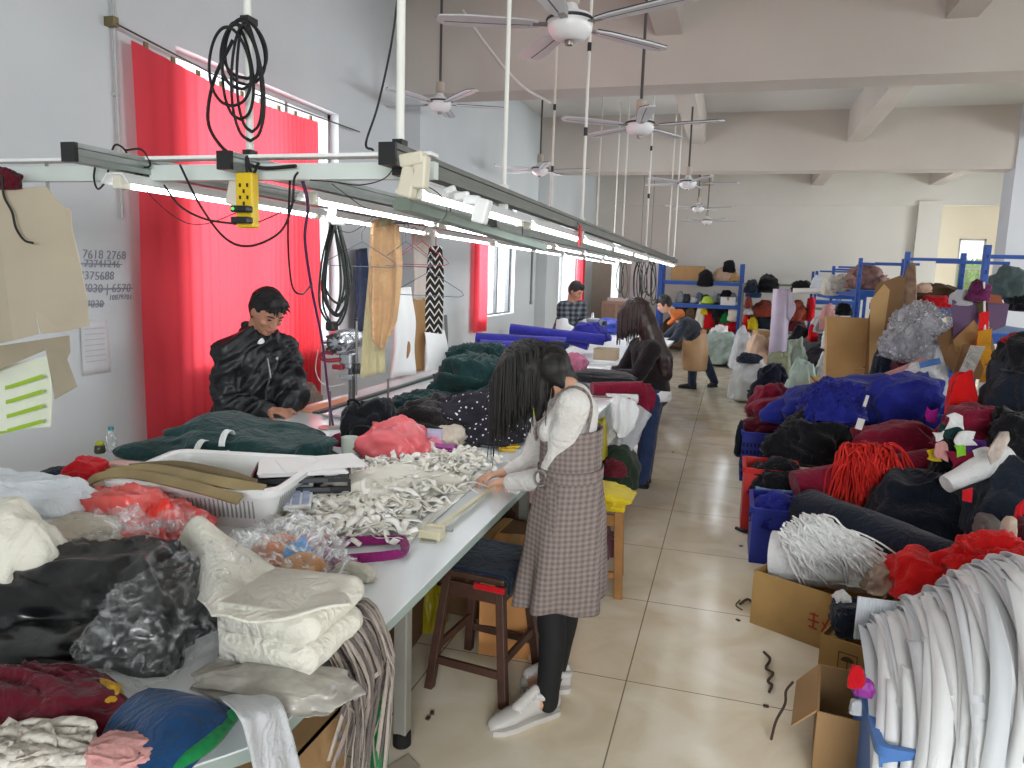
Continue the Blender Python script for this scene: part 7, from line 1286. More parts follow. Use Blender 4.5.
def hair_fall(c, R, n, L, seed, face=(-.75, .75), part=(0, .02, .1), s=1.0, r=.006, grow=1.075, maxfall=None, jitter=.012, back=True, pull=None):
    """strands laid over the skull from the parting, then hanging straight down"""
    rnd = random.Random(seed); mb = MB(); Ri = R.transposed(); ax = Vector((.073, .092, .1)) * s * grow
    for i in range(n):
        a = rnd.uniform(-PI, PI)
        if face[0] < a < face[1] and not (rnd.random() < .0): continue
        loc = Vector((math.sin(a) * .02, math.cos(a) * .03, 0)) + Vector((rnd.uniform(-.004, .004), rnd.uniform(-.05, .045), .095)) * s
        p = Vector((loc.x / ax.x, loc.y / ax.y, loc.z / ax.z)).normalized(); p = Vector((p.x * ax.x, p.y * ax.y, p.z * ax.z)); out = Vector((math.sin(a), math.cos(a), -.15)); P = []; st = .02; ln = L * rnd.uniform(.78, 1.04); go = 0
        g = Ri @ Vector((0, 0, -1)); k = 1 + rnd.uniform(0, .07)
        while go < ln:
            P.append(Vector(c) + R @ (p * k)); q = Vector((p.x / ax.x, p.y / ax.y, p.z / ax.z)); on = q.length < 1.06
            nrm = Vector((q.x / ax.x, q.y / ax.y, q.z / ax.z)).normalized(); v = out * (.8 if go < .07 else 0) + g * (.55 if go < .07 else 1.0)
            if on: v = v - nrm * min(0, v.dot(nrm)); v = v + nrm * 0
            if v.length < 1e-4: v = out.copy()
            p = p + v.normalized() * st; q = Vector((p.x / ax.x, p.y / ax.y, p.z / ax.z))
            if q.length < 1: p = p / q.length
            go += st
            if pull is not None: p = p + Ri @ Vector(pull) * st * max(0, go - .12)
        if len(P) > 2:
            m = len(P); j = Vector((rnd.uniform(-1, 1), rnd.uniform(-1, 1), 0)) * jitter
            mb.tube([q + j * (t_ / m) ** 2 for t_, q in enumerate(P)], [r * (1.15 - .75 * (t_ / (m - 1)) ** 2) for t_ in range(m)], 6)
    return mb
def skull_cap(c, R, s=1.0, k=1.1, y=-.02, z=.012, extra=()):
    mb = MB(); mb.ball(Vector(c) + R @ Vector((0, y * s, z * s)), (.073 * s * k, .088 * s * k, .097 * s * k), 24, R)
    for (x, yy, zz, rr_) in extra: mb.ball(Vector(c) + R @ (Vector((x, yy, zz)) * s), rr_ * s, 14, R)
    return mb
def shoe(name, heel, toe, m, parent, sole=None, h=.075, w=.045):
    heel, toe = Vector(heel), Vector(toe); d = toe - heel; L = d.length; d.normalize(); sd = d.cross(Vector((0, 0, 1))).normalized(); up = sd.cross(d); R = []
    for t_, ww, hh in ((0, .6, .75), (.03, .78, .95), (.15, .85, 1.0), (.32, .82, .98), (.5, .9, .74), (.7, 1.02, .56), (.87, .9, .46), (.97, .6, .36), (1, .3, .25)):
        c = heel + d * L * t_; R.append([c + sd * math.cos(a) * w * ww + up * (max(.0, (math.sin(a) * .5 + .5)) ** .8 * h * hh + .012) for a in [2 * PI * k / 18 for k in range(18)]])
    mb = MB(); mb.rings(R, True); s = obj(name, mb, m, parent, auto=False, sub=1, world=True); s.modifiers.remove(s.modifiers[-1])
    R2 = []
    for t_, ww in ((-.01, .55), (.04, .88), (.2, .95), (.45, .95), (.7, 1.1), (.88, .98), (.99, .55)):
        c = heel + d * L * t_; R2.append([c + sd * x * w * ww + up * z for x, z in ((-1, 0), (1, 0), (1.03, .02), (-1.03, .02))])
    mb = MB(); mb.rings(R2, True); obj('sole', mb, sole or m, s, smooth=False, world=True)
    return s
def person(label, mb, skin, loc, vox=.007):
    o = remesh('person', mb, skin, vox, 3); tag(o, label, 'person'); return o
def ell(mb, c, r, R=None, n=20): mb.ball(c, r, n, R)

# ------------------------------------------------------------------ the near woman in the pinafore
HC = D(531, 374, 2.53); Rh = frame((-.62, .12, -.62), (-.55, .05, .8)); HIP = Vector((-.53, 2.56, .84)); NK = D(566, 388, 2.52); nS, fS = D(574, 404, 2.42), D(556, 398, 2.66); nE, fE = D(551, 478, 2.5), D(530, 462, 2.78); nW, fW = D(511, 482, 2.62), D(508, 473, 2.8)
nK, fK = Vector((-.56, 2.53, .46)), Vector((-.53, 2.68, .46)); nA, fA = Vector((-.555, 2.525, .085)), Vector((-.575, 2.72, .085))
mb = MB(); head(mb, HC, Rh, .98)
mb.limb([(HC + Rh @ Vector((0, -.03, -.05)), .05), (NK, .047), (NK + Vector((.03, 0, -.08)), .06)], 18)
TC = (nS + fS) / 2 + Vector((.02, 0, -.05))
mb.limb([(TC, .085), (HIP + Vector((.0, 0, .15)), .08), (HIP, .095)], 20); mb.limb([(nS, .05), (TC, .075)], 16); mb.limb([(fS, .05), (TC, .075)], 16)
mb.limb([(nS, .046), (nE, .037), (nW, .026)]); mb.limb([(fS, .046), (fE, .037), (fW, .026)])
for h_, k_, a_ in ((HIP + Vector((0, -.075, -.06)), nK, nA), (HIP + Vector((0, .075, -.06)), fK, fA)): mb.limb([(h_, .082), (k_, .05), (k_.lerp(a_, .35) + Vector((.01, 0, 0)), .046), (a_, .032)], 18); mb.limb([(a_, .032), (a_ + Vector((-.08, -.04, -.045)), .03)], 12)
hp_ = Vector((-.84, 2.735, .835))
hand(mb, nW, (Vector((-.815, 2.70, .845)) - nW), (-.2, .1, -1), 1, .62, .95); hand(mb, fW, (Vector((-.86, 2.77, .85)) - fW), (.1, -.2, -1), -1, .7, .95)
W1 = person('woman with long black hair in a grey plaid pinafore measuring bands at the near table', mb, SKIN, None, .0058)
face_bits(W1, HC, Rh, .98)
# white knit top
mb = MB(); mb.limb([(NK + Vector((.03, 0, -.035)), .058), (TC + Vector((0, 0, .03)), .085)], 18); mb.limb([(TC, .1), (HIP + Vector((.0, 0, .13)), .094)], 20); mb.limb([(nS, .056), (TC, .088)], 16); mb.limb([(fS, .056), (TC, .088)], 16)
mb.ball(TC + Vector((-.05, -.05, -.05)), .05, 16); mb.ball(TC + Vector((-.05, .06, -.05)), .05, 16)
for a_, b_, c_ in ((nS, nE, nW), (fS, fE, fW)): mb.limb([(a_, .056), (a_.lerp(b_, .5), .048), (b_, .043), (b_.lerp(c_, .6), .038), (c_ + (c_ - b_).normalized() * -.005, .033)], 16)
remesh('knit_top', mb, cloth('white_knit', 'd9d6d2', .03, .5, 160), .009, 4, .004, 9, 3, (.3, .2, 1), W1)
# pinafore: bib, waist and flared skirt lofted round the body, with folds
PLAID = bpy.data.materials.new('grey_plaid'); PLAID.use_nodes = True
def plaid(m, c0, c1, c2, sc):
    N = m.node_tree.nodes; L = m.node_tree.links; b = N['Principled BSDF']; tc = N.new('ShaderNodeTexCoord'); b.inputs['Roughness'].default_value = .9; b.inputs['Specular IOR Level'].default_value = .15; acc = None
    for ax, s in (('X', sc), ('Z', sc), ('X', sc * 5.3), ('Z', sc * 5.3)):
        w = N.new('ShaderNodeTexWave'); w.bands_direction = ax; w.inputs['Scale'].default_value = s; w.inputs['Distortion'].default_value = .8; w.inputs['Detail'].default_value = 2; L.new(tc.outputs['Object'], w.inputs['Vector'])
        if acc is None: acc = w.outputs['Fac']
        else:
            a = N.new('ShaderNodeMath'); a.operation = 'ADD'; L.new(acc, a.inputs[0]); L.new(w.outputs['Fac'], a.inputs[1]); acc = a.outputs[0]
    nn = N.new('ShaderNodeTexNoise'); nn.inputs['Scale'].default_value = 140; L.new(tc.outputs['Object'], nn.inputs['Vector']); a = N.new('ShaderNodeMath'); a.operation = 'ADD'; L.new(acc, a.inputs[0]); L.new(nn.outputs['Fac'], a.inputs[1])
    mr = N.new('ShaderNodeMapRange'); mr.inputs['From Max'].default_value = 4.6; L.new(a.outputs[0], mr.inputs['Value']); rp = N.new('ShaderNodeValToRGB'); e = rp.color_ramp.elements; e[0].position = .2; e[0].color = (*rgb(c0), 1); e[1].position = .8; e[1].color = (*rgb(c2), 1); x = e.new(.5); x.color = (*rgb(c1), 1)
    L.new(mr.outputs['Result'], rp.inputs['Fac']); L.new(rp.outputs['Color'], b.inputs['Base Color'])
plaid(PLAID, '5a504d', '7b6f6b', '968a85', 17)
wc = HIP + Vector((.0, 0, .2)); rows = []
prof = [(.275, -.004, .106, .14, 0), (.2, -.004, .108, .138, 0), (.12, -.006, .108, .132, .0), (.05, -.006, .118, .145, .02), (-.05, -.01, .135, .17, .05), (-.15, -.014, .142, .182, .08), (-.26, -.02, .15, .195, .16), (-.36, -.026, .158, .205, .2)]
nn_ = 72; NS = 40
def pr_at(t):
    x = t * (len(prof) - 1); i = min(int(x), len(prof) - 2); f = x - i; return [prof[i][k] + (prof[i + 1][k] - prof[i][k]) * f for k in range(5)]
for j in range(NS + 1):
    z, dx, rx, ry, fo = pr_at(j / NS); c = HIP + Vector((dx + .02, 0, z)); row = []
    for i in range(nn_):
        a = 2 * PI * i / nn_; k = 1 + fo * (math.sin(a * 7 + 1.2 * math.sin(a * 2 + z * 3)) * .55 + .5 * mn.noise(Vector((math.cos(a) * 2.4, math.sin(a) * 2.4, z * 1.5))))
        row.append(c + Vector((math.cos(a) * rx * k, math.sin(a) * ry * k, .012 * math.sin(a * 3) * (j / NS))))
    rows.append(row)
mb = MB(); mb.rings(rows[::-1], False); pf = obj('pinafore_skirt', mb, PLAID, W1, auto=False, solid=.006, world=True)
from mathutils.bvhtree import BVHTree
kt = [c for c in W1.children if c.name.startswith('knit_top')][0]; mw = Matrix.Translation(W1.location) @ Matrix.Translation(kt.location)
bv = BVHTree.FromPolygons([mw @ v.co for v in kt.data.vertices], [tuple(p.vertices) for p in kt.data.polygons])
for yy in (-1, 1):                    # shoulder straps lie on the knit top, from the back over to the bib
    o_ = Vector((TC.x - .01, TC.y + .07 * yy, TC.z - .06)); sp, nr_ = [], []
    for k in range(33):
        a = math.radians(-50 + 250 * k / 32); d_ = Vector((math.cos(a), .22 * yy * math.sin(a), math.sin(a))).normalized(); q, n_, _, _ = bv.ray_cast(o_ + d_ * .5, -d_)
        if q is not None: sp.append(q + d_ * .012); nr_.append(d_)
    sp = [sum((sp[max(0, min(len(sp) - 1, i + j))] for j in (-2, -1, 0, 1, 2)), Vector()) / 5 + nr_[i] * .003 for i in range(len(sp))]
    mb = MB(); mb.ribbon(sp, nr_, .026, th=.006); obj('shoulder_strap', mb, PLAID, W1, world=True)
mb = MB(); R3 = [[HIP + Vector((.016 + math.cos(a) * (.112 + o), math.sin(a) * (.137 + o), .115 + z)) for a in [2 * PI * i / 48 for i in range(48)]] for o, z in ((.002, -.02), (.006, -.02), (.006, .02), (.002, .02))]; mb.rings(R3, False); bl_ = obj('waist_belt', mb, PLAID, W1, world=True)
bc = HIP + Vector((.016 - .075, -.112, .105)); nb = Vector((-.45, -1, 0)).normalized(); tb_ = Vector((1, -.45, 0)).normalized(); mb = MB(); mb.tube([bc + nb * .012 + tb_ * .028 * math.cos(2 * PI * k / 20) + Vector((0, 0, .028 * math.sin(2 * PI * k / 20))) for k in range(21)], .005, 8); obj('ring_buckle', mb, metal('buckle_steel', 'a8a49e', .3), bl_, world=True)
mb = MB(); P = spline([bc + nb * .012 + tb_ * .02, bc + nb * .03 + tb_ * .06 + Vector((0, 0, -.02)), bc + nb * .035 + tb_ * .075 + Vector((0, 0, -.12)), bc + nb * .04 + tb_ * .07 + Vector((0, 0, -.2))], 6); mb.ribbon(P, nb, .035, th=.005); obj('belt_end', mb, PLAID, bl_, world=True)
mb = MB(); mb.limb([(HIP + Vector((0, -.04, .02)), .1), (HIP + Vector((0, .04, .02)), .1)], 18)
for h_, k_, a_ in ((HIP + Vector((0, -.075, -.06)), nK, nA), (HIP + Vector((0, .075, -.06)), fK, fA)): mb.limb([(h_, .086), (k_, .055), (k_.lerp(a_, .35) + Vector((.01, 0, 0)), .052), (a_ + Vector((0, 0, -.02)), .04)], 18)
remesh('leggings', mb, mat('black_legging', '0f1013', .75, var=.1), .01, 3, .002, 9, 5, (0, 0, 1), W1)
SNK = mat('white_sneaker', 'c9c5c0', .5, var=.05)
s1 = shoe('shoe', G(556, 712) + Vector((0, .01, 0)), G(489, 734), SNK, W1, h=.1, w=.043); s2 = shoe('shoe', G(571, 692) + Vector((-.01, .02, 0)), G(520, 689) + Vector((.0, 0, 0)), SNK, W1, h=.1, w=.043)
for sh, a0, d0 in ((s1, G(556, 712), (G(489, 734) - G(556, 712)).normalized()), (s2, G(571, 692), (G(520, 689) - G(571, 692)).normalized())):
    sd = d0.cross(Vector((0, 0, 1)))
    L_ = .26; mb = MB(); q0 = a0 + d0 * .055 + Vector((0, 0, .092)); mb.tube([q0 + d0 * .048 * math.cos(a) + sd * .034 * math.sin(a) + Vector((0, 0, .012 * math.cos(a))) for a in [2 * PI * k / 20 for k in range(21)]], .014, 10); obj('ankle_collar', mb, SNK, sh, world=True)
    mb = MB(); mb.limb([(a0 + d0 * .095 + Vector((0, 0, .115)), .022), (a0 + d0 * .17 + Vector((0, 0, .066)), .026)], 12); obj('tongue', mb, SNK, sh, world=True)
    for k in range(4): mb = MB(); q = a0 + d0 * (.105 + .024 * k) + Vector((0, 0, .122 - .0155 * k)); mb.tube([q - sd * .03 - Vector((0, 0, .012)), q + Vector((0, 0, .006)), q + sd * .03 - Vector((0, 0, .012))], .0045, 6); obj('lace', mb, WPL, sh, world=True)
# hair: a cap and long straight falls either side of the face
mb = skull_cap(HC, Rh, .98, 1.14, -.016, .016); mb.limb([(HC + Rh @ Vector((0, -.02, .01)), .096), (D(551, 364, 2.53), .07), (D(565, 377, 2.54), .04), (D(576, 388, 2.54), .02)], 16); mb.limb([(D(541, 368, 2.5), .058), (D(541, 396, 2.47), .032), (D(538, 420, 2.47), .01)], 14); mb.limb([(D(552, 368, 2.48), .055), (D(557, 378, 2.47), .03), (D(562, 386, 2.46), .012)], 14); mb.limb([(D(512, 372, 2.55), .05), (D(506, 398, 2.55), .03), (D(504, 428, 2.56), .008)], 12)
hr = remesh('hair', mb, HAIRM, .008, 4, .002, 30, 3, (0, 1, 0), W1)
obj('hair_falls', hair_fall(HC, Rh, 460, .31, 11, (-1.12, .62), s=1.0, r=.006, grow=1.13, jitter=.01), HAIRM, hr, auto=False, world=True)
obj('hair_strands', hair_fall(HC, Rh, 110, .37, 17, (-1.05, -.62), s=1.0, r=.0028, grow=1.12, jitter=.03), HAIRM, hr, auto=False, world=True)

# ------------------------------------------------------------------ the man in the black jacket at the left
HC = D(267, 309, 3.72); Rh = frame((.72, -.3, -.55), (.5, -.15, .85)); NK = D(256, 334, 3.74); rS, lS = D(229, 352, 3.62), D(284, 352, 3.9); rE, lE = D(225, 408, 3.58), D(294, 396, 3.84); rW, lW = D(268, 410, 3.62), D(284, 408, 3.74)
HIP = Vector((-2.72, 3.78, .84)); TC = (rS + lS) / 2 + Vector((-.02, 0, -.08))
HC = HC + Vector((0, 0, -.012)); mb = MB(); head(mb, HC, Rh, 1.1); mb.limb([(HC + Rh @ Vector((0, -.03, -.05)), .058), (NK, .056), (TC + Vector((0, 0, .06)), .07)], 18)
mb.limb([(TC, .11), (HIP, .12)], 20); mb.limb([(rS, .055), (lS, .055)], 16); mb.limb([(rS, .05), (rE, .042), (rW, .03)]); mb.limb([(lS, .05), (lE, .042), (lW, .03)])
for s_ in (-.09, .09):
    k_ = Vector((-2.72, 3.78 + s_ * 1.1, .45)); a_ = Vector((-2.74, 3.78 + s_ * 1.2, .08)); mb.limb([(HIP + Vector((0, s_, -.05)), .088), (k_, .06), (a_, .04)], 16); mb.limb([(a_, .04), (a_ + Vector((.12, 0, -.045)), .034)], 12)
hand(mb, rW, (D(290, 412, 3.62) - rW), (.2, .2, -1), -1, .75, 1.05); hand(mb, lW, (D(287, 416, 3.62) - lW), (.0, -.2, -1), 1, .8, 1.05)
M1 = person('man with short black hair and black jacket bent over the table before the red curtain', mb, SKIND, None, .0065); face_bits(M1, HC, Rh, 1.1)
JK = mat('black_shell_jacket', '15171c', .42, var=.15, vscale=10, spec=.45, bump=.3, bscale=24)
mb = MB(); mb.limb([(TC + Vector((0, 0, .02)), .15), (TC.lerp(HIP, .5) + Vector((.02, 0, 0)), .165), (HIP + Vector((.01, 0, .0)), .17), (HIP + Vector((0, 0, -.06)), .165)], 22); mb.limb([(rS, .088), (TC + Vector((0, 0, .06)), .105), (lS, .088)], 18); mb.limb([(rS, .085), (NK + Vector((-.015, 0, -.015)), .078)], 16); mb.limb([(lS, .085), (NK + Vector((-.015, 0, -.015)), .078)], 16); mb.limb([(NK + Vector((-.03, 0, -.02)), .08), (NK + Vector((-.035, .0, .02)), .074)], 16)
for a_, b_, c_ in ((rS, rE, rW), (lS, lE, lW)): mb.limb([(a_, .085), (a_.lerp(b_, .5), .083), (b_, .078), (b_.lerp(c_, .6), .066), (c_ - (c_ - b_).normalized() * .015, .045)], 18)
jk = remesh('jacket', mb, JK, .010, 3, .022, 15, 7, (.6, .5, .3), M1)
fv = Vector((.85, -.5, 0)).normalized()
mb = MB(); mb.tube([NK + Vector((-.005 + .074 * math.cos(a), .074 * math.sin(a), -.004 - .03 * math.cos(a + .5))) for a in [-.53 + .45 + (2 * PI - .9) * k / 22 for k in range(23)]], [.012 + .01 * math.sin(PI * k / 22) for k in range(23)], 10); obj('collar', mb, JK, jk, world=True)
mb = MB(); mb.ball(NK + fv * .05 + Vector((0, 0, -.055)), (.034, .034, .045), 14); obj('shirt_front', mb, WHT, M1, world=True)
mb = MB(); mb.tube([TC + fv * .175 + Vector((0, 0, .06)), TC + fv * .19 + Vector((.01, 0, -.05)), HIP + fv * .19 + Vector((0, 0, .1)), HIP + fv * .185], .006, 6); obj('zip', mb, metal('zip_steel', '7c7e82', .35), jk, world=True)
mb = MB(); mb.ball(TC + fv * .178 + Vector((.03, .05, .055)), (.006, .014, .012), 8); obj('chest_badge', mb, GREY, jk, world=True)
mb = MB(); mb.limb([(HIP + Vector((0, 0, -.04)), .13), (HIP + Vector((0, 0, .02)), .13)], 18)
for s_ in (-.09, .09): mb.limb([(HIP + Vector((0, s_, -.05)), .1), (Vector((-2.72, 3.78 + s_ * 1.1, .45)), .075), (Vector((-2.74, 3.78 + s_ * 1.2, .07)), .06)], 16)
remesh('trousers', mb, cloth('dark_trousers', '26282e', .1), .013, 3, .005, 8, 3, (0, 0, 1), M1)
for s_ in (-.09, .09): q = Vector((-2.78, 3.78 + s_ * 1.2, 0)); shoe('shoe', q, q + Vector((.26, 0, 0)), BLK, M1)
mb = skull_cap(HC, Rh, 1.1, 1.1, -.022, .018, ((0, .05, .085, .04), (.03, .055, .075, .035), (-.03, .055, .075, .035), (.066, -.02, .0, .02), (-.066, -.02, .0, .02), (0, -.075, -.045, .04)))
hr = remesh('hair', mb, HAIRM, .008, 3, .004, 22, 3, (0, 1, 0), M1)
obj('hair_tufts', hair_fall(HC, Rh, 320, .085, 5, (-.1, .1), s=1.1, r=.006, grow=1.1, jitter=.006), HAIRM, hr, auto=False, world=True)

# ------------------------------------------------------------------ the woman in the dark blazer
HC = D(636, 313, 5.9); Rh = frame((-.75, .35, -.42), (-.3, .1, .9)); NK = D(645, 334, 5.9); nS, fS = D(652, 350, 5.76), D(638, 347, 6.06); nE, fE = D(637, 376, 5.76), D(622, 372, 6.12); nW, fW = D(607, 374, 5.92), D(606, 371, 6.12); HIP = D(652, 392, 5.9); TC = (nS + fS) / 2 + Vector((.02, 0, -.05))
mb = MB(); head(mb, HC, Rh, 1.0); mb.limb([(HC + Rh @ Vector((0, -.03, -.05)), .05), (NK, .048), (TC, .07)], 16); mb.limb([(TC, .1), (HIP, .11)], 18); mb.limb([(nS, .05), (fS, .05)], 14); mb.limb([(nS, .047), (nE, .039), (nW, .027)]); mb.limb([(fS, .047), (fE, .039), (fW, .027)])
LG = []
for s_ in (-.075, .075):
    k_ = Vector((HIP.x - .01, 5.9 + s_, .43)); a_ = Vector((D(641, 478, 5.9).x + .02, 5.9 + s_ * 1.1, .07)); LG.append((HIP + Vector((0, s_, -.04)), k_, a_)); mb.limb([(LG[-1][0], .085), (k_, .055), (a_, .038)], 16); mb.limb([(a_, .035), (a_ + Vector((-.12, 0, -.04)), .03)], 12)
hand(mb, nW, (-1, .25, -.25), (0, 0, -1), 1, .45); hand(mb, fW, (-1, .1, -.3), (0, 0, -1), -1, .5)
W2 = person('woman with very long brown-black hair, dark blazer and jeans at the middle of the tables', mb, SKIN, None, .009); face_bits(W2, HC, Rh)
BLZ = cloth('dark_blazer', '1f181b', .12)
mb = MB(); mb.limb([(TC, .125), (TC.lerp(HIP, .5), .122), (HIP + Vector((0, 0, .05)), .135), (HIP + Vector((.005, 0, .0)), .14)], 20); mb.limb([(nS, .075), (TC + Vector((0, 0, .04)), .1), (fS, .075)], 16)
for a_, b_, c_ in ((nS, nE, nW), (fS, fE, fW)): mb.limb([(a_, .07), (a_.lerp(b_, .5), .062), (b_, .056), (c_ - (c_ - b_).normalized() * .02, .042)], 16)
remesh('blazer', mb, BLZ, .012, 3, .007, 9, 5, (.3, .3, 1), W2)
mb = MB(); mb.rings([[HIP + Vector((.005 + math.cos(a) * r_, math.sin(a) * (r_ + .012), z)) for a in [2 * PI * i / 36 for i in range(36)]] for r_, z in ((.125, .03), (.145, .01), (.15, -.03), (.148, -.055), (.13, -.055))], False); obj('white_hem', mb, C['white'], W2, auto=False, world=True, label='pale shirt hem below the blazer')
for w_ in (nW, fW): mb = MB(); mb.limb([(w_ + Vector((.03, -.01, .01)), .036), (w_ + Vector((-.01, 0, 0)), .034)], 14); obj('glove_cuff', mb, C['white'], W2, world=True)
JN = cloth('blue_jeans', '2b3a5c', .14)
mb = MB(); mb.limb([(HIP + Vector((0, -.04, -.03)), .118), (HIP + Vector((0, .04, -.03)), .118)], 18)
for h_, k_, a_ in LG: mb.limb([(h_, .1), (k_, .068), (a_, .056)], 16)
remesh('jeans', mb, JN, .012, 3, .006, 9, 9, (.2, .2, 1), W2)
for h_, k_, a_ in LG: q = Vector((a_.x + .05, a_.y, 0)); shoe('shoe', q, q + Vector((-.25, .02, 0)), mat('black_boot', '17171a', .6), W2, h=.11)
mb = skull_cap(HC, Rh, 1.0, 1.12, -.018, .014); hr = remesh('hair', mb, HAIRB, .009, 4, .002, 24, 3, (0, 1, 0), W2)
mb = MB(); bk = [HC + Vector((.045, -.02, .03)), HC + Vector((.1, -.03, -.1)), NK + Vector((.085, -.03, -.08)), TC + Vector((.125, -.03, -.02)), TC + Vector((.145, -.03, -.14)), TC + Vector((.12, -.03, -.24))]; mb.limb(list(zip(bk, (.07, .085, .085, .08, .065, .03))), 16); remesh('long_hair', mb, HAIRB, .011, 4, .004, 26, 3, (0, .2, 1), hr)
obj('hair_falls', hair_fall(HC, Rh, 240, .34, 21, (-.6, .6), s=1.0, r=.0075, grow=1.1, jitter=.008), HAIRB, hr, auto=False, world=True)

# ------------------------------------------------------------------ the person in the tan apron, bent over the far end
HC = D(664, 304, 10.9); Rh = frame((-.8, -.25, -.5), (-.4, -.1, .85)); NK = D(675, 314, 11.0); nS, fS = D(684, 324, 10.85), D(683, 322, 11.2); nE, fE = D(677, 338, 10.7), D(668, 336, 11.3); nW, fW = D(665, 345, 10.7), D(655, 343, 11.2); HIP = Vector((D(694, 348, 11.3).x, 11.3, .8)); TC = (nS + fS) / 2 + Vector((.03, .03, -.04))
mb = MB(); head(mb, HC, Rh, 1.02); mb.limb([(HC + Rh @ Vector((0, -.03, -.05)), .052), (NK, .052), (TC, .08)], 14); mb.limb([(TC, .11), (HIP, .12)], 16); mb.limb([(nS, .05), (fS, .05)], 14); mb.limb([(nS, .048), (nE, .04), (nW, .03)]); mb.limb([(fS, .048), (fE, .04), (fW, .03)])
LG = [(HIP + Vector((0, -.08, -.05)), Vector((-.5, 11.45, .45)), Vector((-.5, 11.65, .08)), Vector((-.24, .0, 0))), (HIP + Vector((.02, .1, -.05)), Vector((-.33, 11.75, .45)), Vector((-.17, 11.9, .1)), Vector((-.1, -.15, 0)))]
for h_, k_, a_, d_ in LG: mb.limb([(h_, .09), (k_, .06), (a_, .042)], 14); mb.limb([(a_, .04), (a_ + d_ * .4 + Vector((0, 0, -.04)), .033)], 10)
hand(mb, nW, (-1, -.1, -.3), (0, 0, -1), 1, .4); hand(mb, fW, (-1, 0, -.3), (0, 0, -1), -1, .4)
P4 = person('person with an orange hood and tan apron leaning over the far end of the table', mb, SKIN, None, .011); face_bits(P4, HC, Rh)
mb = MB(); mb.limb([(TC, .135), (TC.lerp(HIP, .5) + Vector((0, 0, .04)), .15), (HIP + Vector((0, 0, .02)), .145)], 18); mb.limb([(nS, .085), (TC + Vector((0, 0, .03)), .11), (fS, .085)], 16)
for a_, b_, c_ in ((nS, nE, nW), (fS, fE, fW)): mb.limb([(a_, .078), (b_, .066), (c_ - (c_ - b_).normalized() * .03, .05)], 14)
remesh('jacket', mb, cloth('slate_jacket', '262d38', .3), .014, 3, .01, 9, 3, (.3, .3, 1), P4)
mb = MB(); mb.limb([(NK + Vector((.02, -.02, -.01)), .085), (NK + Vector((.07, .0, .0)), .075)], 14); mb.limb([(NK + Vector((-.03, -.09, .03)), .03), (NK + Vector((.01, -.1, -.06)), .035), (NK + Vector((-.07, -.1, -.13)), .03)], 12); mb.limb([(NK + Vector((-.03, -.09, .03)), .03), (HC + Rh @ Vector((.07, -.06, -.02)), .028)], 12); remesh('hood', mb, cloth('orange_hood', 'c9713a', .1), .011, 3, .004, 12, 3, (0, 0, 1), P4)
AP = mat('tan_leather_apron', 'a5825c', .55, var=.08, vscale=6); rows = []
for j in range(15):
    t_ = j / 14; c = HIP + Vector((.0 + .02 * t_, .02, .12 - .58 * t_)); r1, r2 = .15 + .035 * math.sin(t_ * PI * .8), .19 + .04 * t_
    rows.append([c + Vector((math.cos(a) * r1 * (1 + .05 * math.sin(a * 5 + t_)), math.sin(a) * r2, 0)) for a in [PI * .3 + 2 * PI * .86 * i / 40 for i in range(41)]])
mb = MB(); mb.grid(lambda u, v: rows[min(14, round(u * 14))][min(40, round(v * 40))], 15, 41); obj('apron', mb, AP, P4, auto=False, solid=.008, world=True)
mb = MB(); mb.ribbon([HIP + Vector((.16 * math.cos(a), .2 * math.sin(a), .12)) for a in [2 * PI * k / 24 for k in range(25)]], [Vector((math.cos(a), math.sin(a), 0)) for a in [2 * PI * k / 24 for k in range(25)]], .03, th=.006); obj('apron_tie', mb, mat('apron_tie', 'b0683a', .7), P4, world=True)
mb = MB(); mb.limb([(HIP + Vector((0, -.05, -.02)), .125), (HIP + Vector((0, .05, -.02)), .125)], 16)
for h_, k_, a_, d_ in LG: mb.limb([(h_, .1), (k_, .075), (a_, .062)], 14)
remesh('jeans', mb, cloth('dark_jeans', '252f45', .14), .014, 3, .006, 9, 9, (.2, .2, 1), P4)
for h_, k_, a_, d_ in LG: q = Vector((a_.x, a_.y, a_.z - .08)) - d_ * .3; shoe('shoe', q, q + d_ * 1.15, mat('black_boot', '17171a', .6), P4, h=.1)
mb = skull_cap(HC, Rh, 1.02, 1.13, -.02, .02, ((0, .055, .08, .04),)); remesh('hair', mb, HAIRM, .011, 3, .006, 18, 3, (0, 1, 0), P4)

# ------------------------------------------------------------------ the man in the dark plaid shirt beyond the blue rolls
HC = D(576, 291, 9.4); Rh = frame((.8, -.35, -.5), (.5, -.2, .85)); NK = D(571, 302, 9.42); rS, lS = D(563, 307, 9.28), D(581, 307, 9.58); rE, lE = D(562, 328, 9.25), D(584, 328, 9.6); rW, lW = D(576, 333, 9.3), D(586, 334, 9.52); HIP = Vector((-2.12, 9.42, .83)); TC = (rS + lS) / 2 + Vector((-.03, 0, -.08))
mb = MB(); head(mb, HC, Rh, 1.02); mb.limb([(HC + Rh @ Vector((0, -.03, -.05)), .054), (NK, .054), (TC, .08)], 14); mb.limb([(TC, .11), (HIP, .12)], 16); mb.limb([(rS, .05), (lS, .05)], 14); mb.limb([(rS, .05), (rE, .042), (rW, .03)]); mb.limb([(lS, .05), (lE, .042), (lW, .03)])
LG = []
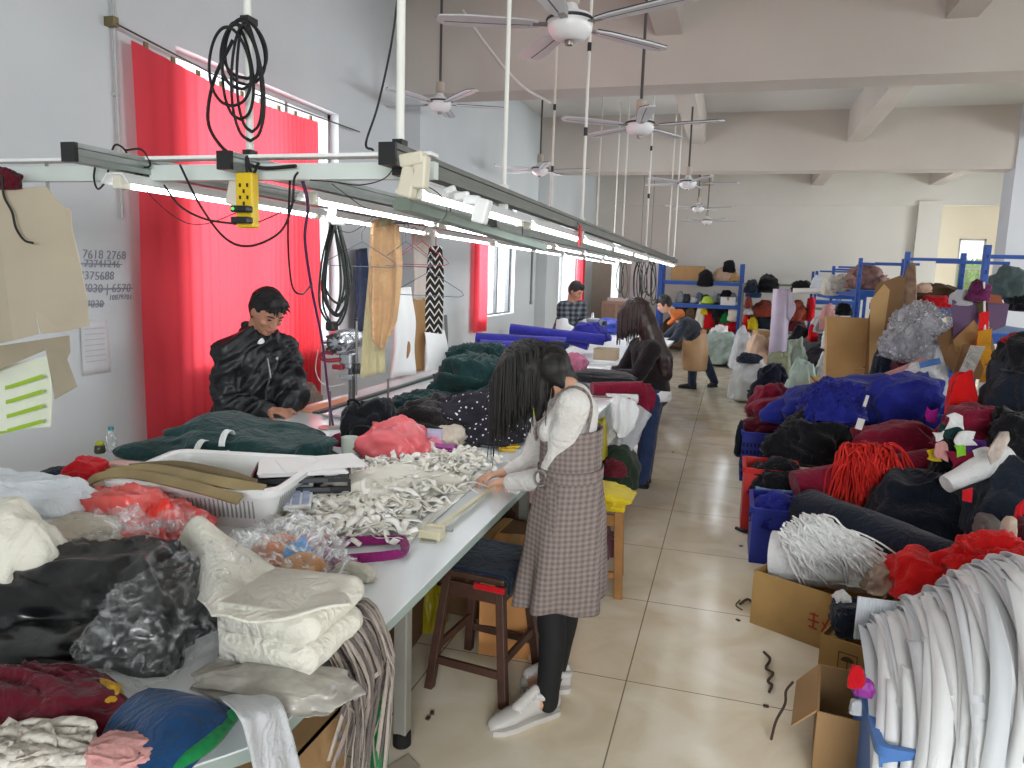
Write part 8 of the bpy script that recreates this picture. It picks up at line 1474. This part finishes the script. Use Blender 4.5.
for s_ in (-.09, .09): k_ = Vector((-2.12, 9.42 + s_, .45)); a_ = Vector((-2.14, 9.42 + s_ * 1.1, .08)); LG.append((HIP + Vector((0, s_, -.05)), k_, a_)); mb.limb([(LG[-1][0], .09), (k_, .06), (a_, .042)], 14); mb.limb([(a_, .04), (a_ + Vector((.1, 0, -.04)), .033)], 10)
hand(mb, rW, (.9, -.2, -.3), (0, 0, -1), -1, .5); hand(mb, lW, (.8, -.4, -.3), (0, 0, -1), 1, .5)
P5 = person('man in a dark plaid shirt with white oversleeves beyond the blue cloth rolls', mb, SKIND, None, .011); face_bits(P5, HC, Rh)
PL2 = bpy.data.materials.new('dark_plaid'); PL2.use_nodes = True; plaid(PL2, '14161c', '2c3038', '7d8288', 5)
mb = MB(); mb.limb([(TC, .14), (HIP + Vector((0, 0, -.02)), .145)], 18); mb.limb([(rS, .085), (TC + Vector((0, 0, .05)), .11), (lS, .085)], 16)
for a_, b_ in ((rS, rE), (lS, lE)): mb.limb([(a_, .078), (a_.lerp(b_, .75), .07)], 14)
remesh('plaid_shirt', mb, PL2, .013, 3, .006, 9, 3, (.3, .3, 1), P5)
mb = MB()
for a_, b_, c_ in ((rS, rE, rW), (lS, lE, lW)):
    mb = MB(); mb.limb([(a_.lerp(b_, .65), .075), (b_, .08), (b_.lerp(c_, .6), .07), (c_ - (c_ - b_).normalized() * .02, .042)], 14); remesh('oversleeve', mb, C['white'], .012, 3, .006, 10, 4, (.2, .3, 1), P5)
mb = MB(); mb.limb([(HIP + Vector((0, -.05, -.02)), .125), (HIP + Vector((0, .05, -.02)), .125)], 16)
for h_, k_, a_ in LG: mb.limb([(h_, .1), (k_, .075), (a_, .06)], 14)
remesh('trousers', mb, cloth('dark_trousers', '26282e', .1), .014, 3, .005, 9, 9, (.2, .2, 1), P5)
for h_, k_, a_ in LG: q = Vector((a_.x - .05, a_.y, 0)); shoe('shoe', q, q + Vector((.26, 0, 0)), BLK, P5)
mb = skull_cap(HC, Rh, 1.02, 1.12, -.022, .02, ((0, .05, .085, .04),)); remesh('hair', mb, HAIRM, .011, 3, .004, 18, 3, (0, 1, 0), P5)
